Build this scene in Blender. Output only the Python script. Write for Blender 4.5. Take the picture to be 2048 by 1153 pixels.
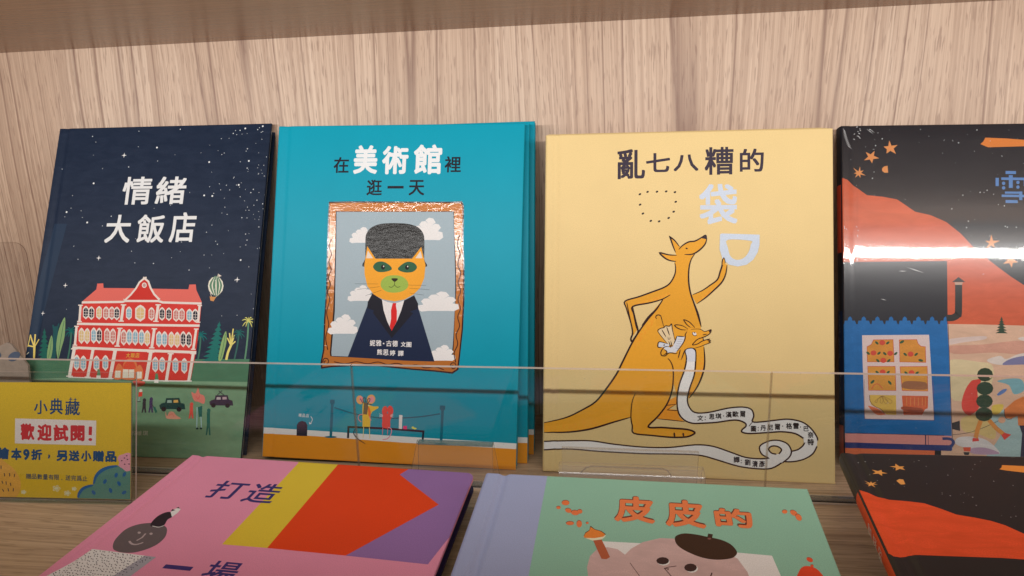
import bpy, bmesh, math, random
from mathutils import Vector, Matrix
from mathutils.geometry import tessellate_polygon

for o in list(bpy.data.objects): bpy.data.objects.remove(o, do_unlink=True)
SC = bpy.context.scene
COLL = SC.collection
R = math.radians

# ---------------------------------------------------------------- camera
CAM = [0.047814, -0.635953, 0.266666, 0.132249, -0.198524, -0.02494, 1.267695]   # x, y, z, yaw, pitch, roll, focal length in kilo-pixels of a 2048 px wide frame
cx_, cy_, cz_, yaw, pit, rol, fk = CAM
fwd = Vector((-math.sin(yaw)*math.cos(pit), math.cos(yaw)*math.cos(pit), math.sin(pit)))
right = Vector((math.cos(yaw), math.sin(yaw), 0)); up = right.cross(fwd)
r2 = right*math.cos(rol) + up*math.sin(rol); u2 = up*math.cos(rol) - right*math.sin(rol)
cd = bpy.data.cameras.new('camera'); cam = bpy.data.objects.new('camera', cd); COLL.objects.link(cam)
cam.matrix_world = Matrix(((r2.x, u2.x, -fwd.x, cx_), (r2.y, u2.y, -fwd.y, cy_), (r2.z, u2.z, -fwd.z, cz_), (0, 0, 0, 1)))
cd.sensor_width = 36; cd.sensor_fit = 'HORIZONTAL'; cd.lens = fk*1000*36/2048; cd.clip_start = .01; cd.clip_end = 50
SC.camera = cam

# ---------------------------------------------------------------- world and light
w = bpy.data.worlds.new('World'); SC.world = w; w.use_nodes = True
bg = w.node_tree.nodes['Background']; bg.inputs[0].default_value = (1.0, .93, .86, 1); bg.inputs[1].default_value = .14
SC.cycles.caustics_reflective = False; SC.cycles.caustics_refractive = False; SC.cycles.sample_clamp_indirect = 1.2; SC.cycles.blur_glossy = 1.0
SC.cycles.max_bounces = 8; SC.cycles.transparent_max_bounces = 24
SC.view_settings.view_transform = 'Standard'; SC.view_settings.look = 'None'; SC.view_settings.exposure = 0; SC.view_settings.gamma = 1
STRIP_Y, STRIP_Z = -.449, .366
ld = bpy.data.lights.new('led_light', 'AREA'); ld.shape = 'RECTANGLE'; ld.size = 2.2; ld.size_y = .016; ld.energy = 6.15; ld.color = (1.0, .965, .93)
ld.spread = R(170)
lamp = bpy.data.objects.new('led_light', ld); COLL.objects.link(lamp)
lamp.location = (.22, STRIP_Y, STRIP_Z-.012)
lamp.rotation_euler = (R(96), 0, 0)     # light leaves the strip towards the back panel

# ---------------------------------------------------------------- material helpers
def newmat(name):
    m = bpy.data.materials.new(name); m.use_nodes = True
    nt = m.node_tree; nt.nodes.clear()
    out = nt.nodes.new('ShaderNodeOutputMaterial')
    return m, nt, out
def N(nt, kind, **kw):
    n = nt.nodes.new('ShaderNode'+kind)
    for k, v in kw.items(): setattr(n, k, v)
    return n
def mixc(nt, fac, a, b, bt='MIX'):
    n = nt.nodes.new('ShaderNodeMix'); n.data_type = 'RGBA'; n.blend_type = bt
    for s, v in ((n.inputs[0], fac), (n.inputs[6], a), (n.inputs[7], b)):
        if hasattr(v, 'is_output'): nt.links.new(v, s)
        else: s.default_value = v if not isinstance(v, tuple) else (v+(1,))[:4]
    return n.outputs[2]
def ramp(nt, src, stops):
    n = nt.nodes.new('ShaderNodeValToRGB'); nt.links.new(src, n.inputs[0])
    cr = n.color_ramp
    while len(cr.elements) < len(stops): cr.elements.new(.5)
    for e, (p, c) in zip(cr.elements, stops):
        e.position = p; e.color = (c+(1,))[:4] if isinstance(c, tuple) else (c, c, c, 1)
    return n.outputs[0]
def mapping(nt, scale, rot=(0, 0, 0), coord='Object'):
    tc = N(nt, 'TexCoord'); mp = N(nt, 'Mapping'); mp.inputs['Scale'].default_value = scale; mp.inputs['Rotation'].default_value = rot
    nt.links.new(tc.outputs[coord], mp.inputs[0]); return mp.outputs[0]
def noise(nt, vec, scale, detail=3, rough=.5, dist=0):
    n = N(nt, 'TexNoise'); nt.links.new(vec, n.inputs['Vector']); n.inputs['Scale'].default_value = scale
    n.inputs['Detail'].default_value = detail; n.inputs['Roughness'].default_value = rough; n.inputs['Distortion'].default_value = dist
    return n.outputs[0]
def bump(nt, h, strength, dist=.001):
    n = N(nt, 'Bump'); nt.links.new(h, n.inputs['Height']); n.inputs['Strength'].default_value = strength; n.inputs['Distance'].default_value = dist
    return n.outputs[0]

def print_mat(name, c, st='m', rough=.52):
    """printed card: flat ink on laminated board"""
    m, nt, out = newmat(name); L = nt.links
    p = N(nt, 'BsdfPrincipled'); L.new(p.outputs[0], out.inputs[0])
    v = mapping(nt, (1, 1, 1))
    col = tuple(c)
    fine = noise(nt, v, 1500, 2)
    cloud = noise(nt, v, 26, 4)
    if st == 'm':
        k = mixc(nt, ramp(nt, cloud, [(.3, 0.), (.7, 1.)]), tuple(x*.955 for x in col), tuple(min(1, x*1.03) for x in col))
        k = mixc(nt, ramp(nt, fine, [(.35, 0.), (.65, 1.)]), tuple(x*.88 for x in col), k)
    elif st == 'p':       # gouache with visible washes
        br = noise(nt, mapping(nt, (30, 75, 30)), 1.6, 6, .6, .6)
        k = mixc(nt, ramp(nt, br, [(.32, 0.), (.68, 1.)]), tuple(x*.80 for x in col), tuple(min(1, x*1.12+.01) for x in col))
        k = mixc(nt, ramp(nt, fine, [(.35, 0.), (.65, 1.)]), tuple(x*.88 for x in col), k)
    elif st in ('c', 'cs'):   # wax crayon
        g = noise(nt, v, 420, 4, .7)
        if st == 'cs': k = mixc(nt, ramp(nt, g, [(.40, 0.), (.62, 1.)]), (.80, .40, .035), tuple(.35*x+.65*y for x, y in zip((.80, .40, .035), col)))
        else: k = mixc(nt, ramp(nt, g, [(.35, 0.), (.75, 1.)]), tuple(x*.96 for x in col), tuple(min(1, x*1.04) for x in col))
    elif st == 'h':       # dark foil with a few soft crinkles
        k = mixc(nt, cloud, tuple(x*.35 for x in col), tuple(x*.5 for x in col)); cr = noise(nt, mapping(nt, (1, 2.2, 1)), 120, 3, .6, 1.2)
        L.new(bump(nt, cr, .32, .0006), p.inputs['Normal']); p.inputs['Roughness'].default_value = .2; p.inputs['Specular IOR Level'].default_value = .14
        L.new(k, p.inputs[0]); return m
    elif st == 'f':       # crinkled foil varnish over the print
        k = mixc(nt, ramp(nt, cloud, [(.3, 0.), (.7, 1.)]), tuple(x*.95 for x in col), col)
        cr = noise(nt, mapping(nt, (1, 1.9, 1)), 170, 3, .55, 1.2)
        L.new(bump(nt, cr, .36, .0006), p.inputs['Normal'])
        p.inputs['Roughness'].default_value = .10
        p.inputs['Specular IOR Level'].default_value = .5
        p.inputs['Coat Weight'].default_value = .8; p.inputs['Coat Roughness'].default_value = .07; p.inputs['Coat IOR'].default_value = 1.6
        L.new(bump(nt, cr, .36, .0006), p.inputs['Coat Normal'])
        L.new(k, p.inputs[0]); return m
    L.new(k, p.inputs[0])
    p.inputs['Roughness'].default_value = rough; p.inputs['Specular IOR Level'].default_value = .16
    L.new(bump(nt, fine, .25, .00006), p.inputs['Normal'])
    return m

def lin(*c):
    return tuple((v/255/12.92 if v <= 10 else ((v/255+.055)/1.055)**2.4) for v in c)

def wood_mat(name, light, mid, dark, axis, rough=.45, line=.5, seed=0., spec=.35, contrast=1.):
    """long grain along axis ('z' or 'x'); object coordinates in metres"""
    m, nt, out = newmat(name); L = nt.links
    p = N(nt, 'BsdfPrincipled'); L.new(p.outputs[0], out.inputs[0])
    tc = N(nt, 'TexCoord'); mp0 = N(nt, 'Mapping'); L.new(tc.outputs['Object'], mp0.inputs[0])
    mp0.inputs['Location'].default_value = (seed, seed, seed*.7)
    if axis == 'x': mp0.inputs['Rotation'].default_value = (0, 0, R(90))
    if axis == 'z': mp0.inputs['Rotation'].default_value = (R(90), 0, 0)
    base = mp0.outputs[0]        # grain now runs along local y of this space
    def sc(x, y, z=1.):
        q = N(nt, 'Mapping'); q.inputs['Scale'].default_value = (x, y, z); L.new(base, q.inputs[0]); return q.outputs[0]
    # slow warp so that the grain wanders and opens into cathedrals
    warp = N(nt, 'TexNoise'); L.new(sc(2.2, .9, 1), warp.inputs['Vector']); warp.inputs['Scale'].default_value = 2.2; warp.inputs['Detail'].default_value = 1.5
    sub = N(nt, 'VectorMath', operation='SUBTRACT'); L.new(warp.outputs['Color'], sub.inputs[0]); sub.inputs[1].default_value = (.5, .5, .5)
    mul = N(nt, 'VectorMath', operation='MULTIPLY'); L.new(sub.outputs[0], mul.inputs[0]); mul.inputs[1].default_value = (.042, 0, 0)
    add = N(nt, 'VectorMath', operation='ADD'); L.new(base, add.inputs[0]); L.new(mul.outputs[0], add.inputs[1])
    def sw(x, y, z=1.):
        q = N(nt, 'Mapping'); q.inputs['Scale'].default_value = (x, y, z); L.new(add.outputs[0], q.inputs[0]); return q.outputs[0]
    broad = noise(nt, sw(9, .8), 1.0, 2)
    med = noise(nt, sw(62, 1.6), 1.0, 3, .6)
    fine = noise(nt, sw(400, 4), 1.0, 3, .7)
    pin = noise(nt, sw(330, 2.0), 1.0, 2, .5)
    pores = noise(nt, sw(640, 44), 1.0, 2, .5)
    c = mixc(nt, ramp(nt, broad, [(.32, 0.), (.68, 1.)]), mid, light)
    c = mixc(nt, ramp(nt, med, [(.36, .5*contrast), (.62, 0.)]), c, mid)
    c = mixc(nt, ramp(nt, fine, [(.36, .6*contrast), (.56, 0.)]), c, tuple(a*.45+b*.55 for a, b in zip(dark, mid)))
    c = mixc(nt, ramp(nt, fine, [(.56, 0.), (.72, .35*contrast)]), c, tuple(min(1, a*1.16) for a in light))
    c = mixc(nt, ramp(nt, pores, [(.35, .45*contrast), (.43, 0.)]), c, dark)
    c = mixc(nt, ramp(nt, pin, [(.41, .55*contrast), (.50, 0.)]), c, tuple(a*.4+b*.6 for a, b in zip(dark, mid)))
    # sparse dark growth lines
    gl = noise(nt, sw(13, .13), 1.0, 0, .4)
    wv = N(nt, 'Math', operation='MULTIPLY'); L.new(gl, wv.inputs[0]); wv.inputs[1].default_value = 9.
    fr = N(nt, 'Math', operation='FRACT'); L.new(wv.outputs[0], fr.inputs[0])
    c = mixc(nt, ramp(nt, fr.outputs[0], [(0., line*.8), (.03, line*.5), (.08, 0.), (.96, 0.), (1., line*.8)]), c, dark)
    L.new(c, p.inputs[0]); p.inputs['Roughness'].default_value = rough; p.inputs['Specular IOR Level'].default_value = spec
    L.new(bump(nt, fine, .25, .0003), p.inputs['Normal'])
    return m

def schlick(nt, f0=.04, k=1.):
    """two-sided Fresnel: f0 + (1-f0)*(1-|cos|)^5, the same from either face of a sheet"""
    lw = N(nt, 'LayerWeight'); lw.inputs[0].default_value = .5
    pw = N(nt, 'Math', operation='POWER'); nt.links.new(lw.outputs['Facing'], pw.inputs[0]); pw.inputs[1].default_value = 5
    ma = N(nt, 'Math', operation='MULTIPLY_ADD'); nt.links.new(pw.outputs[0], ma.inputs[0]); ma.inputs[1].default_value = (1-f0)*k; ma.inputs[2].default_value = f0*k
    return ma.outputs[0]
def acrylic_mat(name, tint=(.965, .972, .968), rough=.03, f0=1.0, haze=0., smudge=False):
    """clear sheet seen through: straight transmission plus a Fresnel mirror on its face"""
    m, nt, out = newmat(name); L = nt.links
    t = N(nt, 'BsdfTransparent'); t.inputs[0].default_value = tint+(1,)
    g = N(nt, 'BsdfGlossy'); g.inputs[0].default_value = (f0, f0, f0, 1); g.inputs['Roughness'].default_value = rough
    mx = N(nt, 'MixShader'); L.new(schlick(nt, .036), mx.inputs[0]); L.new(t.outputs[0], mx.inputs[1]); L.new(g.outputs[0], mx.inputs[2])
    if haze:
        d = N(nt, 'BsdfDiffuse'); d.inputs[0].default_value = (.78, .77, .76, 1); m2 = N(nt, 'MixShader'); m2.inputs[0].default_value = haze
        L.new(mx.outputs[0], m2.inputs[1]); L.new(d.outputs[0], m2.inputs[2]); mx = m2
    if smudge:   # fingerprints, dust and fine scratches catch a little light
        v = mapping(nt, (1, 1, 1)); d = N(nt, 'BsdfDiffuse'); d.inputs[0].default_value = (.8, .8, .8, 1); m2 = N(nt, 'MixShader')
        blot = ramp(nt, noise(nt, v, 22, 4, .6), [(.55, 0.), (.8, .03)]); dust = ramp(nt, noise(nt, v, 650, 2), [(.72, 0.), (.78, .2)])
        scr = ramp(nt, noise(nt, mapping(nt, (6, 1, 900), (0, R(7), 0)), 1, 2), [(.70, 0.), (.74, .07)])
        a1 = N(nt, 'Math', operation='ADD'); L.new(blot, a1.inputs[0]); L.new(dust, a1.inputs[1]); a2 = N(nt, 'Math', operation='ADD'); L.new(a1.outputs[0], a2.inputs[0]); L.new(scr, a2.inputs[1])
        L.new(a2.outputs[0], m2.inputs[0]); L.new(mx.outputs[0], m2.inputs[1]); L.new(d.outputs[0], m2.inputs[2]); mx = m2
    L.new(mx.outputs[0], out.inputs[0]); return m
def acrylic_edge_mat(name, col, clear=.45):
    m, nt, out = newmat(name); L = nt.links
    t = N(nt, 'BsdfTransparent'); t.inputs[0].default_value = (.75, .72, .68, 1)
    p = N(nt, 'BsdfPrincipled'); p.inputs[0].default_value = col+(1,); p.inputs['Roughness'].default_value = .22; p.inputs['Specular IOR Level'].default_value = .8
    mx = N(nt, 'MixShader'); mx.inputs[0].default_value = 1-clear; L.new(t.outputs[0], mx.inputs[1]); L.new(p.outputs[0], mx.inputs[2])
    L.new(mx.outputs[0], out.inputs[0]); return m
def plain(name, col, rough=.5, spec=.4, metal=0):
    m, nt, out = newmat(name); p = N(nt, 'BsdfPrincipled'); nt.links.new(p.outputs[0], out.inputs[0])
    v = mapping(nt, (1, 1, 1)); k = mixc(nt, ramp(nt, noise(nt, v, 160, 4), [(.3, 0.), (.7, 1.)]), tuple(x*.88 for x in col), tuple(min(1, x*1.06) for x in col))
    nt.links.new(k, p.inputs[0]); p.inputs['Roughness'].default_value = rough; p.inputs['Specular IOR Level'].default_value = spec; p.inputs['Metallic'].default_value = metal
    return m

# ---------------------------------------------------------------- object helpers
def link(name, bm, mats, parent=None, smooth=False):
    me = bpy.data.meshes.new(name); bm.to_mesh(me); bm.free()
    for m in (mats if isinstance(mats, (list, tuple)) else [mats]): me.materials.append(m)
    if smooth:
        for p in me.polygons: p.use_smooth = True
        me.set_sharp_from_angle(angle=R(38))
    o = bpy.data.objects.new(name, me); COLL.objects.link(o)
    if parent: o.parent = parent
    return o
def struct(name, bm, mats, parent=None):
    o = link(name, bm, mats, parent); o['kind'] = 'structure'; return o
def tag(o, label, cat, group=None):
    o['label'] = label; o['category'] = cat
    if group: o['group'] = group
    return o
def thing(name, label, cat, mat=None, loc=None, group=None):
    o = bpy.data.objects.new(name, None); COLL.objects.link(o); o.empty_display_size = .02
    if mat is not None: o.matrix_world = mat
    if loc is not None: o.location = loc
    return tag(o, label, cat, group)
def box(bm, x0, x1, y0, y1, z0, z1, bev=0):
    r = bmesh.ops.create_cube(bm, size=1)['verts']
    for v in r:
        v.co = Vector(((x0+x1)/2+v.co.x*(x1-x0), (y0+y1)/2+v.co.y*(y1-y0), (z0+z1)/2+v.co.z*(z1-z0)))
    if bev:
        es = list({e for v in r for e in v.link_edges})
        bmesh.ops.bevel(bm, geom=es, offset=bev, segments=2, affect='EDGES', profile=.5)
def boxmesh(*a, **k):
    bm = bmesh.new(); box(bm, *a, **k); return bm

# ---------------------------------------------------------------- the shelf bay
PANEL = wood_mat('panel_wood_laminate', lin(214, 191, 170), lin(192, 164, 141), lin(116, 84, 70), 'z', rough=.42, line=.85, seed=3.1)
SHELF = wood_mat('shelf_wood_laminate', lin(206, 182, 154), lin(182, 156, 128), lin(104, 82, 66), 'x', rough=.35, line=.4, seed=1.3, contrast=.9)
UNDER = wood_mat('upper_shelf_wood_laminate', lin(152, 110, 70), lin(136, 96, 58), lin(84, 56, 38), 'x', rough=.26, line=.15, seed=7.7, spec=.4, contrast=.6)
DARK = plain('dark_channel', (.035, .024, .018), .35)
struct('back_wall', boxmesh(-1.3, 1.5, 0, .018, -.04, .42), PANEL)
struct('upper_shelf', boxmesh(-1.3, 1.5, -.49, -.0004, .392, .417), UNDER)
GY = -.1535        # plane of the clear guard
struct('shelf_board', boxmesh(-1.3, 1.5, -.1475, -.0004, -.022, 0), SHELF)
struct('front_shelf_board', boxmesh(-1.3, 1.5, -.56, -.1610, -.022, -.0006), SHELF)
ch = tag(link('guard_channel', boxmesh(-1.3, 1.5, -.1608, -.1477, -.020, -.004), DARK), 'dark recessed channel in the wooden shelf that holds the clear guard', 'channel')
ALU = plain('channel_lip', lin(214, 200, 186), .35, .5, .3)
for y0, y1 in ((-.1492, -.1478), (-.1608, -.1598)):
    link('lip', boxmesh(-1.3, 1.5, y0, y1, -.0036, .0004), ALU, ch)
hs = tag(link('lamp_housing', boxmesh(-1.05, 1.25, STRIP_Y-.009, STRIP_Y+.009, STRIP_Z, .3918), plain('housing', (.55, .55, .55), .35, .5, .9)), 'slim aluminium strip light housing under the front of the upper shelf', 'lamp')

# ---------------------------------------------------------------- books
FR = {"hotel": {"o": [-0.51198, -0.13357, 0.00161], "U": [0.99971, 0.02327, -0.00686], "V": [-0.00209, 0.36446, 0.93122], "w": 0.234, "h": 0.33275}, "museum": {"o": [-0.25657, -0.12767, 0.00435], "U": [0.99982, 0.00427, -0.01843], "V": [0.01662, 0.26697, 0.96356], "w": 0.23616, "h": 0.31127}, "museum2": {"o": [-0.24779, -0.11592, 0.0], "U": [0.99996, 0.00937, 0.0], "V": [-0.00243, 0.25907, 0.96585], "w": 0.23616, "h": 0.31127}, "museum3": {"o": [-0.24364, -0.09792, 0.0], "U": [0.99996, 0.00937, 0.0], "V": [-0.0022, 0.23499, 0.972], "w": 0.23616, "h": 0.31127}, "pocket": {"o": [0.00387, -0.12917, 0.00122], "U": [0.99999, -0.00158, -0.00507], "V": [0.0053, 0.23584, 0.97178], "w": 0.23993, "h": 0.29508}, "snow": {"o": [0.26221, -0.09817, 0.00427], "U": [0.99984, -0.0045, -0.01741], "V": [0.01798, 0.27636, 0.96088], "w": 0.245, "h": 0.29734}, "pocket2": {"o": [0.00387, -0.11269, 0.00122], "U": [0.99999, -0.00152, -0.00509], "V": [0.0053, 0.2243, 0.97451], "w": 0.23993, "h": 0.29508}, "pocket3": {"o": [0.00387, -0.0962, 0.00122], "U": [0.99999, -0.00145, -0.0051], "V": [0.0053, 0.21176, 0.97731], "w": 0.23993, "h": 0.29508}, "party": {"o": [-0.29365, -0.45172, 0.01811], "U": [0.99951, -0.029, -0.0114], "V": [0.02955, 0.99824, 0.05144], "w": 0.24163, "h": 0.27}, "pipi": {"o": [-0.04485, -0.49731, 0.00251], "U": [0.99777, -0.06286, 0.02251], "V": [0.05851, 0.98556, 0.1589], "w": 0.21487, "h": 0.28}, "snowflat": {"o": [0.17744, -0.47472, 0.05483], "U": [0.98347, -0.15795, 0.0885], "V": [0.15822, 0.9874, 0.00404], "w": 0.245, "h": 0.29}, "sign": {"o": [-0.47691, -0.21244, 0.002], "U": [0.99894, 0.04598, 0.0], "V": [-0.00988, 0.21459, 0.97666], "w": 0.148, "h": 0.09541}}
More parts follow.
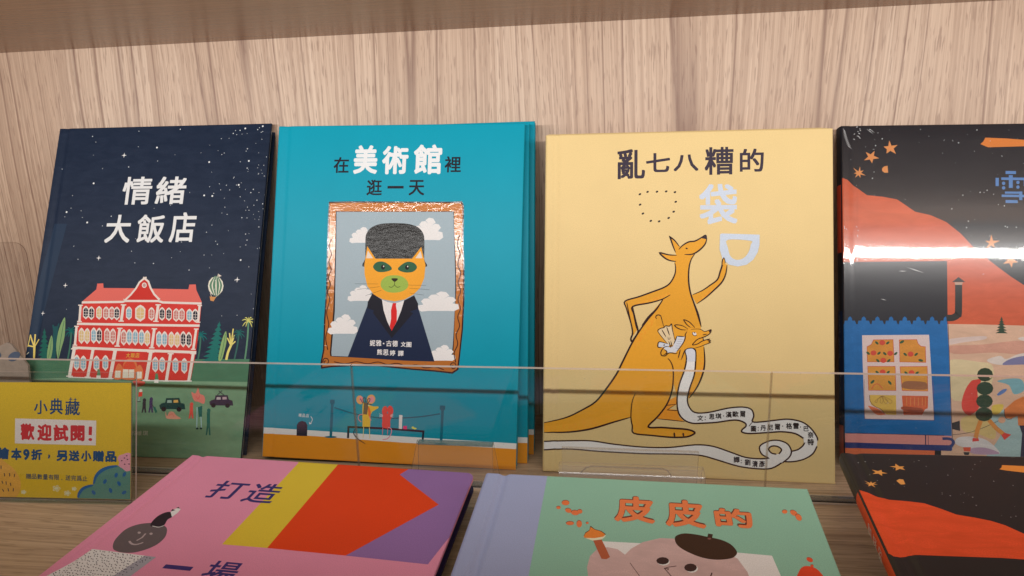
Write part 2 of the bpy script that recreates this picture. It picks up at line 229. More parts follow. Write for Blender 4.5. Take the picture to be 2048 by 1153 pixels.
COL = [(0.02,0.04,0.08,'m'),(0.07,0.21,0.12,'p'),(0.21,0.39,0.24,'p'),(0.01,0.13,0.1,'m'),(0.01,0.09,0.1,'m'),(0.25,0.42,0.18,'m'),(0.05,0.17,0.09,'m'),(0.05,0.18,0.09,'m'),(0.86,0.69,0.18,'m'),(0.86,0.68,0.18,'m'),(0.86,0.86,0.66,'m'),(0.05,0.18,0.13,'m'),(0.0,0.14,0.13,'m'),(0.0,0.17,0.17,'m'),(0.01,0.17,0.15,'m'),(0.29,0.47,0.18,'m'),(0.07,0.19,0.09,'m'),(0.86,0.77,0.22,'m'),(0.86,0.75,0.22,'m'),(0.86,0.76,0.22,'m'),(0.04,0.14,0.12,'m'),(0.01,0.14,0.13,'m'),(0.12,0.3,0.18,'m'),(0.66,0.66,0.18,'m'),(0.66,0.66,0.17,'m'),(0.67,0.67,0.18,'m'),(0.76,0.15,0.12,'m'),(0.69,0.04,0.03,'p'),(0.61,0.03,0.02,'m'),(0.8,0.72,0.66,'m'),(0.8,0.72,0.67,'m'),(0.54,0.32,0.3,'m'),(0.83,0.75,0.69,'m'),(0.86,0.78,0.71,'m'),(0.86,0.86,0.8,'m'),(0.86,0.86,0.82,'m'),(0.82,0.74,0.68,'m'),(0.81,0.73,0.67,'m'),(0.82,0.74,0.69,'m'),(0.81,0.74,0.68,'m'),(0.84,0.76,0.7,'m'),(0.85,0.77,0.71,'m'),(0.86,0.77,0.71,'m'),(0.85,0.76,0.7,'m'),(0.85,0.77,0.7,'m'),(0.86,0.79,0.73,'m'),(0.86,0.85,0.78,'m'),(0.86,0.86,0.79,'m'),(0.86,0.8,0.73,'m'),(0.86,0.78,0.72,'m'),(0.86,0.86,0.81,'m'),(0.81,0.73,0.68,'m'),(0.01,0.01,0.03,'m'),(0.72,0.52,0.24,'m'),(0.59,0.22,0.19,'m'),(0.25,0.47,0.59,'m'),(0.59,0.22,0.2,'m'),(0.74,0.54,0.25,'m'),(0.26,0.48,0.61,'m'),(0.61,0.23,0.2,'m'),(0.75,0.54,0.25,'m'),(0.86,0.79,0.72,'m'),(0.27,0.5,0.64,'m'),(0.78,0.21,0.07,'m'),(0.79,0.08,0.04,'m'),(0.79,0.21,0.08,'m'),(0.81,0.22,0.08,'m'),(0.86,0.82,0.7,'m'),(0.86,0.83,0.7,'m'),(0.86,0.83,0.71,'m'),(0.1,0.27,0.14,'m'),(0.1,0.28,0.14,'m'),(0.81,0.15,0.12,'m'),(0.77,0.45,0.06,'m'),(0.8,0.78,0.66,'m'),(0.11,0.24,0.15,'m'),(0.68,0.61,0.48,'m'),(0.65,0.3,0.1,'m'),(0.79,0.71,0.6,'m'),(0.01,0.06,0.06,'m'),(0.02,0.01,0.02,'m'),(0.37,0.53,0.46,'m'),(0.86,0.5,0.13,'m'),(0.05,0.03,0.07,'m'),(0.6,0.53,0.57,'m'),(0.57,0.43,0.49,'m'),(0.03,0.02,0.04,'m'),(0.04,0.03,0.05,'m'),(0.07,0.04,0.14,'m'),(0.86,0.1,0.08,'m'),(0.01,0.15,0.13,'m'),(0.01,0.16,0.13,'m'),(0.01,0.18,0.13,'m'),(0.86,0.85,0.76,'m'),(0.86,0.06,0.04,'m'),(0.43,0.57,0.6,'m'),(0.86,0.26,0.21,'m'),(0.81,0.09,0.11,'m'),(0.44,0.7,0.79,'m'),(0.45,0.71,0.8,'m'),(0.01,0.05,0.06,'m'),(0.86,0.38,0.28,'m'),(0.84,0.15,0.13,'m'),(0.82,0.86,0.78,'m'),(0.74,0.79,0.84,'m'),(0.73,0.78,0.83,'m'),(0.72,0.76,0.81,'m'),(0.72,0.77,0.81,'m'),(0.74,0.79,0.83,'m'),(0.71,0.76,0.8,'m'),(0.72,0.77,0.82,'m'),(0.73,0.77,0.82,'m'),(0.74,0.78,0.83,'m'),(0.76,0.81,0.86,'m'),(0.75,0.8,0.84,'m'),(0.71,0.76,0.81,'m'),(0.73,0.78,0.82,'m'),(0.77,0.82,0.86,'m'),(0.75,0.8,0.85,'m'),(0.75,0.79,0.84,'m'),(0.82,0.85,0.86,'m'),(0.82,0.86,0.86,'m'),(0.81,0.84,0.86,'m'),(0.8,0.83,0.86,'m'),(0.83,0.86,0.86,'m'),(0.84,0.86,0.86,'m'),(0.86,0.86,0.86,'m'),(0.77,0.79,0.8,'m'),(0.78,0.8,0.81,'m'),(0.85,0.32,0.02,'m'),(0.03,0.03,0.05,'m'),(0.0,0.16,0.24,'m'),(0.0,0.15,0.23,'m'),(0.01,0.02,0.04,'m'),(0.86,0.44,0.15,'m'),(0.86,0.32,0.37,'m'),(0.86,0.32,0.4,'m'),(0.86,0.55,0.07,'m'),(0.17,0.12,0.09,'m'),(0.04,0.02,0.06,'m'),(0.86,0.18,0.05,'m'),(0.86,0.86,0.5,'m'),(0.03,0.02,0.03,'m'),(0.86,0.27,0.32,'m'),(0.86,0.27,0.33,'m'),(0.86,0.68,0.28,'m'),(0.02,0.01,0.03,'m'),(0.86,0.1,0.09,'m'),(0.86,0.33,0.45,'m'),(0.86,0.23,0.28,'m'),(0.86,0.05,0.22,'m'),(0.86,0.85,0.15,'m'),(0.07,0.39,0.15,'m'),(0.04,0.01,0.01,'f'),(0.5,0.17,0.03,'f'),(0.02,0.01,0.01,'m'),(0.36,0.46,0.52,'m'),(0.77,0.77,0.77,'m'),(0.78,0.78,0.78,'m'),(0.79,0.79,0.79,'m'),(0.85,0.85,0.85,'m'),(0.81,0.81,0.81,'m'),(0.02,0.02,0.02,'h'),(0.86,0.38,0.03,'m'),(0.77,0.67,0.57,'m'),(0.03,0.12,0.06,'m'),(0.01,0.01,0.01,'m'),(0.76,0.78,0.67,'m'),(0.32,0.47,0.08,'m'),(0.03,0.02,0.01,'m'),(0.01,0.02,0.06,'m'),(0.01,0.01,0.02,'m'),(0.8,0.78,0.78,'m'),(0.68,0.02,0.02,'m'),(0.04,0.01,0.01,'m'),(0.05,0.01,0.01,'m'),(0.78,0.81,0.83,'m'),(0.86,0.33,0.03,'c'),(0.79,0.37,0.03,'c'),(0.86,0.34,0.03,'cs'),(0.86,0.28,0.03,'cs'),(0.8,0.25,0.02,'cs'),(0.79,0.37,0.03,'m'),(0.77,0.24,0.02,'cs'),(0.76,0.24,0.02,'cs'),(0.03,0.01,0.01,'m'),(0.81,0.64,0.39,'m'),(0.69,0.72,0.79,'m'),(0.7,0.73,0.79,'m'),(0.07,0.05,0.06,'m'),(0.85,0.39,0.03,'m'),(0.83,0.39,0.03,'m'),(0.83,0.38,0.03,'m'),(0.81,0.79,0.81,'m'),(0.03,0.01,0.02,'m'),(0.7,0.73,0.81,'m'),(0.03,0.02,0.02,'m'),(0.05,0.03,0.04,'m'),(0.58,0.66,0.79,'m'),(0.58,0.67,0.8,'m'),(0.76,0.35,0.03,'m'),(0.74,0.13,0.05,'p'),(0.85,0.56,0.4,'p'),(0.86,0.69,0.64,'p'),(0.76,0.4,0.3,'p'),(0.86,0.77,0.71,'p'),(0.25,0.25,0.46,'p'),(0.86,0.72,0.44,'p'),(0.25,0.53,0.62,'p'),(0.14,0.26,0.6,'p'),(0.86,0.75,0.69,'p'),(0.45,0.66,0.69,'p'),(0.86,0.66,0.28,'p'),(0.86,0.84,0.86,'p'),(0.86,0.65,0.12,'p'),(0.58,0.4,0.58,'p'),(0.02,0.02,0.03,'m'),(0.01,0.18,0.54,'p'),(0.06,0.02,0.06,'m'),(0.03,0.03,0.03,'m'),(0.64,0.42,0.32,'m'),(0.03,0.07,0.04,'m'),(0.86,0.7,0.69,'m'),(0.82,0.34,0.05,'p'),(0.86,0.39,0.06,'p'),(0.69,0.09,0.05,'m'),(0.76,0.1,0.06,'m'),(0.75,0.09,0.05,'m'),(0.04,0.12,0.05,'m'),(0.76,0.09,0.05,'m'),(0.77,0.09,0.05,'m'),(0.8,0.09,0.05,'m'),(0.04,0.13,0.05,'m'),(0.81,0.09,0.05,'m'),(0.04,0.14,0.06,'m'),(0.84,0.14,0.06,'m'),(0.41,0.17,0.08,'m'),(0.86,0.57,0.11,'p'),(0.86,0.22,0.09,'m'),(0.79,0.15,0.05,'p'),(0.44,0.09,0.04,'m'),(0.86,0.29,0.09,'m'),(0.27,0.11,0.03,'m'),(0.15,0.03,0.02,'m'),(0.22,0.06,0.14,'m'),(0.86,0.36,0.34,'m'),(0.03,0.05,0.22,'m'),(0.86,0.2,0.08,'m'),(0.02,0.02,0.07,'m'),(0.03,0.03,0.12,'m'),(0.03,0.06,0.24,'m'),(0.03,0.03,0.04,'m'),(0.86,0.08,0.06,'m'),(0.86,0.35,0.08,'m'),(0.86,0.07,0.06,'m'),(0.03,0.06,0.03,'m'),(0.77,0.65,0.38,'m'),(0.86,0.26,0.07,'p'),(0.03,0.03,0.08,'m'),(0.86,0.5,0.34,'m'),(0.05,0.03,0.05,'m'),(0.86,0.12,0.06,'m'),(0.84,0.33,0.11,'m'),(0.85,0.34,0.11,'m'),(0.84,0.34,0.11,'m'),(0.86,0.34,0.11,'m'),(0.81,0.25,0.05,'m'),(0.68,0.73,0.74,'m'),(0.67,0.72,0.73,'m'),(0.67,0.71,0.73,'m'),(0.69,0.73,0.74,'m'),(0.69,0.74,0.75,'m'),(0.68,0.72,0.74,'m'),(0.69,0.73,0.75,'m'),(0.68,0.72,0.73,'m'),(0.11,0.27,0.62,'m'),(0.11,0.28,0.63,'m'),(0.11,0.27,0.63,'m'),(0.86,0.1,0.03,'p'),(0.86,0.39,0.1,'m'),(0.86,0.4,0.1,'m'),(0.86,0.4,0.11,'m'),(0.86,0.31,0.06,'m'),(0.86,0.86,0.84,'m'),(0.86,0.86,0.83,'m'),(0.86,0.86,0.85,'m'),(0.82,0.61,0.05,'m'),(0.86,0.07,0.01,'m'),(0.33,0.18,0.45,'m'),(0.76,0.56,0.04,'m'),(0.3,0.16,0.41,'m'),(0.43,0.43,0.5,'m'),(0.15,0.12,0.13,'m'),(0.52,0.42,0.43,'m'),(0.51,0.42,0.43,'m'),(0.52,0.42,0.44,'m'),(0.05,0.04,0.18,'m'),(0.06,0.04,0.2,'m'),(0.39,0.45,0.7,'m'),(0.69,0.49,0.48,'p'),(0.86,0.86,0.61,'m'),(0.51,0.13,0.06,'m'),(0.07,0.02,0.02,'m'),(0.86,0.27,0.05,'m'),(0.06,0.03,0.02,'m'),(0.26,0.11,0.1,'m'),(0.06,0.03,0.03,'m'),(0.86,0.08,0.03,'p'),(0.1,0.04,0.03,'m'),(0.86,0.1,0.04,'m'),(0.11,0.04,0.03,'m'),(0.86,0.11,0.04,'m'),(0.1,0.03,0.03,'m'),(0.86,0.22,0.07,'m'),(0.86,0.22,0.08,'m'),(0.16,0.04,0.03,'m'),(0.86,0.24,0.09,'m'),(0.12,0.3,0.25,'m'),(0.02,0.14,0.39,'m'),(0.02,0.14,0.38,'m'),(0.02,0.14,0.4,'m'),(0.86,0.38,0.48,'m'),(0.07,0.02,0.06,'m'),(0.08,0.02,0.06,'m'),(0.86,0.45,0.07,'p'),(0.03,0.03,0.06,'m'),(0.86,0.86,0.57,'m'),(0.86,0.86,0.58,'m'),(0.86,0.78,0.75,'m'),(0.65,0.03,0.04,'m'),(0.66,0.03,0.04,'m'),(0.01,0.06,0.18,'m'),(0.01,0.07,0.2,'m'),(0.04,0.08,0.15,'m')]
GR = ['scenery_print', 'hotel_print', 'balloon_print', 'people_print', 'author_lettering', 'star_print', 'title_lettering', 'portrait_print', 'ribbon_print', 'kangaroo_print', 'joey_print', 'dot_print', 'cottage_print', 'figure_print', 'color_block_print', 'face_print', 'cloth_strip_print', 'artwork_print', 'splash_print', 'heading_lettering', 'text_lettering']
U_ = 1/20000.     # art unit -> metres
ART = {
'hotel': [
["P",0,0,[194,4573,484,4571,90,1241,-204,1236],0],
["P",0,1,[-534,1767,26,1802,643,1817,1057,1791,3504,1855,4883,1876,5120,-639,-79,-829],0],
["P",0,2,[-467,1385,992,1450,2318,1416,3552,1434,4924,1444,5120,-639,-79,-829],0],
["P",0,3,[325,2426,336,2395,373,2326,358,2306,411,2238,379,2218,447,2150,401,2129,481,2062,423,2041,514,1975,445,1954,547,1887,467,1866,578,1800,273,1795,363,1865,276,1883,357,1952,280,1971,350,2040,285,2060,343,2129,291,2148,337,2217,298,2237,330,2306,308,2326,324,2395],0],
["S",0,4,[615,1811,589,2162,577,2461],1,100,0],
["S",0,4,[572,2270,502,2488],0,30,0],
["S",0,4,[599,2379,628,2516],0,30,0],
["P",0,5,[736,2641,772,2463,788,2246,757,2029,717,1813,641,2054,637,2325,675,2517],1],
["S",0,6,[732,2572,719,2272,713,1840],1,12,0],
["P",0,5,[505,2280,566,2080,560,1824,482,1815,465,2052],1],
["S",0,7,[507,2229,522,2026,508,1837],1,9,0],
["S",0,8,[188,1805,153,2075],0,45,0],
["S",0,9,[154,2048,41,2286],0,27,0],
["S",0,9,[154,2048,137,2298],0,27,0],
["S",0,9,[154,2048,243,2198],0,27,0],
["S",0,8,[154,2048,25,2073],0,27,0],
["S",0,9,[44,2264,30,2046],0,18,0],
["S",0,10,[25,1897,69,1938],0,12,0],
["S",0,11,[918,2356,935,2085,927,1816],1,35,0],
["S",0,12,[918,2356,836,2397,777,2373],1,21,1],
["S",0,12,[918,2356,866,2427,831,2428],1,21,1],
["S",0,12,[918,2356,852,2334,806,2259],1,21,1],
["S",0,12,[918,2356,890,2329,875,2250],1,21,1],
["S",0,12,[918,2356,943,2431,972,2435],1,21,1],
["S",0,12,[918,2356,984,2404,1047,2387],1,21,1],
["S",0,12,[918,2356,995,2347,1067,2284],1,21,1],
["S",0,12,[918,2356,964,2327,1010,2246],1,21,1],
["S",0,12,[918,2356,908,2424,908,2424],1,21,1],
["S",0,11,[3643,2305,3652,2074,3639,1844],1,34,0],
["S",0,13,[3643,2305,3566,2345,3509,2322],1,20,1],
["S",0,13,[3643,2305,3596,2374,3563,2376],1,20,1],
["S",0,13,[3643,2305,3579,2284,3532,2211],1,20,1],
["S",0,13,[3643,2305,3615,2279,3598,2202],1,20,1],
["S",0,13,[3643,2305,3670,2378,3698,2383],1,20,1],
["S",0,13,[3643,2305,3708,2353,3767,2336],1,20,1],
["S",0,13,[3643,2305,3717,2297,3783,2235],1,20,1],
["S",0,13,[3643,2305,3686,2277,3727,2199],1,20,1],
["S",0,13,[3643,2305,3636,2372,3636,2371],1,20,1],
["P",0,14,[4003,2601,4006,2571,4037,2505,4008,2485,4058,2420,4009,2400,4077,2335,4011,2315,4094,2250,4013,2230,4110,2165,4014,2145,4125,2081,4016,2060,4139,1996,4017,1976,4153,1912,4019,1891,4165,1829,3711,1822,3866,1889,3739,1906,3882,1974,3767,1991,3898,2059,3796,2076,3914,2144,3825,2162,3930,2229,3856,2247,3947,2314,3887,2333,3963,2399,3921,2418,3979,2485,3958,2504,3995,2571],0],
["P",0,15,[4156,2396,4184,2206,4156,1996,4122,1844,4055,1850,4068,2099,4109,2310],1],
["S",0,16,[4147,2350,4123,2047,4093,1864],1,11,0],
["S",0,17,[4213,1850,4234,1997,4285,2141],1,47,0],
["S",0,18,[4281,2128,4293,2450],0,25,0],
["S",0,19,[4281,2128,4333,2326],0,25,0],
["S",0,19,[4281,2128,4362,2208],0,25,0],
["S",0,19,[4281,2128,4194,2272],0,25,0],
["S",0,19,[4281,2128,4229,2365],0,25,0],
["S",0,20,[4419,2353,4409,2110,4377,1868],1,33,0],
["S",0,21,[4419,2353,4349,2391,4298,2367],1,19,1],
["S",0,21,[4419,2353,4376,2418,4347,2416],1,19,1],
["S",0,21,[4419,2353,4360,2335,4317,2265],1,19,1],
["S",0,21,[4419,2353,4393,2331,4377,2257],1,19,1],
["S",0,21,[4419,2353,4444,2422,4469,2422],1,19,1],
["S",0,21,[4419,2353,4478,2398,4532,2380],1,19,1],
["S",0,21,[4419,2353,4485,2347,4545,2287],1,19,1],
["S",0,21,[4419,2353,4457,2329,4494,2254],1,19,1],
["S",0,21,[4419,2353,4413,2416,4413,2412],1,19,1],
["S",0,22,[4589,2593,4600,2231,4588,1871],1,33,0],
["S",0,23,[4589,2593,4514,2633,4457,2611],1,19,1],
["S",0,24,[4589,2593,4543,2662,4511,2664],1,19,1],
["S",0,23,[4589,2593,4525,2572,4478,2499],1,19,1],
["S",0,25,[4589,2593,4561,2567,4544,2490],1,19,1],
["S",0,24,[4589,2593,4617,2666,4644,2670],1,19,1],
["S",0,23,[4589,2593,4654,2640,4712,2624],1,19,1],
["S",0,23,[4589,2593,4662,2585,4726,2523],1,19,1],
["S",0,25,[4589,2593,4631,2565,4671,2486],1,19,1],
["S",0,24,[4589,2593,4583,2660,4583,2659],1,19,1],
["P",1,26,[1052,2954,1331,3210,1335,3326,1461,3332,1483,3238,2149,3235,2513,3228,3285,3217,3294,3312,3428,3316,3452,3204,3588,2974,3597,2893,1060,2904],0],
["P",1,27,[1064,2918,1954,2951,2704,2969,3594,2920,3598,2504,3586,1988,3537,1439,990,1465,1003,2045,1029,2520],0],
["P",1,28,[1951,2970,2092,3116,2200,3246,2261,3378,2346,3439,2444,3357,2524,3187,2702,2982],0],
["S",1,29,[1969,2987,2087,3108,2178,3235,2235,3356,2300,3412,2373,3456],0,38,0],
["S",1,29,[2303,3456,2422,3373,2488,3241,2578,3118,2708,3002],0,38,0],
["S",1,30,[1060,2943,1938,2959,1988,2978,2688,2980,2783,2953,3595,2936],0,43,0],
["S",1,29,[1944,3019,1987,2987],0,17,0],
["S",1,29,[2715,3037,2692,2991],0,17,0],
["E",1,29,[2347,3296,52,0,7,-55],12],
["E",1,31,[2347,3296,32,0,5,-36],12],
["S",1,32,[1021,2515,2331,2505,3604,2501],0,46,0],
["S",1,33,[989,2043,2296,2009,3592,1985],0,51,0],
["S",1,34,[990,1465,1915,1448],0,20,0],
["S",1,35,[2628,1427,3538,1434],0,19,0],
["S",1,36,[1042,2888,1067,2561],0,50,0],
["S",1,37,[991,2887,1092,2885],0,24,0],
["S",1,38,[1017,2561,1117,2559],0,24,0],
["S",1,39,[1960,2902,1955,2578],0,58,0],
["S",1,37,[1902,2901,2019,2899],0,23,0],
["S",1,36,[1897,2577,2013,2575],0,23,0],
["S",1,39,[2694,2906,2687,2579],0,57,0],
["S",1,37,[2637,2906,2752,2904],0,23,0],
["S",1,36,[2629,2578,2744,2577],0,23,0],
["S",1,36,[3560,2898,3563,2571],0,48,0],
["S",1,37,[3512,2898,3608,2896],0,23,0],
["S",1,32,[3515,2570,3611,2568],0,23,0],
["S",1,40,[1019,2466,1040,2092],0,50,0],
["S",1,32,[969,2465,1070,2463],0,23,0],
["S",1,41,[991,2091,1090,2090],0,23,0],
["S",1,40,[1946,2434,1942,2085],0,58,0],
["S",1,32,[1888,2433,2004,2432],0,23,0],
["S",1,42,[1884,2084,1999,2083],0,23,0],
["S",1,43,[2673,2433,2664,2059],0,57,0],
["S",1,32,[2616,2433,2731,2431],0,23,0],
["S",1,33,[2607,2059,2721,2058],0,23,0],
["S",1,44,[3541,2437,3524,2045],0,48,0],
["S",1,32,[3493,2436,3589,2435],0,23,0],
["S",1,33,[3476,2044,3572,2043],0,22,0],
["S",1,45,[1037,2019,1016,1484],0,70,0],
["S",1,33,[967,2018,1107,2017],0,23,0],
["S",1,46,[946,1483,1086,1483],0,23,0],
["S",1,45,[1439,2016,1403,1473],0,63,0],
["S",1,33,[1375,2016,1503,2015],0,23,0],
["S",1,47,[1339,1472,1466,1471],0,23,0],
["S",1,45,[1909,2004,1874,1455],0,74,0],
["S",1,33,[1835,2003,1984,2002],0,23,0],
["S",1,34,[1799,1454,1948,1454],0,23,0],
["S",1,48,[2657,1980,2627,1435],0,73,0],
["S",1,49,[2583,1979,2731,1978],0,23,0],
["S",1,50,[2554,1433,2701,1434],0,23,0],
["S",1,48,[3070,1954,3044,1429],0,62,0],
["S",1,49,[3008,1953,3133,1952],0,23,0],
["S",1,35,[2983,1428,3106,1428],0,22,0],
["S",1,48,[3533,1960,3501,1438],0,61,0],
["S",1,49,[3472,1960,3595,1959],0,22,0],
["S",1,35,[3440,1437,3563,1437],0,22,0],
["P",1,51,[1103,2815,1129,2856,1161,2877,1201,2850,1233,2809,1249,2659,1199,2604,1126,2658],0],
["P",1,52,[1122,2796,1142,2826,1166,2842,1195,2821,1219,2791,1230,2680,1193,2639,1140,2679],0],
["S",1,39,[1166,2843,1194,2638],0,8,0],
["S",1,51,[1130,2760,1221,2757],0,8,0],
["S",1,36,[1138,2706,1229,2702],0,8,0],
["P",1,51,[1225,2805,1251,2846,1283,2867,1323,2840,1355,2799,1370,2649,1320,2594,1248,2648],0],
["P",1,52,[1244,2785,1264,2816,1289,2831,1317,2811,1341,2781,1352,2670,1315,2629,1262,2669],0],
["S",1,36,[1288,2833,1315,2628],0,8,0],
["S",1,51,[1252,2750,1343,2747],0,8,0],
["S",1,36,[1260,2696,1351,2692],0,8,0],
["P",1,51,[1388,2812,1415,2853,1447,2874,1487,2847,1518,2806,1533,2655,1483,2601,1411,2654],0],
["P",1,53,[1408,2792,1427,2823,1452,2838,1481,2818,1504,2788,1515,2677,1478,2636,1425,2676],0],
["S",1,39,[1452,2839,1478,2635],0,8,0],
["S",1,51,[1416,2757,1506,2754],0,8,0],
["S",1,36,[1423,2702,1514,2699],0,8,0],
["P",1,51,[1539,2804,1565,2846,1597,2866,1637,2839,1668,2798,1683,2649,1633,2594,1561,2648],0],
["P",1,54,[1558,2785,1578,2815,1602,2831,1631,2811,1654,2781,1665,2670,1628,2629,1575,2669],0],
["S",1,36,[1602,2832,1628,2628],0,8,0],
["S",1,39,[1566,2750,1656,2746],0,8,0],
["S",1,36,[1574,2695,1664,2692],0,8,0],
["P",1,51,[1662,2805,1688,2846,1720,2867,1760,2840,1791,2799,1805,2650,1755,2595,1684,2649],0],
["P",1,54,[1681,2786,1701,2816,1725,2832,1753,2812,1777,2781,1787,2671,1750,2630,1697,2670],0],
["S",1,36,[1725,2833,1750,2629],0,8,0],
["S",1,39,[1688,2751,1779,2747],0,8,0],
["S",1,36,[1696,2696,1786,2693],0,8,0],
["P",1,51,[1770,2801,1797,2842,1829,2862,1868,2835,1899,2795,1913,2645,1863,2590,1792,2644],0],
["P",1,52,[1790,2781,1809,2812,1834,2827,1862,2807,1885,2777,1895,2666,1858,2626,1806,2665],0],
["S",1,36,[1833,2828,1859,2624],0,8,0],
["S",1,39,[1797,2746,1887,2743],0,8,0],
["S",1,36,[1805,2692,1895,2688],0,8,0],
["P",1,51,[2025,2808,2052,2849,2084,2870,2123,2843,2154,2802,2167,2653,2117,2598,2046,2652],0],
["P",1,55,[2045,2788,2064,2819,2089,2834,2117,2814,2140,2784,2150,2674,2113,2633,2060,2673],0],
["S",1,36,[2088,2836,2113,2632],0,8,0],
["S",1,39,[2052,2754,2141,2750],0,8,0],
["S",1,36,[2059,2699,2149,2696],0,8,0],
["P",1,39,[2504,2798,2530,2839,2562,2859,2601,2832,2631,2792,2644,2643,2594,2589,2524,2642],0],
["P",1,54,[2523,2778,2542,2809,2567,2824,2594,2804,2617,2774,2626,2664,2589,2624,2537,2663],0],
["S",1,36,[2566,2825,2589,2622],0,7,0],
["S",1,39,[2530,2744,2619,2740],0,7,0],
["S",1,36,[2537,2689,2625,2686],0,7,0],
["P",1,39,[2725,2799,2751,2840,2783,2861,2822,2834,2852,2793,2864,2645,2814,2591,2744,2644],0],
["P",1,52,[2744,2780,2763,2810,2788,2825,2815,2806,2838,2776,2846,2666,2809,2626,2758,2665],0],
["S",1,36,[2787,2827,2810,2624],0,7,0],
["S",1,39,[2751,2745,2839,2742],0,7,0],
["S",1,36,[2757,2691,2846,2688],0,7,0],
["P",1,39,[2869,2795,2895,2836,2927,2856,2965,2829,2995,2789,3007,2641,2957,2586,2888,2640],0],
["P",1,52,[2887,2776,2907,2806,2931,2821,2959,2801,2981,2771,2990,2662,2953,2621,2901,2661],0],
["S",1,36,[2931,2822,2953,2620],0,7,0],
["S",1,36,[2894,2741,2983,2738],0,7,0],
["S",1,36,[2901,2687,2989,2684],0,7,0],
["P",1,36,[3022,2780,3049,2820,3080,2841,3118,2814,3148,2774,3159,2626,3110,2572,3041,2625],0],
["P",1,56,[3041,2761,3060,2791,3085,2806,3112,2786,3134,2756,3142,2647,3105,2607,3054,2646],0],
["S",1,36,[3084,2807,3106,2605],0,7,0],
["S",1,36,[3047,2726,3135,2723],0,7,0],
["S",1,36,[3054,2672,3142,2669],0,7,0],
["P",1,36,[3139,2781,3165,2821,3197,2842,3235,2815,3265,2775,3276,2627,3226,2573,3157,2626],0],
["P",1,56,[3157,2761,3177,2791,3201,2807,3229,2787,3251,2757,3259,2648,3222,2608,3171,2647],0],
["S",1,36,[3201,2808,3222,2606],0,7,0],
["S",1,36,[3164,2727,3252,2723],0,7,0],
["S",1,36,[3170,2673,3258,2670],0,7,0],
["P",1,36,[3299,2771,3326,2812,3358,2832,3395,2805,3425,2765,3435,2618,3386,2564,3317,2617],0],
["P",1,55,[3318,2752,3337,2782,3362,2797,3389,2777,3411,2748,3418,2638,3382,2598,3331,2638],0],
["S",1,36,[3361,2798,3382,2597],0,7,0],
["S",1,36,[3324,2717,3412,2714],0,7,0],
["S",1,36,[3330,2664,3418,2660],0,7,0],
["P",1,36,[3421,2772,3448,2812,3479,2833,3517,2806,3546,2766,3557,2619,3507,2565,3439,2618],0],
["P",1,52,[3440,2753,3459,2783,3483,2798,3510,2778,3532,2748,3540,2639,3503,2599,3453,2639],0],
["S",1,36,[3483,2799,3503,2598],0,7,0],
["S",1,36,[3446,2718,3534,2715],0,7,0],
["S",1,36,[3452,2665,3540,2661],0,7,0],
["P",1,51,[2217,2827,2265,2878,2320,2904,2387,2870,2437,2820,2450,2635,2361,2568,2242,2634],0],
["P",1,53,[2249,2803,2284,2841,2326,2860,2375,2835,2412,2798,2421,2661,2355,2611,2268,2660],0],
["S",1,36,[2325,2862,2355,2610],0,7,0],
["S",1,51,[2259,2760,2413,2756],0,7,0],
["S",1,36,[2268,2693,2422,2689],0,7,0],
["P",1,40,[1078,2365,1102,2415,1132,2439,1171,2407,1202,2359,1223,2180,1177,2115,1106,2179],0],
["P",1,57,[1098,2342,1115,2379,1138,2397,1166,2373,1190,2337,1205,2205,1171,2157,1118,2204],0],
["S",1,40,[1138,2399,1171,2155],0,8,0],
["S",1,40,[1107,2301,1193,2297],0,8,0],
["S",1,40,[1116,2236,1203,2232],0,8,0],
["P",1,40,[1202,2361,1226,2410,1256,2435,1294,2403,1326,2355,1346,2176,1300,2111,1230,2175],0],
["P",1,57,[1221,2338,1239,2375,1262,2393,1290,2369,1313,2333,1328,2201,1294,2153,1242,2200],0],
["S",1,40,[1262,2395,1294,2152],0,8,0],
["S",1,40,[1230,2297,1317,2293],0,8,0],
["S",1,43,[1240,2232,1326,2228],0,8,0],
["P",1,40,[1341,2374,1364,2423,1394,2447,1433,2415,1464,2367,1484,2189,1438,2124,1368,2188],0],
["P",1,58,[1360,2351,1377,2387,1400,2405,1428,2381,1451,2346,1466,2214,1432,2166,1380,2213],0],
["S",1,40,[1400,2407,1432,2164],0,8,0],
["S",1,40,[1368,2309,1455,2305],0,8,0],
["S",1,40,[1378,2244,1464,2240],0,8,0],
["P",1,40,[1458,2370,1482,2419,1512,2443,1550,2411,1581,2363,1600,2185,1555,2120,1485,2184],0],
["P",1,52,[1477,2347,1495,2383,1518,2401,1545,2377,1568,2342,1583,2210,1549,2162,1497,2209],0],
["S",1,40,[1517,2403,1549,2160],0,8,0],
["S",1,40,[1486,2305,1572,2301],0,8,0],
["S",1,40,[1495,2240,1581,2236],0,8,0],
["P",1,40,[1624,2366,1648,2415,1678,2439,1716,2407,1747,2359,1766,2182,1721,2117,1651,2180],0],
["P",1,59,[1644,2343,1661,2379,1684,2397,1711,2374,1734,2338,1748,2207,1715,2158,1663,2206],0],
["S",1,40,[1684,2399,1715,2157],0,8,0],
["S",1,40,[1652,2301,1738,2297],0,8,0],
["S",1,43,[1661,2237,1747,2233],0,8,0],
["P",1,40,[1750,2359,1774,2408,1804,2433,1842,2401,1873,2352,1891,2175,1846,2110,1776,2174],0],
["P",1,59,[1769,2336,1787,2372,1810,2391,1837,2367,1860,2331,1874,2200,1840,2152,1788,2199],0],
["S",1,40,[1809,2392,1840,2150],0,8,0],
["S",1,40,[1778,2295,1863,2291],0,8,0],
["S",1,43,[1786,2230,1872,2226],0,8,0],
["P",1,40,[1981,2343,2005,2392,2035,2416,2073,2384,2103,2336,2121,2159,2075,2094,2006,2158],0],
["P",1,59,[2000,2320,2018,2356,2040,2374,2068,2350,2090,2315,2104,2184,2070,2136,2019,2183],0],
["S",1,40,[2040,2376,2070,2134],0,7,0],
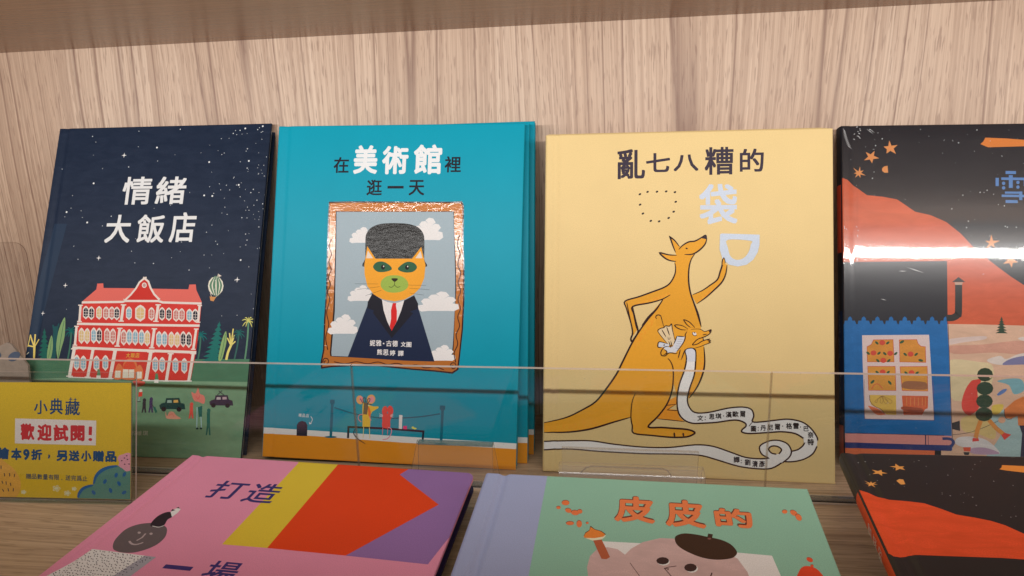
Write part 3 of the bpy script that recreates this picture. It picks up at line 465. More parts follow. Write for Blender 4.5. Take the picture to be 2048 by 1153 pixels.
["S",1,40,[2008,2278,2093,2275],0,7,0],
["S",1,44,[2017,2214,2102,2210],0,7,0],
["P",1,40,[2099,2349,2122,2398,2152,2423,2190,2391,2220,2343,2238,2166,2192,2101,2124,2165],0],
["P",1,58,[2117,2327,2135,2363,2158,2381,2185,2357,2208,2322,2221,2191,2187,2143,2136,2190],0],
["S",1,40,[2158,2382,2187,2141],0,7,0],
["S",1,40,[2125,2285,2211,2281],0,7,0],
["S",1,44,[2134,2221,2219,2217],0,7,0],
["P",1,40,[2226,2345,2250,2394,2280,2419,2317,2387,2347,2339,2365,2162,2319,2098,2250,2161],0],
["P",1,58,[2245,2323,2262,2359,2285,2377,2312,2353,2335,2318,2347,2187,2313,2139,2263,2186],0],
["S",1,40,[2285,2378,2314,2138],0,7,0],
["S",1,40,[2253,2281,2337,2277],0,7,0],
["S",1,44,[2261,2217,2346,2213],0,7,0],
["P",1,40,[2358,2344,2382,2393,2412,2417,2449,2385,2480,2337,2496,2161,2451,2097,2382,2160],0],
["P",1,58,[2377,2321,2394,2357,2417,2375,2444,2352,2467,2316,2479,2186,2445,2138,2395,2185],0],
["S",1,40,[2417,2377,2445,2137],0,7,0],
["S",1,40,[2385,2280,2469,2276],0,7,0],
["S",1,44,[2393,2216,2478,2212],0,7,0],
["P",1,40,[2480,2332,2504,2381,2534,2405,2571,2373,2601,2325,2618,2149,2572,2085,2504,2148],0],
["P",1,60,[2499,2309,2516,2345,2539,2363,2566,2340,2588,2304,2600,2174,2567,2126,2516,2173],0],
["S",1,43,[2539,2365,2567,2125],0,7,0],
["S",1,40,[2507,2268,2591,2264],0,7,0],
["S",1,44,[2515,2204,2599,2200],0,7,0],
["P",1,40,[2725,2316,2749,2364,2779,2389,2816,2357,2846,2309,2861,2134,2816,2069,2748,2132],0],
["P",1,58,[2744,2293,2761,2329,2784,2347,2811,2324,2833,2288,2844,2158,2811,2111,2761,2157],0],
["S",1,44,[2784,2349,2811,2109],0,7,0],
["S",1,43,[2751,2252,2835,2248],0,7,0],
["S",1,44,[2759,2188,2843,2185],0,7,0],
["P",1,40,[2842,2317,2866,2366,2895,2390,2932,2358,2962,2311,2977,2135,2932,2071,2865,2134],0],
["P",1,58,[2860,2295,2878,2330,2901,2348,2927,2325,2949,2290,2961,2160,2927,2112,2877,2159],0],
["S",1,44,[2900,2350,2927,2111],0,7,0],
["S",1,43,[2868,2254,2952,2250],0,7,0],
["S",1,44,[2875,2190,2959,2186],0,7,0],
["P",1,43,[2982,2311,3006,2359,3036,2384,3072,2352,3102,2304,3117,2129,3071,2065,3004,2128],0],
["P",1,60,[3000,2288,3018,2324,3041,2342,3067,2319,3089,2283,3100,2154,3066,2106,3017,2153],0],
["S",1,44,[3040,2344,3066,2105],0,7,0],
["S",1,43,[3008,2247,3091,2243],0,7,0],
["S",1,44,[3015,2184,3099,2180],0,7,0],
["P",1,43,[3104,2307,3128,2355,3158,2380,3195,2348,3224,2300,3239,2125,3193,2061,3126,2124],0],
["P",1,60,[3122,2284,3140,2320,3163,2338,3189,2315,3211,2279,3222,2150,3188,2102,3139,2149],0],
["S",1,44,[3163,2340,3188,2101],0,7,0],
["S",1,43,[3130,2243,3213,2240],0,7,0],
["S",1,44,[3137,2180,3221,2176],0,7,0],
["P",1,40,[3227,2322,3251,2370,3281,2394,3317,2363,3347,2315,3361,2140,3315,2076,3249,2139],0],
["P",1,52,[3245,2299,3263,2335,3286,2353,3312,2329,3334,2294,3344,2165,3310,2117,3261,2164],0],
["S",1,44,[3285,2354,3311,2116],0,7,0],
["S",1,43,[3252,2258,3336,2254],0,7,0],
["S",1,44,[3260,2195,3343,2191],0,7,0],
["P",1,43,[3344,2310,3368,2358,3398,2382,3434,2351,3463,2303,3478,2128,3432,2064,3366,2127],0],
["P",1,52,[3362,2287,3380,2323,3403,2341,3429,2317,3450,2282,3461,2153,3427,2106,3378,2152],0],
["S",1,44,[3403,2342,3427,2104],0,7,0],
["S",1,43,[3369,2246,3453,2242],0,7,0],
["S",1,44,[3377,2183,3460,2179],0,7,0],
["P",1,61,[1053,1836,1078,1883,1109,1907,1149,1877,1182,1831,1201,1661,1153,1598,1080,1659],0],
["P",1,62,[1073,1815,1091,1849,1115,1867,1144,1844,1168,1810,1182,1685,1147,1638,1093,1683],0],
["S",1,45,[1115,1868,1147,1637],0,8,0],
["S",1,45,[1081,1775,1171,1772],0,8,0],
["S",1,45,[1091,1713,1181,1710],0,8,0],
["P",1,45,[1198,1820,1223,1867,1254,1891,1294,1860,1327,1814,1345,1645,1297,1582,1224,1643],0],
["P",1,62,[1218,1798,1236,1833,1260,1850,1289,1828,1313,1794,1327,1668,1291,1622,1237,1667],0],
["S",1,45,[1260,1852,1291,1621],0,8,0],
["S",1,45,[1226,1758,1316,1755],0,8,0],
["S",1,48,[1235,1697,1325,1694],0,8,0],
["P",1,45,[1476,1824,1501,1871,1532,1895,1572,1864,1604,1818,1622,1649,1574,1587,1501,1647],0],
["P",1,62,[1496,1802,1514,1837,1538,1854,1567,1832,1590,1798,1603,1673,1568,1627,1514,1671],0],
["S",1,45,[1538,1856,1568,1625],0,7,0],
["S",1,45,[1504,1763,1593,1760],0,8,0],
["S",1,48,[1513,1701,1602,1698],0,7,0],
["P",1,45,[1662,1838,1687,1884,1718,1908,1758,1878,1789,1832,1807,1663,1759,1601,1687,1661],0],
["P",1,62,[1681,1816,1700,1850,1724,1868,1752,1845,1776,1812,1789,1686,1753,1640,1700,1685],0],
["S",1,45,[1724,1869,1753,1639],0,7,0],
["S",1,45,[1689,1776,1779,1773],0,7,0],
["S",1,45,[1698,1715,1787,1712],0,7,0],
["P",1,45,[2708,1822,2733,1868,2764,1891,2803,1861,2833,1816,2848,1648,2800,1587,2730,1647],0],
["P",1,62,[2727,1800,2746,1834,2769,1852,2797,1829,2819,1796,2830,1672,2795,1626,2743,1670],0],
["S",1,45,[2769,1853,2795,1625],0,7,0],
["S",1,45,[2734,1761,2822,1758],0,7,0],
["S",1,48,[2742,1700,2829,1697],0,7,0],
["P",1,45,[2850,1819,2875,1865,2906,1888,2944,1858,2975,1813,2989,1646,2941,1584,2872,1644],0],
["P",1,62,[2869,1797,2887,1831,2911,1849,2939,1826,2961,1793,2972,1669,2936,1623,2885,1668],0],
["S",1,45,[2911,1850,2936,1622],0,7,0],
["S",1,45,[2876,1758,2963,1755],0,7,0],
["S",1,48,[2884,1697,2971,1694],0,7,0],
["P",1,45,[3125,1807,3150,1853,3181,1876,3219,1847,3249,1801,3263,1635,3215,1573,3146,1633],0],
["P",1,62,[3143,1786,3162,1820,3186,1837,3213,1815,3235,1781,3246,1658,3210,1612,3159,1656],0],
["S",1,48,[3186,1838,3210,1611],0,7,0],
["S",1,45,[3151,1747,3238,1743],0,7,0],
["S",1,48,[3158,1686,3245,1683],0,7,0],
["P",1,45,[3308,1805,3333,1851,3364,1874,3402,1844,3432,1799,3445,1632,3397,1571,3328,1630],0],
["P",1,62,[3326,1783,3345,1817,3369,1834,3396,1812,3418,1779,3428,1656,3392,1610,3341,1654],0],
["S",1,48,[3369,1836,3392,1609],0,7,0],
["S",1,45,[3333,1744,3420,1741],0,7,0],
["S",1,48,[3340,1684,3427,1681],0,7,0],
["P",1,63,[2107,1459,2107,1649,2127,1776,2218,1846,2336,1816,2411,1701,2426,1457],1],
["P",1,64,[2130,1649,2158,1761,2231,1809,2321,1779,2378,1648],1],
["P",1,65,[1951,1456,1970,1668,2022,1748,2104,1670,2122,1460],1],
["P",1,66,[2410,1449,2401,1648,2462,1728,2540,1624,2551,1452],1],
["P",1,67,[2123,1636,2237,1638,2254,1472,2134,1470],0],
["P",1,67,[2249,1635,2357,1637,2373,1475,2259,1473],0],
["P",1,68,[1967,1607,2019,1608,2031,1474,1974,1473],0],
["P",1,68,[2024,1608,2078,1609,2091,1475,2031,1474],0],
["P",1,69,[2419,1596,2467,1597,2479,1466,2425,1465],0],
["P",1,69,[2473,1597,2521,1598,2532,1467,2479,1466],0],
["P",1,70,[1591,1627,1637,1628,1671,1509,1591,1508],0],
["P",1,47,[1585,1508,1671,1509,1680,1444,1588,1447],0],
["P",1,71,[2805,1569,2850,1569,2881,1453,2803,1451],0],
["P",1,35,[2797,1451,2881,1453,2889,1388,2799,1391],0],
["P",1,72,[2360,1417,2602,1408,2582,1343,2445,1314],1],
["T",1,73,"大",[2191,1908,77,93],0,0.015],
["T",1,73,"飯",[2288,1910,89,93],0,0.015],
["T",1,73,"店",[2386,1911,86,93],0,0.015],
["E",2,74,[3846,3287,161,0,20,-190],12],
["P",2,75,[3789,3469,3807,3469,3759,3300,3835,3105,3817,3105,3714,3300],1],
["P",2,75,[3814,3469,3835,3469,3836,3300,3870,3105,3850,3105,3785,3300],1],
["P",2,75,[3842,3469,3863,3469,3915,3301,3906,3105,3886,3105,3864,3300],1],
["P",2,75,[3866,3469,3882,3469,3977,3301,3932,3105,3916,3105,3938,3301],1],
["S",2,76,[3747,3151,3785,3067],0,11,0],
["S",2,76,[3956,3151,3864,3062],0,11,0],
["P",2,77,[3744,3077,3878,3067,3834,2981,3770,2996],0],
["P",2,78,[3877,3524,3949,3486,3884,3464],0],
["S",2,78,[3874,3530,3862,3450],0,9,0],
["P",3,79,[2953,968,3004,1008,3066,1022,3076,1105,3344,1116,3383,1024,3463,1005,3491,904,2981,897],0],
["E",3,80,[3053,899,53,1,6,-46],12],
["E",3,80,[3364,901,52,1,5,-46],12],
["P",3,81,[3108,1069,3191,1071,3203,1020,3106,1018],0],
["P",3,82,[3233,1072,3321,1079,3335,1028,3239,1021],0],
["P",3,83,[3955,1054,4002,1090,4058,1103,4068,1179,4311,1188,4345,1105,4417,1088,4442,995,3980,989],0],
["E",3,80,[4045,990,48,1,5,-42],12],
["E",3,80,[4327,992,48,1,4,-42],12],
["P",3,84,[4097,1146,4172,1148,4182,1101,4094,1099],0],
["P",3,85,[4210,1149,4290,1155,4302,1108,4215,1102],0],
["S",3,86,[4104,1183,4191,1272],0,14,0],
["S",3,86,[4123,1265,4241,1181],0,14,0],
["E",3,87,[2639,1057,36,1,5,-39],12],
["P",3,87,[2604,1027,2671,1029,2684,926,2708,824,2675,823,2653,904,2636,822,2608,822,2616,930],0],
["E",3,88,[2777,1078,36,1,5,-39],12],
["P",3,88,[2741,1049,2808,1050,2823,936,2848,827,2814,826,2792,912,2775,826,2747,825,2755,940],0],
["E",3,89,[3607,1001,36,1,4,-38],12],
["P",3,89,[3572,972,3638,973,3652,851,3676,738,3643,737,3621,826,3604,736,3577,735,3585,855],0],
["E",3,90,[3963,894,36,1,4,-38],12],
["P",3,91,[3927,865,3993,867,4019,625,4050,440,4018,439,3991,585,3980,438,3953,437,3953,633],0],
["P",3,92,[2832,929,2872,943,2932,842,2897,816],0],
["S",3,87,[2790,993,2855,925],0,11,0],
["E",3,93,[2540,1233,34,1,5,-36],12],
["P",3,94,[2501,1207,2577,1213,2582,1130,2504,1118],0],
["S",3,95,[2527,1116,2524,1036],0,20,0],
["S",3,87,[2477,1025,2566,1032],0,14,0],
["P",3,96,[3575,1228,3661,1205,3703,1321,3749,1206,3831,1170,3867,1093,3848,1016,3733,1052,3649,1071],1],
["S",3,97,[3672,1153,3728,1103,3754,1168],1,11,0],
["P",3,90,[3739,950,3824,978,3842,775,3779,768],0],
["S",3,98,[3723,950,3760,570],0,16,0],
["S",3,99,[3820,774,3853,573],0,16,0],
["E",3,100,[3770,555,27,1,2,-18],12],
["E",3,100,[3844,557,27,1,2,-18],12],
["P",3,101,[3097,859,3136,770,3176,848,3254,850,3322,787,3418,726,3192,718,3117,744],1],
["S",3,102,[3170,784,3242,811,3270,761],1,8,0],
["T",4,103,"作",[2379,432,84,92],0,0.005],
["T",4,103,"科",[2502,436,95,92],0,0.005],
["T",4,103,"維",[2613,439,106,91],0,0.005],
["T",4,103,"琪",[2737,442,103,91],0,0.005],
["E",5,104,[3254,3604,11,0,0,11],6],
["E",5,105,[414,4718,8,0,0,8],6],
["E",5,105,[808,4701,8,0,0,8],6],
["E",5,106,[1839,6209,8,0,0,8],6],
["E",5,107,[178,5757,9,0,0,9],6],
["E",5,108,[708,4098,9,0,0,9],6],
["E",5,109,[581,6664,6,0,0,6],6],
["E",5,107,[1104,5746,8,0,0,8],6],
["E",5,110,[4163,5393,7,0,0,7],6],
["E",5,104,[2855,3854,7,0,0,7],6],
["E",5,109,[1806,6550,9,0,0,9],6],
["E",5,106,[857,6044,6,0,0,6],6],
["E",5,108,[3025,4176,9,0,0,9],6],
["E",5,111,[517,5172,9,0,0,9],6],
["E",5,111,[2414,5310,9,0,0,9],6],
["E",5,106,[2304,5889,9,0,0,9],6],
["E",5,109,[4515,6479,9,0,0,9],6],
["E",5,109,[3928,6513,9,0,0,9],6],
["E",5,112,[2030,4250,6,0,0,6],6],
["E",5,104,[2485,3737,12,0,0,12],6],
["E",5,107,[4494,5765,7,0,0,7],6],
["E",5,113,[4661,2843,8,0,0,8],6],
["E",5,105,[1441,4721,12,0,0,12],6],
["E",5,114,[3826,3390,9,0,0,9],6],
["E",5,113,[744,2802,6,0,0,6],6],
["E",5,105,[1274,4519,9,0,0,9],6],
["E",5,111,[4385,5185,12,0,0,12],6],
["E",5,104,[841,3825,9,0,0,9],6],
["E",5,115,[870,6330,8,0,0,8],6],
["E",5,110,[3498,5321,9,0,0,9],6],
["E",5,109,[776,6459,12,0,0,12],6],
["E",5,116,[2699,4939,7,0,0,7],6],
["E",5,111,[3600,5180,9,0,0,9],6],
["E",5,116,[2354,4879,6,0,0,6],6],
["E",5,108,[4763,4004,8,0,0,8],6],
["E",5,107,[1681,5771,12,0,0,12],6],
["E",5,108,[4633,4035,8,0,0,8],6],
["E",5,116,[757,4843,8,0,0,8],6],
["E",5,116,[524,4902,8,0,0,8],6],
["E",5,117,[4344,2713,8,0,0,8],6],
["E",5,104,[4699,3808,8,0,0,8],6],
["E",5,110,[2394,5412,9,0,0,9],6],
["E",5,106,[4223,6114,12,0,0,12],6],
["E",5,108,[4675,4048,8,0,0,8],6],
["E",5,106,[4098,5839,9,0,0,9],6],
["E",5,111,[4170,5102,9,0,0,9],6],
["E",5,104,[3535,3907,9,0,0,9],6],
["E",5,104,[2084,3750,9,0,0,9],6],
["E",5,107,[3988,5495,9,0,0,9],6],
["E",5,111,[4556,5183,7,0,0,7],6],
["E",5,109,[2719,6570,12,0,0,12],6],
["E",5,111,[3740,5251,9,0,0,9],6],
["E",5,108,[1982,3989,9,0,0,9],6],
["E",5,104,[4310,3811,8,0,0,8],6],
["E",5,105,[4621,4474,11,0,0,11],6],
["E",5,107,[4605,5754,9,0,0,9],6],
["E",5,105,[4522,4636,6,0,0,6],6],
["E",5,104,[3674,3648,7,0,0,7],6],
["E",5,112,[4429,4338,6,0,0,6],6],
["E",5,112,[4401,4207,11,0,0,11],6],
["E",5,107,[4285,5676,6,0,0,6],6],
["E",5,117,[4033,2697,7,0,0,7],6],
["E",5,106,[4472,6023,7,0,0,7],6],
["E",5,116,[4344,4883,9,0,0,9],6],
["E",5,108,[4386,4108,9,0,0,9],6],
["E",5,116,[4475,4922,9,0,0,9],6],
["E",5,118,[4591,3129,6,0,0,6],6],
["E",5,110,[3854,5348,9,0,0,9],6],
["E",5,111,[3083,5205,7,0,0,7],6],
["E",5,111,[3837,5074,7,0,0,7],6],
["E",5,111,[4269,5015,7,0,0,7],6],
["E",5,111,[4678,5137,6,0,0,6],6],
["E",5,111,[3932,5247,9,0,0,9],6],
["E",5,116,[4315,4819,7,0,0,7],6],
["E",5,105,[4607,4626,7,0,0,7],6],
["E",5,107,[4000,5515,9,0,0,9],6],
["E",5,116,[3867,4888,9,0,0,9],6],
["E",5,106,[2670,6018,6,0,0,6],6],
["E",5,108,[4273,4070,7,0,0,7],6],
["E",5,109,[4403,6522,12,0,0,12],6],
["E",5,107,[4507,5573,9,0,0,9],6],
["E",5,106,[4643,5932,9,0,0,9],6],
["E",5,108,[3792,4125,11,0,0,11],6],
["E",5,118,[4778,3021,6,0,0,6],6],
["E",5,110,[4067,5348,9,0,0,9],6],
["E",5,109,[4484,6464,9,0,0,9],6],
["E",5,119,[4724,3592,8,0,0,8],6],
["E",5,104,[4762,3820,6,0,0,6],6],
["E",5,112,[3535,4373,9,0,0,9],6],
["E",5,104,[4755,3808,8,0,0,8],6],
["E",5,118,[3833,3222,7,0,0,7],6],
["E",5,105,[4620,4684,6,0,0,6],6],
["E",5,109,[4437,6563,9,0,0,9],6],
["E",5,106,[3685,6001,9,0,0,9],6],
["E",5,112,[3992,4400,6,0,0,6],6],
["E",5,107,[4281,5632,6,0,0,6],6],
["E",5,104,[3696,3908,6,0,0,6],6],
["E",5,104,[4688,3761,6,0,0,6],6],
["E",5,106,[3597,6087,6,0,0,6],6],
["E",5,106,[3735,6033,9,0,0,9],6],
["E",5,116,[4587,4791,7,0,0,7],6],
["E",5,107,[4258,5701,12,0,0,12],6],
["E",5,111,[4529,5026,11,0,0,11],6],
["E",5,116,[4655,4948,11,0,0,11],6],
["E",5,116,[4382,4819,9,0,0,9],6],
["E",5,104,[3943,3937,6,0,0,6],6],
["E",5,110,[3699,5378,9,0,0,9],6],
["E",5,112,[4359,4331,11,0,0,11],6],
["E",5,115,[4513,6312,9,0,0,9],6],
["E",5,106,[3232,6047,7,0,0,7],6],
["E",5,116,[4485,4731,6,0,0,6],6],
["E",5,115,[4392,6224,6,0,0,6],6],
["E",5,106,[4201,6064,9,0,0,9],6],
["E",5,111,[4432,5252,12,0,0,12],6],
["E",5,104,[4490,3669,8,0,0,8],6],
["E",5,107,[4560,5655,6,0,0,6],6],
["E",5,107,[4479,5704,7,0,0,7],6],
["E",5,114,[4233,3396,8,0,0,8],6],
["E",5,108,[3748,4186,9,0,0,9],6],
["E",5,109,[4077,6431,7,0,0,7],6],
["E",5,109,[3963,6423,9,0,0,9],6],
["E",5,105,[4248,4667,11,0,0,11],6],
["E",5,111,[4265,5254,7,0,0,7],6],
["E",5,118,[4822,3119,8,0,0,8],6],
["E",5,107,[4637,5528,9,0,0,9],6],
["E",5,109,[4185,6444,6,0,0,6],6],
["E",5,115,[3806,6346,7,0,0,7],6],
["E",5,104,[4754,3887,8,0,0,8],6],
["E",5,107,[4513,5588,6,0,0,6],6],
["E",5,104,[4851,3933,11,0,0,11],6],
["E",5,110,[4136,5302,9,0,0,9],6],
["E",5,107,[4586,5584,7,0,0,7],6],
["E",5,108,[3024,3979,6,0,0,6],6],
["E",5,116,[3931,4738,9,0,0,9],6],
["E",5,109,[3886,6451,12,0,0,12],6],
["E",5,115,[3404,6209,6,0,0,6],6],
["E",5,105,[4356,4661,9,0,0,9],6],
["E",5,115,[3640,6345,9,0,0,9],6],
["E",5,116,[3818,4767,7,0,0,7],6],
["E",5,105,[3634,4519,9,0,0,9],6],
["E",5,107,[3506,5630,6,0,0,6],6],
["E",5,109,[4027,6514,12,0,0,12],6],
["E",5,116,[4673,4849,7,0,0,7],6],
["E",5,120,[950,5428,20,0,0,20],8],
["E",5,121,[437,4819,20,0,0,20],8],
["E",5,120,[3400,5139,19,0,0,19],8],
["E",5,120,[3576,5125,19,0,0,19],8],
["E",5,122,[2253,6181,20,0,0,20],8],
["E",5,122,[4278,5853,19,0,0,19],8],
["E",5,123,[4505,6593,19,0,0,19],8],
["E",5,123,[4134,6554,19,0,0,19],8],
["E",5,120,[4113,5350,19,0,0,19],8],
["E",5,124,[929,4594,20,0,0,20],8],
["E",5,122,[3431,5845,19,0,0,19],8],
["E",5,125,[4308,3804,18,0,0,18],8],
["P",5,125,[1546,6084,1536,6036,1488,6026,1536,6016,1546,5968,1556,6016,1604,6026,1556,6036],0],
["P",5,126,[1289,3907,1280,3860,1233,3850,1280,3841,1289,3794,1299,3841,1346,3850,1299,3860],0],
["P",5,126,[645,3342,636,3297,591,3288,636,3279,645,3235,654,3279,699,3288,654,3297],0],
["P",5,126,[239,2773,229,2729,185,2720,229,2710,239,2666,248,2710,292,2720,248,2729],0],
["P",5,126,[4276,3475,4266,3424,4214,3413,4266,3403,4276,3351,4287,3403,4338,3413,4287,3424],0],
["T",6,127,"情",[1937,5259,650,600],0,0.022],
["T",6,127,"緒",[2674,5256,657,594],0,0.022],
["T",6,128,"大",[1630,4457,555,595],0,0.022],
["T",6,128,"飯",[2335,4455,604,597],0,0.022],
["T",6,128,"店",[3020,4477,554,631],0,0.022],
],
'museum': [
["P",0,129,[-171,418,1,424,848,426,2641,383,4724,367,4945,370,4963,-348,-111,-635],0],
["P",0,126,[-177,532,-5,535,843,524,2637,491,4722,465,4942,468,4945,368,4724,367,2641,383,848,424,1,424,-171,418],0],
["P",0,130,[652,412,647,605,682,663,747,686,813,669,852,614,856,414],0],
["S",0,126,[906,776,941,726,923,668,897,642],1,11,0],
["S",0,126,[884,672,894,636,929,648],0,11,0],
["T",0,126,"禮",[701,788,60,62],0,0.015],
["T",0,126,"品",[772,785,60,62],0,0.015],
["T",0,126,"店",[843,783,60,62],0,0.015],
["S",0,131,[1309,1044,1309,430],0,51,0],
["S",0,132,[1265,1058,1354,1056],0,76,0],
["E",0,131,[1309,420,118,5,1,-18],12],
["S",0,131,[3373,1026,3366,418],0,49,0],
["S",0,132,[3321,1034,3420,1033],0,78,0],
["E",0,131,[3359,395,119,6,1,-17],12],
["S",0,132,[1351,954,1665,872,1988,822,2308,802,2624,819,2989,859,3330,924],1,24,0],
["S",0,133,[1617,615,2342,619,3054,598],0,37,0],
["S",0,133,[1636,615,1637,414],0,40,0],
["S",0,133,[3035,603,3027,409],0,36,0],
["E",0,134,[1831,1111,66,20,26,-78],12],
["E",0,135,[1857,1117,36,11,18,-54],12],
["E",0,134,[2039,1130,76,-23,-27,-83],12],
["E",0,136,[2047,1125,51,-15,-19,-58],12],
["P",0,137,[1884,996,1892,1073,1992,1031,2087,1004,2182,1008,2189,983,2070,909,2040,844,2044,634,1900,632],0],
["P",0,138,[1910,1068,1983,1056,1995,1021,1976,852,1901,856],0],
["S",0,139,[1911,1053,1887,1124,1915,1155,1943,1126,1929,1062],1,13,0],
["S",0,139,[1964,1055,1980,1127,2014,1141,2018,1108,1978,1051],1,13,0],
["S",0,139,[1835,1134,1892,1052],0,13,0],
["P",0,140,[1994,1000,2043,913,2037,798,1997,860],1],
["E",0,141,[2001,1021,16,1,0,-10],12],
["S",0,142,[1973,1045,2059,1034],0,13,0],
["S",0,143,[1901,856,1827,835,1817,764,1873,715],1,13,0],
["S",0,144,[2020,823,2055,748],1,16,0],
["S",0,145,[1922,628,1920,433],0,13,0],
["S",0,145,[2029,625,2048,424],0,13,0],
["S",0,146,[1763,588,1740,506,1819,413,1970,326],1,19,1],
["E",0,147,[2305,937,52,-7,-12,-85],12],
["E",0,147,[2410,946,55,10,16,-85],12],
["P",0,147,[2273,872,2450,879,2415,764,2410,637,2278,636,2267,758],1],
["S",0,148,[2381,641,2442,614,2438,525,2376,439,2287,420],1,16,0],
["S",0,149,[2283,632,2280,505],0,11,0],
["S",0,149,[2376,623,2373,509],0,11,0],
["S",0,126,[2274,853,2204,877],0,7,0],
["S",0,126,[2416,859,2468,883],0,7,0],
["S",0,126,[2274,843,2205,851],0,7,0],
["S",0,126,[2417,849,2469,857],0,7,0],
["S",0,126,[2275,831,2206,821],0,7,0],
["S",0,126,[2417,837,2471,827],0,7,0],
["P",0,126,[2577,872,2638,870,2637,622,2579,625],0],
["P",0,150,[2661,679,2729,682,2731,621,2658,623],0],
["E",0,151,[2840,657,24,1,1,-20],12],
["E",0,151,[2877,643,31,1,1,-15],12],
["S",0,152,[2757,640,2804,650],0,13,0],
["P",7,153,[1065,4764,1474,4774,2341,4771,3380,4769,3603,4778,3643,4695,3654,4070,3690,3522,3708,2978,3698,2437,3659,1942,3639,1718,3532,1643,3210,1668,2746,1688,2135,1731,1614,1713,1271,1684,1061,1649,1046,1768,1083,1999,1075,2552,1087,3109,1070,3857,1057,4517],0],
["P",7,154,[1086,4736,1476,4746,2342,4743,3381,4741,3586,4741,3616,4677,3626,4069,3663,3522,3680,2977,3671,2436,3632,1941,3611,1735,3522,1674,3209,1695,2745,1715,2134,1758,1613,1741,1270,1711,1088,1687,1075,1760,1112,2000,1104,2553,1116,3110,1099,3858,1087,4518],0],
["P",7,155,[1208,4582,1993,4581,3461,4591,3487,4132,3535,3525,3551,3148,3538,2621,3538,2173,3529,1890,3408,1871,2886,1877,2265,1877,1318,1877,1230,1885,1218,1953,1246,2719,1240,3336,1224,4113],0],
["P",7,156,[1222,4573,3450,4582,3489,3980,3525,3373,3537,2921,3522,2173,3499,1880,3193,1887,2885,1892,1603,1889,1257,1890,1247,1954,1278,2720,1265,3181,1245,3957],0],
["P",7,157,[1548,3984,1497,4016,1505,4076,1561,4090,1533,4141,1564,4179,1613,4184,1653,4153,1609,4197,1643,4239,1697,4244,1741,4210,1696,4256,1745,4291,1806,4280,1845,4230,1792,4182,1835,4213,1889,4203,1923,4159,1882,4113,1946,4098,1960,4031,1907,3993,1841,3996,1768,3996,1694,3995,1621,3994],0],
["P",7,157,[2734,4043,2668,4089,2678,4172,2752,4192,2716,4263,2757,4316,2821,4323,2873,4279,2816,4341,2861,4400,2932,4407,2989,4359,2931,4423,2996,4472,3076,4457,3126,4386,3056,4319,3114,4362,3184,4349,3228,4287,3174,4223,3258,4202,3276,4109,3206,4056,3120,4061,3023,4060,2927,4059,2830,4058],0],
["P",7,158,[1565,2903,1511,2934,1519,2993,1580,3008,1550,3058,1584,3096,1636,3102,1679,3071,1633,3114,1669,3156,1727,3162,1774,3129,1726,3173,1780,3209,1845,3199,1887,3150,1829,3102,1877,3133,1934,3124,1970,3081,1926,3035,1995,3021,2010,2955,1953,2917,1882,2919,1803,2918,1723,2916,1644,2914],0],
["P",7,159,[2923,2746,2839,2784,2854,2856,2948,2875,2904,2935,2957,2982,3039,2989,3104,2953,3033,3005,3091,3056,3181,3063,3253,3023,3180,3077,3264,3120,3365,3109,3428,3049,3338,2991,3412,3029,3501,3019,3556,2967,3486,2910,3593,2894,3615,2814,3525,2768,3415,2770,3292,2767,3169,2764,3046,2761],0],
["P",7,160,[3133,1855,3079,1885,3088,1943,3149,1958,3120,2006,3154,2044,3206,2050,3249,2021,3203,2062,3240,2103,3298,2109,3344,2078,3297,2120,3351,2155,3416,2147,3457,2099,3400,2052,3447,2083,3504,2075,3540,2033,3496,1988,3565,1975,3579,1911,3521,1874,3450,1875,3371,1873,3292,1870,3212,1867],0],
["P",7,161,[1218,2285,1155,2324,1164,2397,1235,2416,1200,2477,1239,2524,1300,2531,1350,2494,1296,2547,1339,2598,1406,2606,1461,2565,1405,2620,1467,2664,1543,2652,1592,2591,1525,2532,1580,2570,1647,2560,1689,2507,1638,2450,1719,2433,1737,2352,1670,2306,1587,2308,1495,2305,1403,2303,1310,2300],0],
["P",7,162,[1820,3715,1806,4025,1819,4164,1910,4282,2082,4350,2320,4367,2588,4356,2779,4303,2884,4204,2925,4066,2933,3714,2916,3546,1847,3530],1],
["P",7,163,[1805,3576,1846,3932,2015,3702,2707,3711,2871,3928,2964,3593,2951,3364,2883,3180,2764,3057,2596,2959,2410,2920,2189,2951,2012,3034,1878,3193,1818,3407],0],
["P",7,164,[1836,3708,1862,3852,1967,3709],0],
["P",7,164,[2769,3720,2861,3854,2902,3721],0],
["P",7,165,[1974,3548,2033,3633,2159,3650,2288,3583,2331,3507,2199,3459,2056,3464],1],
["P",7,165,[2449,3509,2501,3586,2616,3652,2741,3635,2807,3552,2732,3470,2576,3457],1],
["E",7,166,[2164,3547,38,1,2,-46],12],
["E",7,166,[2620,3551,38,1,2,-46],12],
["E",7,167,[2176,3563,11,0,1,-14],12],
["E",7,167,[2631,3566,11,0,1,-14],12],
["P",7,168,[2143,3289,2234,3375,2375,3400,2532,3380,2638,3290,2649,3191,2558,3113,2403,3080,2245,3100,2144,3182],1],
["P",7,169,[2330,3338,2455,3340,2398,3278],1],
["S",7,169,[2395,3281,2394,3225,2344,3178,2289,3192],1,9,0],
["S",7,169,[2394,3225,2446,3180,2505,3196],1,9,0],
["S",7,166,[2082,3235,1638,3231],0,14,1],
["S",7,166,[2116,3185,1690,3125],0,14,1],
["S",7,166,[2150,3121,1854,3016],0,14,1],
["S",7,166,[2651,3225,2990,3225],0,14,1],
["S",7,166,[2675,3169,3055,3146],0,14,1],
["S",7,166,[2685,3078,2950,3048],0,14,1],
["P",7,170,[1982,3058,1906,2904,1894,2819,1564,1879,2109,1866,2655,1849,3194,1851,2858,2810,2848,2886,2772,3039,2589,2941,2377,2384,2170,2947],0],
["P",7,171,[1982,3058,2170,2947,2213,2750,2377,2384,2382,2251,2010,2700,2024,2743,1899,2789,1902,2899],0],
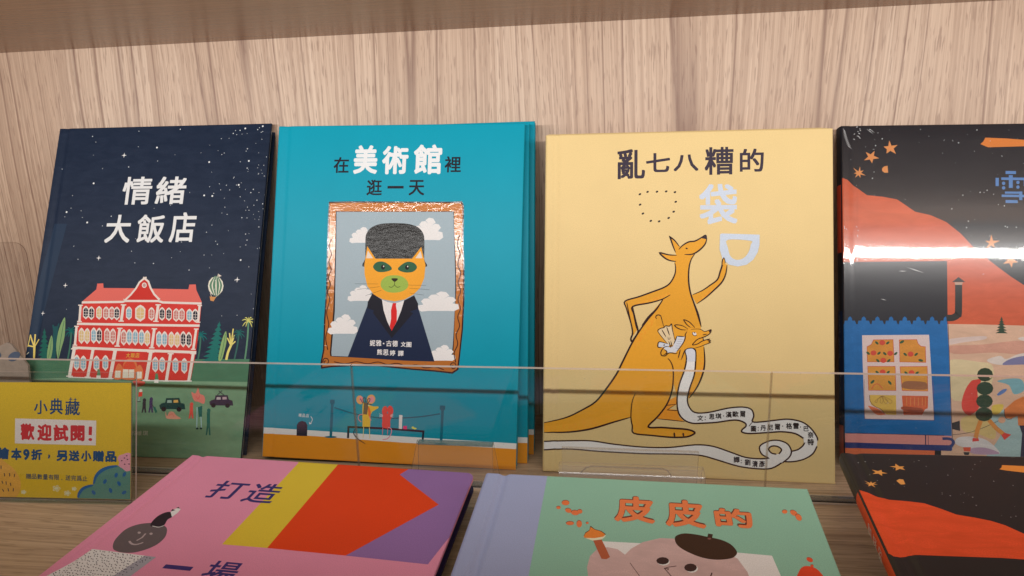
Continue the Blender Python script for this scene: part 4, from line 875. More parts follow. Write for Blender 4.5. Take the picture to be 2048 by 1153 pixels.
["P",7,171,[2772,3039,2589,2941,2541,2773,2377,2384,2382,2251,2769,2714,2706,2739,2839,2792,2854,2883],0],
["P",7,172,[2170,2947,2277,2907,2380,2888,2473,2900,2589,2941,2541,2758,2471,2566,2377,2384,2284,2554,2210,2750],0],
["P",7,173,[2377,2888,2442,2892,2438,2846,2461,2741,2465,2559,2377,2381,2337,2465,2357,2602,2348,2753,2366,2845],0],
["S",7,174,[1153,4065,1107,3919,1162,3774,1116,3629,1171,3483,1120,3344,1170,3203,1119,3065,1169,2924,1120,2693,1172,2461,1124,2231,1175,2001],1,17,0],
["S",7,174,[3583,4161,3544,3983,3602,3808,3564,3630,3622,3456,3581,3287,3632,3131,3588,2976,3639,2821,3594,2666,3634,2503,3575,2343,3610,2175,3550,2015,3585,1848],1,17,0],
["S",7,175,[1305,1786,1520,1756,1732,1799,1945,1770,2146,1809,2325,1766,2505,1796,2683,1753,2859,1779,3029,1732,3203,1757,3372,1709],1,17,0],
["S",7,174,[1085,1760,1110,1834,1177,1836,1200,1773,1144,1734,1113,1779,1150,1799],1,17,0],
["S",7,175,[3482,1758,3507,1830,3571,1832,3592,1770,3538,1733,3509,1777,3545,1796],1,16,0],
["T",4,126,"妮",[2026,2151,104,111],0,0.02],
["T",4,126,"雅",[2141,2152,105,112],0,0.02],
["T",4,126,"古",[2334,2152,105,110],0,0.02],
["T",4,126,"德",[2449,2152,103,112],0,0.02],
["T",4,126,"文",[2605,2143,93,90],0,0.02],
["T",4,126,"圖",[2709,2141,93,93],0,0.02],
["T",4,126,"熊",[2166,1990,100,106],0,0.02],
["T",4,126,"思",[2282,1987,106,106],0,0.02],
["T",4,126,"婷",[2409,1981,103,102],0,0.02],
["T",4,126,"譯",[2563,1979,106,102],0,0.02],
["E",4,126,[2235,2147,14,0,1,-14],12],
["T",6,171,"在",[1272,5463,299,308],0,0.022],
["T",6,171,"裡",[3409,5465,310,307],0,0.022],
["T",6,171,"逛",[1933,5034,300,299],0,0.022],
["T",6,171,"一",[2341,5039,311,53],0,0.022],
["T",6,171,"天",[2742,5030,301,292],0,0.022],
["T",6,176,"美",[1740,5564,467,547],0,0.03],
["T",6,176,"術",[2314,5551,505,536],0,0.03],
["T",6,176,"館",[2934,5561,536,559],0,0.03],
],
'pocket': [
["P",8,126,[4098,508,4214,544,4306,629,4314,721,4284,768,4469,847,4521,705,4508,585,4421,461,4259,364,4028,337,3982,395],0],
["S",8,174,[4098,508,4214,544,4302,625,4321,709,4273,768],1,23,0],
["S",8,174,[4009,336,4144,344,4305,389,4444,481,4513,609],1,23,0],
["P",8,126,[-217,502,8,520,445,547,822,559,1197,518,1691,487,2130,497,2565,558,2852,544,3138,458,3374,383,3609,368,3772,387,3936,466,3981,335,3795,219,3561,202,3256,232,2900,327,2613,388,2130,388,1691,376,949,386,446,406,9,374,-216,360],0],
["S",8,174,[-217,502,8,520,445,547,822,559,1197,518,1691,487,2130,497,2565,558,2852,544,3138,458,3374,383,3609,368,3772,387],1,24,0],
["S",8,174,[3981,335,3795,219,3561,202,3256,232,2900,327,2613,388,2130,388,1691,376,949,386,446,406,9,374,-216,360],1,24,0],
["P",8,126,[3609,525,3621,586,3703,645,3820,679,3936,678,4052,627,4107,521,4074,411,3981,318,3865,330,3749,386,3656,430],0,[3791,472,3854,450,3924,470,3954,527,3913,573,3843,590,3785,573,3754,526]],
["S",8,174,[3749,386,3644,442,3604,525,3621,591,3715,650,3820,681,3936,678,4052,627,4110,514,4074,411,3970,318],1,23,0],
["S",8,174,[3912,460,3954,527,3913,573,3843,590,3778,573,3749,526,3796,470,3870,454],1,23,0],
["P",8,126,[3814,360,3901,426,3986,391,3935,321,3842,288],0],
["P",9,177,[2055,1256,2250,1361,2250,1224,2129,1147,2262,1133,2299,1016,2384,940,1934,974,1885,1002],0],
["S",9,174,[2092,1207,2238,1227,2100,1128,2262,1121],0,15,0],
["S",9,174,[1934,974,2178,958,2396,940],1,15,1],
["P",9,178,[2014,3002,1929,2850,1781,2673,1634,2470,1499,2241,1339,1911,1240,1708,1067,1452,893,1234,693,1102,441,968,213,892,-16,839,-221,806,-219,672,6,677,444,698,821,767,1195,892,1487,984,1517,866,1542,722,1837,691,2178,674,2420,688,2529,733,2546,766,2444,811,2178,824,2008,831,1788,835,1934,1004,2080,1202,2165,1408,2196,1607,2250,1410,2274,1262,2468,1342,2588,1518,2673,1693,2713,1917,2713,2139,2672,2436,2648,2560,2588,2758,2515,3006],0],
["P",9,179,[5,776,442,842,945,972,1441,1188,1479,989,1145,883,695,742,6,682],0],
["P",9,180,[2632,1618,2624,1816,2656,2014,2709,2015,2709,1842,2661,1656,2564,1493],0],
["P",9,179,[1552,1366,1639,1094,1665,772,1837,802,2420,744,2420,695,1886,693,1547,730,1497,990],0],
["P",9,181,[1536,2242,1732,2547,1929,2775,2002,2851,1929,2675,1733,2421,1561,2142],0],
["P",9,182,[1913,2556,1882,2840,2000,2977,2029,3022,1852,2975,1763,3080,1999,3188,2132,3279,2219,3445,2237,3566,2219,3656,2248,3792,2541,3792,2490,3687,2456,3536,2446,3311,2483,3116,2571,2862,2658,2567],0],
["P",9,182,[1384,2971,1704,3080,2058,3233,2191,3204,2147,3083,2000,3007,1793,2945,1514,2878,1557,2700,1595,2490,1528,2383,1468,2624,1407,2850],0],
["P",9,183,[1586,2943,1852,3021,2132,3128,2147,3083,2000,3007,1556,2904],0],
["P",9,182,[2498,3086,2658,3147,2802,3253,2925,3351,2969,3478,3008,3597,3008,3642,3012,3687,3031,3720,3048,3687,3051,3627,3088,3597,3069,3478,3019,3358,2990,3299,2860,3164,2730,3043,2585,2930],0],
["P",9,183,[2614,3012,2802,3171,2947,3291,2990,3314,2860,3164,2730,3051,2600,2945],0],
["P",9,182,[2234,3626,2219,3671,2087,3686,1968,3804,2116,3784,2245,3769,2219,3837,2145,4072,2233,4004,2299,3916,2336,3928,2453,4000,2555,4010,2657,4070,2730,4115,2752,4077,2749,4025,2701,3927,2614,3844,2541,3792,2468,3656],0],
["P",9,184,[1998,3785,2116,3762,2219,3709,2219,3679,2101,3694],0],
["P",9,142,[2664,4065,2730,4119,2753,4085,2747,4043,2701,4050],1],
["S",9,185,[2233,3815,2189,3928,2145,4064,2145,4076,2218,4019,2299,3913],1,27,1],
["S",9,185,[2256,3766,2116,3774,1968,3807,2057,3716,2145,3674,2241,3659],1,27,1],
["S",9,185,[2285,3863,2351,3935,2453,3995,2555,4009,2657,4065,2723,4115],1,26,1],
["S",9,185,[2753,4062,2723,3957,2628,3852,2512,3784,2380,3780],1,26,1],
["S",9,185,[2219,3641,2234,3551,2219,3430,2146,3294,2043,3215,1852,3138,1615,3049,1384,2971,1407,2850,1475,2624,1528,2413],1,27,1],
["S",9,185,[2555,3792,2490,3687,2456,3536,2451,3326,2483,3116,2556,2907,2614,2758,2658,2567],1,26,1],
["S",9,185,[2147,3088,2000,3007,1793,2945,1514,2881,1534,2745,1572,2551,1595,2474],1,27,1],
["S",9,185,[2026,3007,1912,2840,1779,2703,1669,2552],1,27,1],
["S",9,185,[2520,3094,2672,3162,2802,3253,2925,3351,2969,3478,3005,3597,3008,3657,3029,3720,3051,3672,3048,3627],1,26,1],
["S",9,185,[3085,3600,3062,3448,2997,3306,2860,3164,2730,3043,2592,2942],1,26,1],
["E",9,185,[2417,3882,19,-7,-4,-11],12],
["S",9,185,[2014,3002,1929,2850,1781,2673,1634,2470,1499,2241,1339,1911,1240,1708,1067,1452,893,1234,693,1102,441,968,213,892,-16,839],1,30,1],
["S",9,174,[6,675,444,698,821,767,1195,892,1482,984],1,30,1],
["S",9,185,[2515,3006,2587,2808,2660,2547],1,29,1],
["S",9,185,[2704,2213,2718,1966,2689,1768,2600,1543,2463,1337],1,29,1],
["S",9,174,[1564,1391,1510,1240,1492,990,1517,841,1542,717,1837,691,2178,671,2420,688,2541,741,2541,778,2420,813,2178,824,2008,831,1783,833,1934,1004,2080,1202,2165,1408,2196,1607,2195,1831,2151,1954,2107,2003],1,29,1],
["S",9,174,[2215,754,2222,680],1,29,1],
["S",9,174,[2360,752,2372,693],1,29,1],
["S",9,185,[1413,2951,1464,2694,1515,2443,1486,2329,1506,2279,1548,2338,1597,2419,1604,2482,1559,2670,1513,2884],1,30,1],
["P",8,126,[2399,2146,2467,2184,2540,2173,2569,2112,2564,1889,2540,1715,2473,1515,2432,1316,2468,1182,2565,1099,2781,1110,3091,1189,3328,1216,3470,1183,3512,1080,3493,977,3657,983,3891,1020,4077,1038,4285,997,4423,893,4510,764,4521,705,4307,661,4300,733,4169,807,3960,829,3750,809,3445,781,3323,801,3328,843,3387,901,3363,958,3210,997,2900,947,2661,925,2517,920,2384,969,2287,1090,2262,1311,2298,1560,2383,1810,2419,2009],0],
["S",8,174,[2399,2146,2467,2184,2540,2173,2569,2112,2564,1889,2540,1715,2473,1515,2432,1316,2468,1182,2565,1099,2781,1110,3091,1189,3328,1216,3470,1183,3512,1080,3493,977,3657,983,3891,1020,4077,1038,4285,997,4423,893,4510,764,4521,705],1,24,0],
["S",8,174,[4300,733,4169,807,3960,829,3750,809,3445,781,3323,801,3328,843,3387,901,3363,958,3210,997,2900,947,2661,925,2517,920,2384,969,2287,1090,2262,1311,2298,1560,2383,1810,2419,2009,2399,2146],1,24,0],
["S",8,174,[3493,977,3434,902],0,12,0],
["P",10,186,[1942,2455,1982,2511,2047,2527,2076,2553,2141,2554,2167,2592,2199,2463,2225,2316,2193,2227,2106,2247],0],
["S",10,185,[2106,2247,1942,2455,1986,2511,2040,2526,2069,2556,2134,2552,2167,2590,2181,2500,2200,2419,2221,2316],1,17,1],
["S",10,185,[2004,2493,2077,2365],1,17,1],
["S",10,185,[2085,2541,2135,2395],1,17,1],
["S",10,185,[1923,2675,1905,2692,1912,2726,1945,2742,1981,2730,1996,2697,2040,2531],1,17,1],
["S",10,185,[2120,2299,2182,2112],1,17,1],
["S",10,185,[2153,2303,2204,2109],1,17,1],
["P",10,187,[1961,2282,2135,2240,2121,2203,2048,2191,1943,2196],0],
["P",10,187,[2257,2383,2387,2377,2365,2289,2294,2184,2236,2102,2179,2108,2142,2181,2193,2212],0],
["P",10,188,[2034,2179,2077,2202,2142,2196,2186,2109,2106,2100],0],
["S",10,185,[2091,2254,1961,2282,1943,2194,2005,2190],1,17,1],
["S",10,185,[2257,2384,2380,2377],1,17,1],
["S",10,185,[2048,2246,2041,2209],1,17,1],
["S",10,185,[2142,2196,2077,2204,2027,2172,1990,2105,2005,2053,2063,2047,2106,2085,2150,2100,2229,2087,2272,2103],1,17,1],
["S",10,185,[2048,2150,2085,2129,2085,2092,2034,2061],1,17,1],
["S",10,185,[2257,2383,2236,2323,2207,2249],1,17,1],
["S",10,185,[2272,2331,2355,2331],0,9,1],
["S",10,185,[2262,2294,2339,2293],0,9,1],
["S",10,185,[2252,2257,2323,2254],0,9,1],
["S",10,185,[2242,2220,2307,2215],0,9,1],
["S",10,185,[2232,2183,2292,2177],0,9,1],
["S",10,189,[2115,2321,2087,2354],0,7,1],
["S",10,189,[2118,2321,2099,2362],0,7,1],
["S",10,189,[2121,2321,2111,2369],0,7,1],
["S",10,189,[2124,2321,2124,2377],0,7,1],
["S",10,189,[2127,2321,2136,2370],0,7,1],
["S",10,189,[2130,2321,2148,2362],0,7,1],
["S",10,189,[2133,2321,2161,2355],0,7,1],
["P",10,190,[2423,2466,2437,2503,2566,2513,2652,2507,2709,2471,2752,2479,2820,2502,2809,2450,2752,2405,2695,2368,2698,2309,2795,2340,2809,2293,2709,2243,2559,2186,2495,2195,2394,2160,2337,1987,2272,1986,2305,2148,2258,2125,2365,2289,2394,2377],0],
["P",10,191,[2437,2507,2372,2488,2272,2516,2221,2570,2293,2575,2379,2550],0],
["P",10,192,[2473,2537,2408,2599,2372,2661,2451,2629,2509,2578,2559,2527],0],
["S",10,185,[2437,2509,2365,2554,2293,2574,2221,2570,2257,2530,2329,2498,2405,2492],1,17,1],
["S",10,185,[2480,2537,2423,2584,2372,2663,2451,2633,2509,2582,2555,2531],1,17,1],
["S",10,185,[2487,2500,2580,2511,2652,2503,2709,2471,2759,2480,2820,2503,2809,2450,2759,2406,2681,2368,2602,2337,2545,2284,2516,2240,2595,2256,2681,2309,2795,2344,2766,2325,2812,2315,2780,2296,2809,2285,2709,2243,2638,2213,2559,2188],1,16,1],
["S",10,185,[2426,2466,2398,2414,2391,2333,2337,2229,2258,2125],1,17,1],
["S",10,185,[2315,2159,2280,2007],1,17,1],
["S",10,185,[2391,2160,2330,1987],1,17,1],
["S",10,185,[2688,2364,2696,2309],1,16,1],
["S",10,185,[2681,2410,2752,2427],1,16,1],
["E",10,193,[2548,2428,32,-12,-9,-26],12],
["S",10,185,[2534,2453,2552,2450,2550,2435],1,11,0],
["S",10,185,[2512,2453,2520,2416,2552,2395,2584,2406],1,10,0],
["P",10,194,[2787,2487,2820,2503,2805,2450,2787,2457],0],
["P",10,195,[2399,2146,2431,2171,2515,2180,2564,2136,2564,1963,2419,1960],0],
["S",10,185,[2383,1810,2419,2009,2394,2133,2443,2179,2527,2180,2569,2112,2564,1889],1,15,0],
["T",4,196,"文",[2645,1010,98,93],0,0.03],
["T",4,196,"思",[2832,1041,88,93],0,0.03],
["T",4,196,"琪",[2941,1054,100,93],0,0.03],
["T",4,196,"漢",[3108,1083,100,100],0,0.03],
["T",4,196,"歐",[3219,1095,100,98],0,0.03],
["T",4,196,"爾",[3334,1101,92,102],0,0.03],
["T",4,196,"圖",[3507,861,85,97],0,0.03],
["T",4,196,"丹",[3663,879,91,92],0,0.03],
["T",4,196,"尼",[3774,890,93,97],0,0.03],
["T",4,196,"爾",[3890,906,91,102],0,0.03],
["T",4,196,"格",[4074,927,97,101],0,0.03],
["T",4,196,"雷",[4183,931,93,101],0,0.03],
["T",4,196,"巴",[4342,890,78,82],0,0.03],
["T",4,196,"奈",[4413,794,92,101],0,0.03],
["T",4,196,"特",[4413,677,101,106],0,0.03],
["T",4,142,"譯",[3235,338,99,102],0,0.03],
["T",4,142,"劉",[3411,302,94,102],0,0.03],
["T",4,142,"清",[3531,280,89,106],0,0.03],
["T",4,142,"彥",[3641,285,94,106],0,0.03],
["E",4,197,[2726,1030,10,0,0,-10],8],
["E",4,197,[2726,986,10,0,0,-10],8],
["E",4,197,[3024,1059,10,0,0,-10],8],
["E",4,197,[3582,883,9,0,0,-10],8],
["E",4,197,[3582,839,9,0,0,-10],8],
["E",4,197,[3972,921,9,0,0,-10],8],
["E",4,197,[4253,916,9,0,0,-10],8],
["E",4,197,[3310,329,9,0,0,-10],8],
["E",4,197,[3310,290,9,0,0,-10],8],
["T",6,87,"亂",[1476,5355,484,532],0,0.024],
["T",6,87,"七",[1934,5372,412,340],0,0.024],
["T",6,87,"八",[2406,5359,424,295],0,0.024],
["T",6,87,"糟",[2955,5383,484,485],0,0.024],
["T",6,87,"的",[3492,5383,397,401],0,0.024],
["T",6,198,"袋",[2940,4639,647,703],0,0.026],
["P",6,199,[2969,4122,2998,4137,3615,4114,3612,3941,3583,3817,3511,3693,3404,3606,3261,3576,3118,3605,3010,3705,2962,3867],0,[3094,4029,3099,3892,3130,3767,3190,3705,3273,3688,3369,3730,3440,3829,3469,3941,3469,4011]],
["E",11,196,[1629,4826,23,11,7,-16],8],
["E",11,196,[1759,4865,22,10,7,-16],8],
["E",11,196,[1918,4866,22,10,7,-16],8],
["E",11,196,[2073,4869,22,10,7,-16],8],
["E",11,196,[2221,4854,22,10,7,-16],8],
["E",11,196,[2234,4687,22,10,7,-16],8],
["E",11,196,[2200,4517,22,10,7,-16],8],
["E",11,196,[2116,4409,22,11,7,-16],8],
["E",11,196,[1956,4352,22,11,7,-16],8],
["E",11,196,[1815,4361,22,11,7,-16],8],
["E",11,196,[1681,4489,23,11,7,-16],8],
["E",11,196,[1633,4645,23,11,7,-16],8],
["P",9,200,[3008,3597,3005,3657,3029,3720,3048,3680,3051,3620],0],
["S",9,185,[3005,3597,3008,3657,3029,3723,3051,3675,3048,3627],1,13,1],
],
'snow': [
["P",0,201,[-173,4993,14,4992,90,4959,198,4853,413,4681,672,4653,908,4607,1035,4514,1203,4387,1456,4326,1706,4206,1931,4008,2133,3765,2314,3597,2495,3442,2694,3278,2893,3136,3130,2974,5186,2974,5164,2500,-196,2356],0],
["P",0,202,[1585,2432,2203,2439,3013,2437,5164,2484,5058,140,1533,-56],0],
["P",0,203,[1683,2166,1993,2220,2280,2240,2258,2184,1950,2130,1681,2077],1],
["P",0,204,[1701,2056,2194,2093,2879,2180,2872,1961,2395,1967,1781,1925],1],
["P",0,205,[2290,1832,2494,1915,2594,1864,2798,1958,2999,1965,2994,1812,2490,1762],1],
["P",0,206,[2531,1774,2655,1866,2877,1928,3098,1935,3094,1815,2652,1767],1],
["P",0,207,[1696,1811,2146,1805,2388,1725,2275,1283,1763,1131,1699,1480],1],
["P",0,208,[2442,1486,2645,1538,2825,1523,2854,1350,2698,1278,2622,1428],1],
["P",0,209,[2437,1268,2519,1347,2590,1361,2558,1305,2466,1247],1],
["P",0,210,[2786,2221,2881,2250,3108,2257,3105,2176,2865,2180],1],
["P",0,211,[2352,916,2556,1018,2769,935,2983,944,2960,176,2245,137,2397,454,2473,612,2348,761],1],
["P",0,212,[1871,832,2091,905,2350,823,2402,608,2341,513,2112,594,1895,631],1],
["P",0,213,[1790,501,1995,542,2254,493,2451,302,2335,281,1817,378],1],
["P",0,214,[2356,1072,2530,1095,2468,952,2367,932],1],
["P",0,215,[2005,341,2222,368,2450,287,2248,253,2017,264],1],
["P",12,216,[-449,3463,-56,3480,1702,3525,1690,2490,1677,2367,-457,2263],0],
["P",12,217,[-457,2366,-446,2373,-434,2435,-387,2436,-380,2482,-347,2513,-314,2484,-308,2439,-261,2440,-239,2379,-218,2379,-206,2441,-159,2442,-152,2488,-119,2519,-87,2490,-81,2444,-34,2446,-13,2385,9,2385,20,2447,68,2448,75,2494,107,2525,139,2496,145,2450,192,2451,213,2391,235,2391,246,2453,293,2454,300,2500,333,2530,364,2501,370,2456,417,2457,438,2397,459,2397,470,2459,517,2460,524,2505,557,2536,588,2507,594,2462,641,2463,661,2403,682,2403,694,2464,740,2466,747,2511,780,2541,811,2513,817,2468,863,2469,883,2408,904,2409,916,2470,962,2471,969,2517,1002,2547,1033,2518,1038,2473,1084,2475,1104,2414,1125,2415,1137,2476,1183,2477,1190,2522,1222,2552,1253,2524,1259,2479,1305,2480,1324,2420,1345,2421,1357,2482,1403,2483,1410,2528,1442,2558,1472,2530,1478,2485,1524,2486,1543,2426,1564,2427,1576,2487,1621,2489,1628,2534,1660,2563,1680,2535,1679,2490,1680,2501,1696,2011,1701,1480,1714,300,-471,276],0],
["S",12,218,[1693,2457,1702,1923,1708,1260,1725,344],1,8,0],
["S",12,219,[1670,2535,1774,2544,1847,2595,1865,2663,1878,3130],1,111,0],
["P",12,219,[1775,3159,1881,3249,1986,3163],0],
["P",12,220,[1812,3156,1945,3158,1931,3113,1824,3111],0],
["P",12,221,[2541,2586,2545,2569,2563,2531,2549,2523,2579,2485,2554,2477,2593,2439,2558,2430,2606,2392,2562,2384,2619,2346,2567,2338,2630,2300,2436,2295,2502,2336,2450,2342,2509,2382,2465,2389,2516,2429,2481,2436,2523,2476,2498,2482,2530,2522,2516,2529,2537,2569],0],
["P",12,222,[301,2200,1387,2240,1403,1812,1423,1217,1438,787,897,779,324,762,314,1258,304,1775],0],
["P",12,223,[487,2126,805,2140,816,1755,382,1740,379,2003,448,2044],0],
["P",12,223,[906,2139,1188,2152,1207,2081,1254,2037,1323,2033,1326,1763,908,1758],0],
["P",12,224,[386,1664,832,1679,838,1265,395,1252],0],
["P",12,224,[909,1677,1346,1697,1348,1277,938,1269],0],
["S",12,225,[487,2126,805,2140,816,1755,382,1740,379,2003,448,2044,487,2126],0,8,0],
["S",12,225,[906,2139,1188,2152,1207,2081,1254,2037,1323,2033,1326,1763,908,1758,906,2139],0,8,0],
["S",12,226,[386,1664,832,1679,838,1265,395,1252,386,1664],0,8,0],
["S",12,226,[909,1677,1346,1697,1348,1277,938,1269,909,1677],0,8,0],
["E",12,227,[629,2081,49,1,-1,-45],12],
["E",12,228,[540,2074,27,-24,-12,-16],8],
["E",12,228,[718,2079,28,25,12,-15],8],
["E",12,229,[484,1899,49,2,-1,-45],12],
["E",12,228,[395,1891,27,-24,-13,-16],8],
["E",12,228,[573,1897,28,25,12,-15],8],
["E",12,230,[755,1901,48,2,-1,-45],12],
["E",12,228,[666,1893,27,-24,-12,-16],8],
["E",12,228,[844,1899,28,25,12,-15],8],
["E",12,230,[641,1776,49,2,-1,-45],12],
["E",12,228,[552,1768,27,-24,-12,-16],8],
["E",12,228,[730,1774,28,25,12,-15],8],
["E",12,230,[1085,1898,48,2,-1,-45],12],
["E",12,228,[997,1891,27,-24,-12,-16],8],
["E",12,228,[1173,1896,28,25,12,-15],8],
["E",12,231,[628,1574,49,2,-1,-45],12],
["E",12,232,[539,1566,27,-23,-12,-16],8],
["E",12,232,[716,1572,28,25,12,-15],8],
["E",12,233,[1094,1579,48,2,-1,-45],12],
["E",12,232,[1006,1572,27,-23,-12,-16],8],
["E",12,232,[1181,1578,28,25,12,-15],8],
["E",12,228,[948,2104,37,24,10,-19],8],
["E",12,228,[1244,1796,40,-10,-6,-22],8],
["E",12,234,[461,1400,33,30,13,-17],8],
["E",12,234,[741,1395,27,-33,-16,-15],8],
["S",12,235,[444,1272,487,1345,551,1365,624,1288],1,13,0],
["P",12,236,[939,1318,951,1403,1045,1437,1274,1431,1336,1400,1338,1311,1147,1293],1],
["P",12,237,[411,1174,837,1185,839,851,680,849,545,959,440,999,409,1076],0],
["P",12,238,[398,986,534,948,649,864,659,848,517,842,397,964],1],
["P",12,239,[931,1184,1352,1193,1343,985,1296,965,1251,871,954,856],0],
["P",12,240,[946,999,1245,979,1223,923,948,938],1],
["S",12,241,[1009,1156,1004,1013],0,15,0],
["S",12,241,[1071,1159,1067,1015],0,15,0],
["S",12,241,[1134,1162,1129,1018],0,15,0],
["S",12,241,[1196,1164,1192,1021],0,15,0],
["S",12,241,[1259,1167,1254,1023],0,14,0],
["S",12,241,[1310,1169,1306,1025],0,14,0],
["S",12,242,[622,1168,545,1104,525,1048,499,1069,600,1162],1,5,0],
["S",12,242,[622,1168,629,1096,609,1040,583,1061,600,1162],1,5,0],
["S",12,242,[622,1168,697,1088,677,1032,651,1053,600,1162],1,5,0],
["S",12,242,[622,1168,765,1091,746,1035,720,1056,600,1162],1,5,0],
["S",12,243,[411,1171,420,1065,493,979,587,939,649,864],1,8,0],
["S",12,244,[324,1441,323,1095,326,761,825,773,1437,788,1439,1141,1430,1472],0,5,0],
["P",12,245,[0,499,85,499,821,521,1708,538,1705,377,83,348,-2,346],0],
["P",12,246,[-2,348,83,348,819,360,1705,380,1703,286,817,267,82,251,-3,249],0],
["P",12,247,[-3,251,82,251,817,267,1437,277,1424,-384,-10,-470],0],
["S",12,248,[21,505,85,506,821,524,1596,539],0,9,0],
["S",12,249,[1296,529,1297,357],0,16,0],
["S",12,249,[1339,525,1339,359],0,7,0],
["S",12,250,[1438,342,1623,346,1705,377,1737,433,1707,475,1646,489,1564,484],1,45,0],
["P",13,251,[1720,755,1841,800,1843,628,1721,653],0],
["S",13,251,[1719,557,1968,603,2231,709,2480,847],1,7,0],
["P",13,252,[2193,1496,2106,1500,2032,1466,1941,1321,1880,1114,1896,974,1975,896,2041,918,2153,1048,2130,1297],1],
["S",13,253,[2169,815,2114,657,2085,523],0,67,0],
["S",13,253,[2299,828,2404,701,2516,606],0,69,0],
["P",13,254,[2029,458,2038,521,2125,517,2136,475],0],
["P",13,254,[2480,589,2531,630,2634,604,2528,510],0],
["E",13,221,[2222,923,136,6,-3,-118],12],
["E",13,221,[2235,1142,130,5,-3,-116],12],
["E",13,221,[2248,1358,131,5,-3,-113],12],
["E",13,255,[2256,1589,124,5,-3,-116],12],
["E",13,256,[2340,1544,19,1,0,-14],12],
["P",13,257,[3847,1474,2821,1239,2704,1172,2542,1018,2550,871,2638,867,2743,921,2747,761,3120,774,3822,799],0],
["P",13,258,[2764,762,3822,799,3796,70,2742,11,2803,628],0],
["E",13,259,[2497,842,58,3,-2,-56],12],
["S",13,260,[2542,1018,2540,925,2581,857,2653,868],1,7,0],
["P",13,261,[1886,358,2005,364,1996,294,1895,292],0],
["P",13,251,[1887,276,1986,281,1966,231,1904,230],0],
["P",5,262,[799,5668,781,5567,702,5557,756,5509,750,5432,815,5480,906,5422,868,5519,936,5585,834,5572],0],
["P",5,262,[551,5481,485,5419,403,5462,443,5378,372,5311,468,5325,508,5257,527,5333,627,5346,538,5392],0],
["P",5,263,[304,5201,276,5110,194,5184,246,5099,206,5079,247,5063,225,5001,277,5043,309,4993,308,5055,399,5034,322,5085,364,5127,309,5118],0],
["P",5,264,[669,5157,702,5196,763,5210,771,5086,711,5084,675,5117],0],
["P",5,265,[2418,3991,2390,3881,2318,3882,2379,3837,2322,3730,2412,3804,2468,3766,2451,3833,2551,3886,2445,3887],0],
["P",5,265,[2773,3648,2709,3574,2634,3629,2661,3553,2593,3489,2688,3500,2725,3424,2745,3505,2825,3518,2760,3563],0],
["P",5,266,[2286,5587,2335,5633,2368,5700,2700,5682,3315,5622,4119,5534,3312,5542,2985,5541,2406,5528],0],
["E",5,267,[2322,4729,6,5,-4,4],6],
["E",5,268,[4245,5490,9,8,-6,6],6],
["E",5,268,[3116,5509,7,4,-3,5],6],
["E",5,269,[3502,5807,0,8,-6,0],6],
["E",5,267,[3277,4613,3,4,-3,2],6],
["E",5,269,[4147,5754,4,1,-1,3],6],
["E",5,269,[1318,5862,7,4,-3,5],6],
["E",5,268,[3006,5491,3,4,-3,2],6],
["E",5,270,[2543,4515,4,7,-5,3],6],
["E",5,267,[2102,4747,2,4,-3,1],6],
["E",5,268,[1672,5430,6,0,0,4],6],
["E",5,269,[2879,5676,1,4,-3,1],6],
["E",5,271,[1984,3896,4,1,-1,3],6],
["E",5,269,[4587,5771,0,8,-6,0],6],
["E",5,269,[2081,5760,2,5,-3,1],6],
["E",5,269,[1454,5737,6,0,0,4],6],
["E",5,271,[2099,3970,5,2,-1,3],6],
["E",5,269,[612,5807,8,2,-2,6],6],
["E",5,272,[2840,4963,0,5,-4,0],6],
["E",5,272,[3831,5018,8,1,-1,6],6],
["E",5,268,[2187,5461,1,6,-4,1],6],
["E",5,267,[4760,4661,4,1,-1,3],6],
["E",5,273,[2027,4112,12,2,-1,9],6],
["E",5,268,[4858,5436,6,0,0,4],6],
["E",5,273,[3058,4169,8,1,-1,6],6],
["E",5,267,[541,4681,5,0,0,4],6],
["E",5,267,[1914,4598,0,5,-4,0],6],
["E",5,267,[2471,4698,8,2,-2,6],6],
["E",5,268,[4068,5368,5,1,-1,3],6],
["E",5,267,[3163,4741,1,8,-6,1],6],
["E",5,272,[3051,5017,4,1,0,3],6],
["E",5,274,[2627,5368,8,3,-2,5],6],
["E",5,267,[4069,4653,4,4,-3,3],6],
["E",5,271,[4521,3881,5,2,-1,3],6],
["E",5,273,[2816,4122,12,1,-1,9],6],
["E",5,269,[3761,5747,6,5,-4,4],6],
["E",5,268,[403,5557,4,5,-3,3],6],
["E",5,269,[4795,5686,1,5,-3,1],6],
["E",5,270,[4780,4531,7,9,-7,5],6],
["E",5,269,[810,5858,3,3,-2,2],6],
["E",5,274,[1874,5254,4,0,0,3],6],
["E",5,272,[3202,4890,5,3,-2,4],6],
["E",5,269,[4916,5720,10,6,-5,7],6],
["E",5,269,[3701,5621,5,3,-2,4],6],
["E",5,271,[3404,4026,1,8,-6,0],6],
["E",5,272,[242,4859,2,4,-3,2],6],
["E",5,267,[1982,4681,12,1,-1,9],6],
["E",5,269,[558,5687,1,6,-4,1],6],
["E",5,272,[3640,5083,9,8,-6,6],6],
["E",5,267,[2372,4768,5,11,-8,3],6],
["E",5,268,[2477,5422,3,3,-2,2],6],
["E",5,271,[3072,3983,1,6,-4,1],6],
["E",5,269,[1934,5612,12,4,-3,8],6],
["E",5,272,[3317,4973,4,2,-2,3],6],
["E",5,268,[3361,5481,2,8,-5,2],6],
["E",5,268,[3777,5473,4,3,-2,3],6],
["E",5,274,[2961,5237,5,1,-1,4],6],
["E",5,271,[1814,4024,2,4,-3,1],6],
["E",5,274,[4674,5307,5,1,-1,3],6],
["E",5,271,[2393,3967,7,5,-3,5],6],
["E",5,270,[2639,4495,9,8,-6,7],6],
["E",5,269,[479,5870,13,1,-1,9],6],
["E",5,267,[3536,4706,3,5,-4,2],6],
["E",5,270,[2851,4560,6,5,-4,4],6],
["E",5,269,[1291,5624,0,4,-3,0],6],
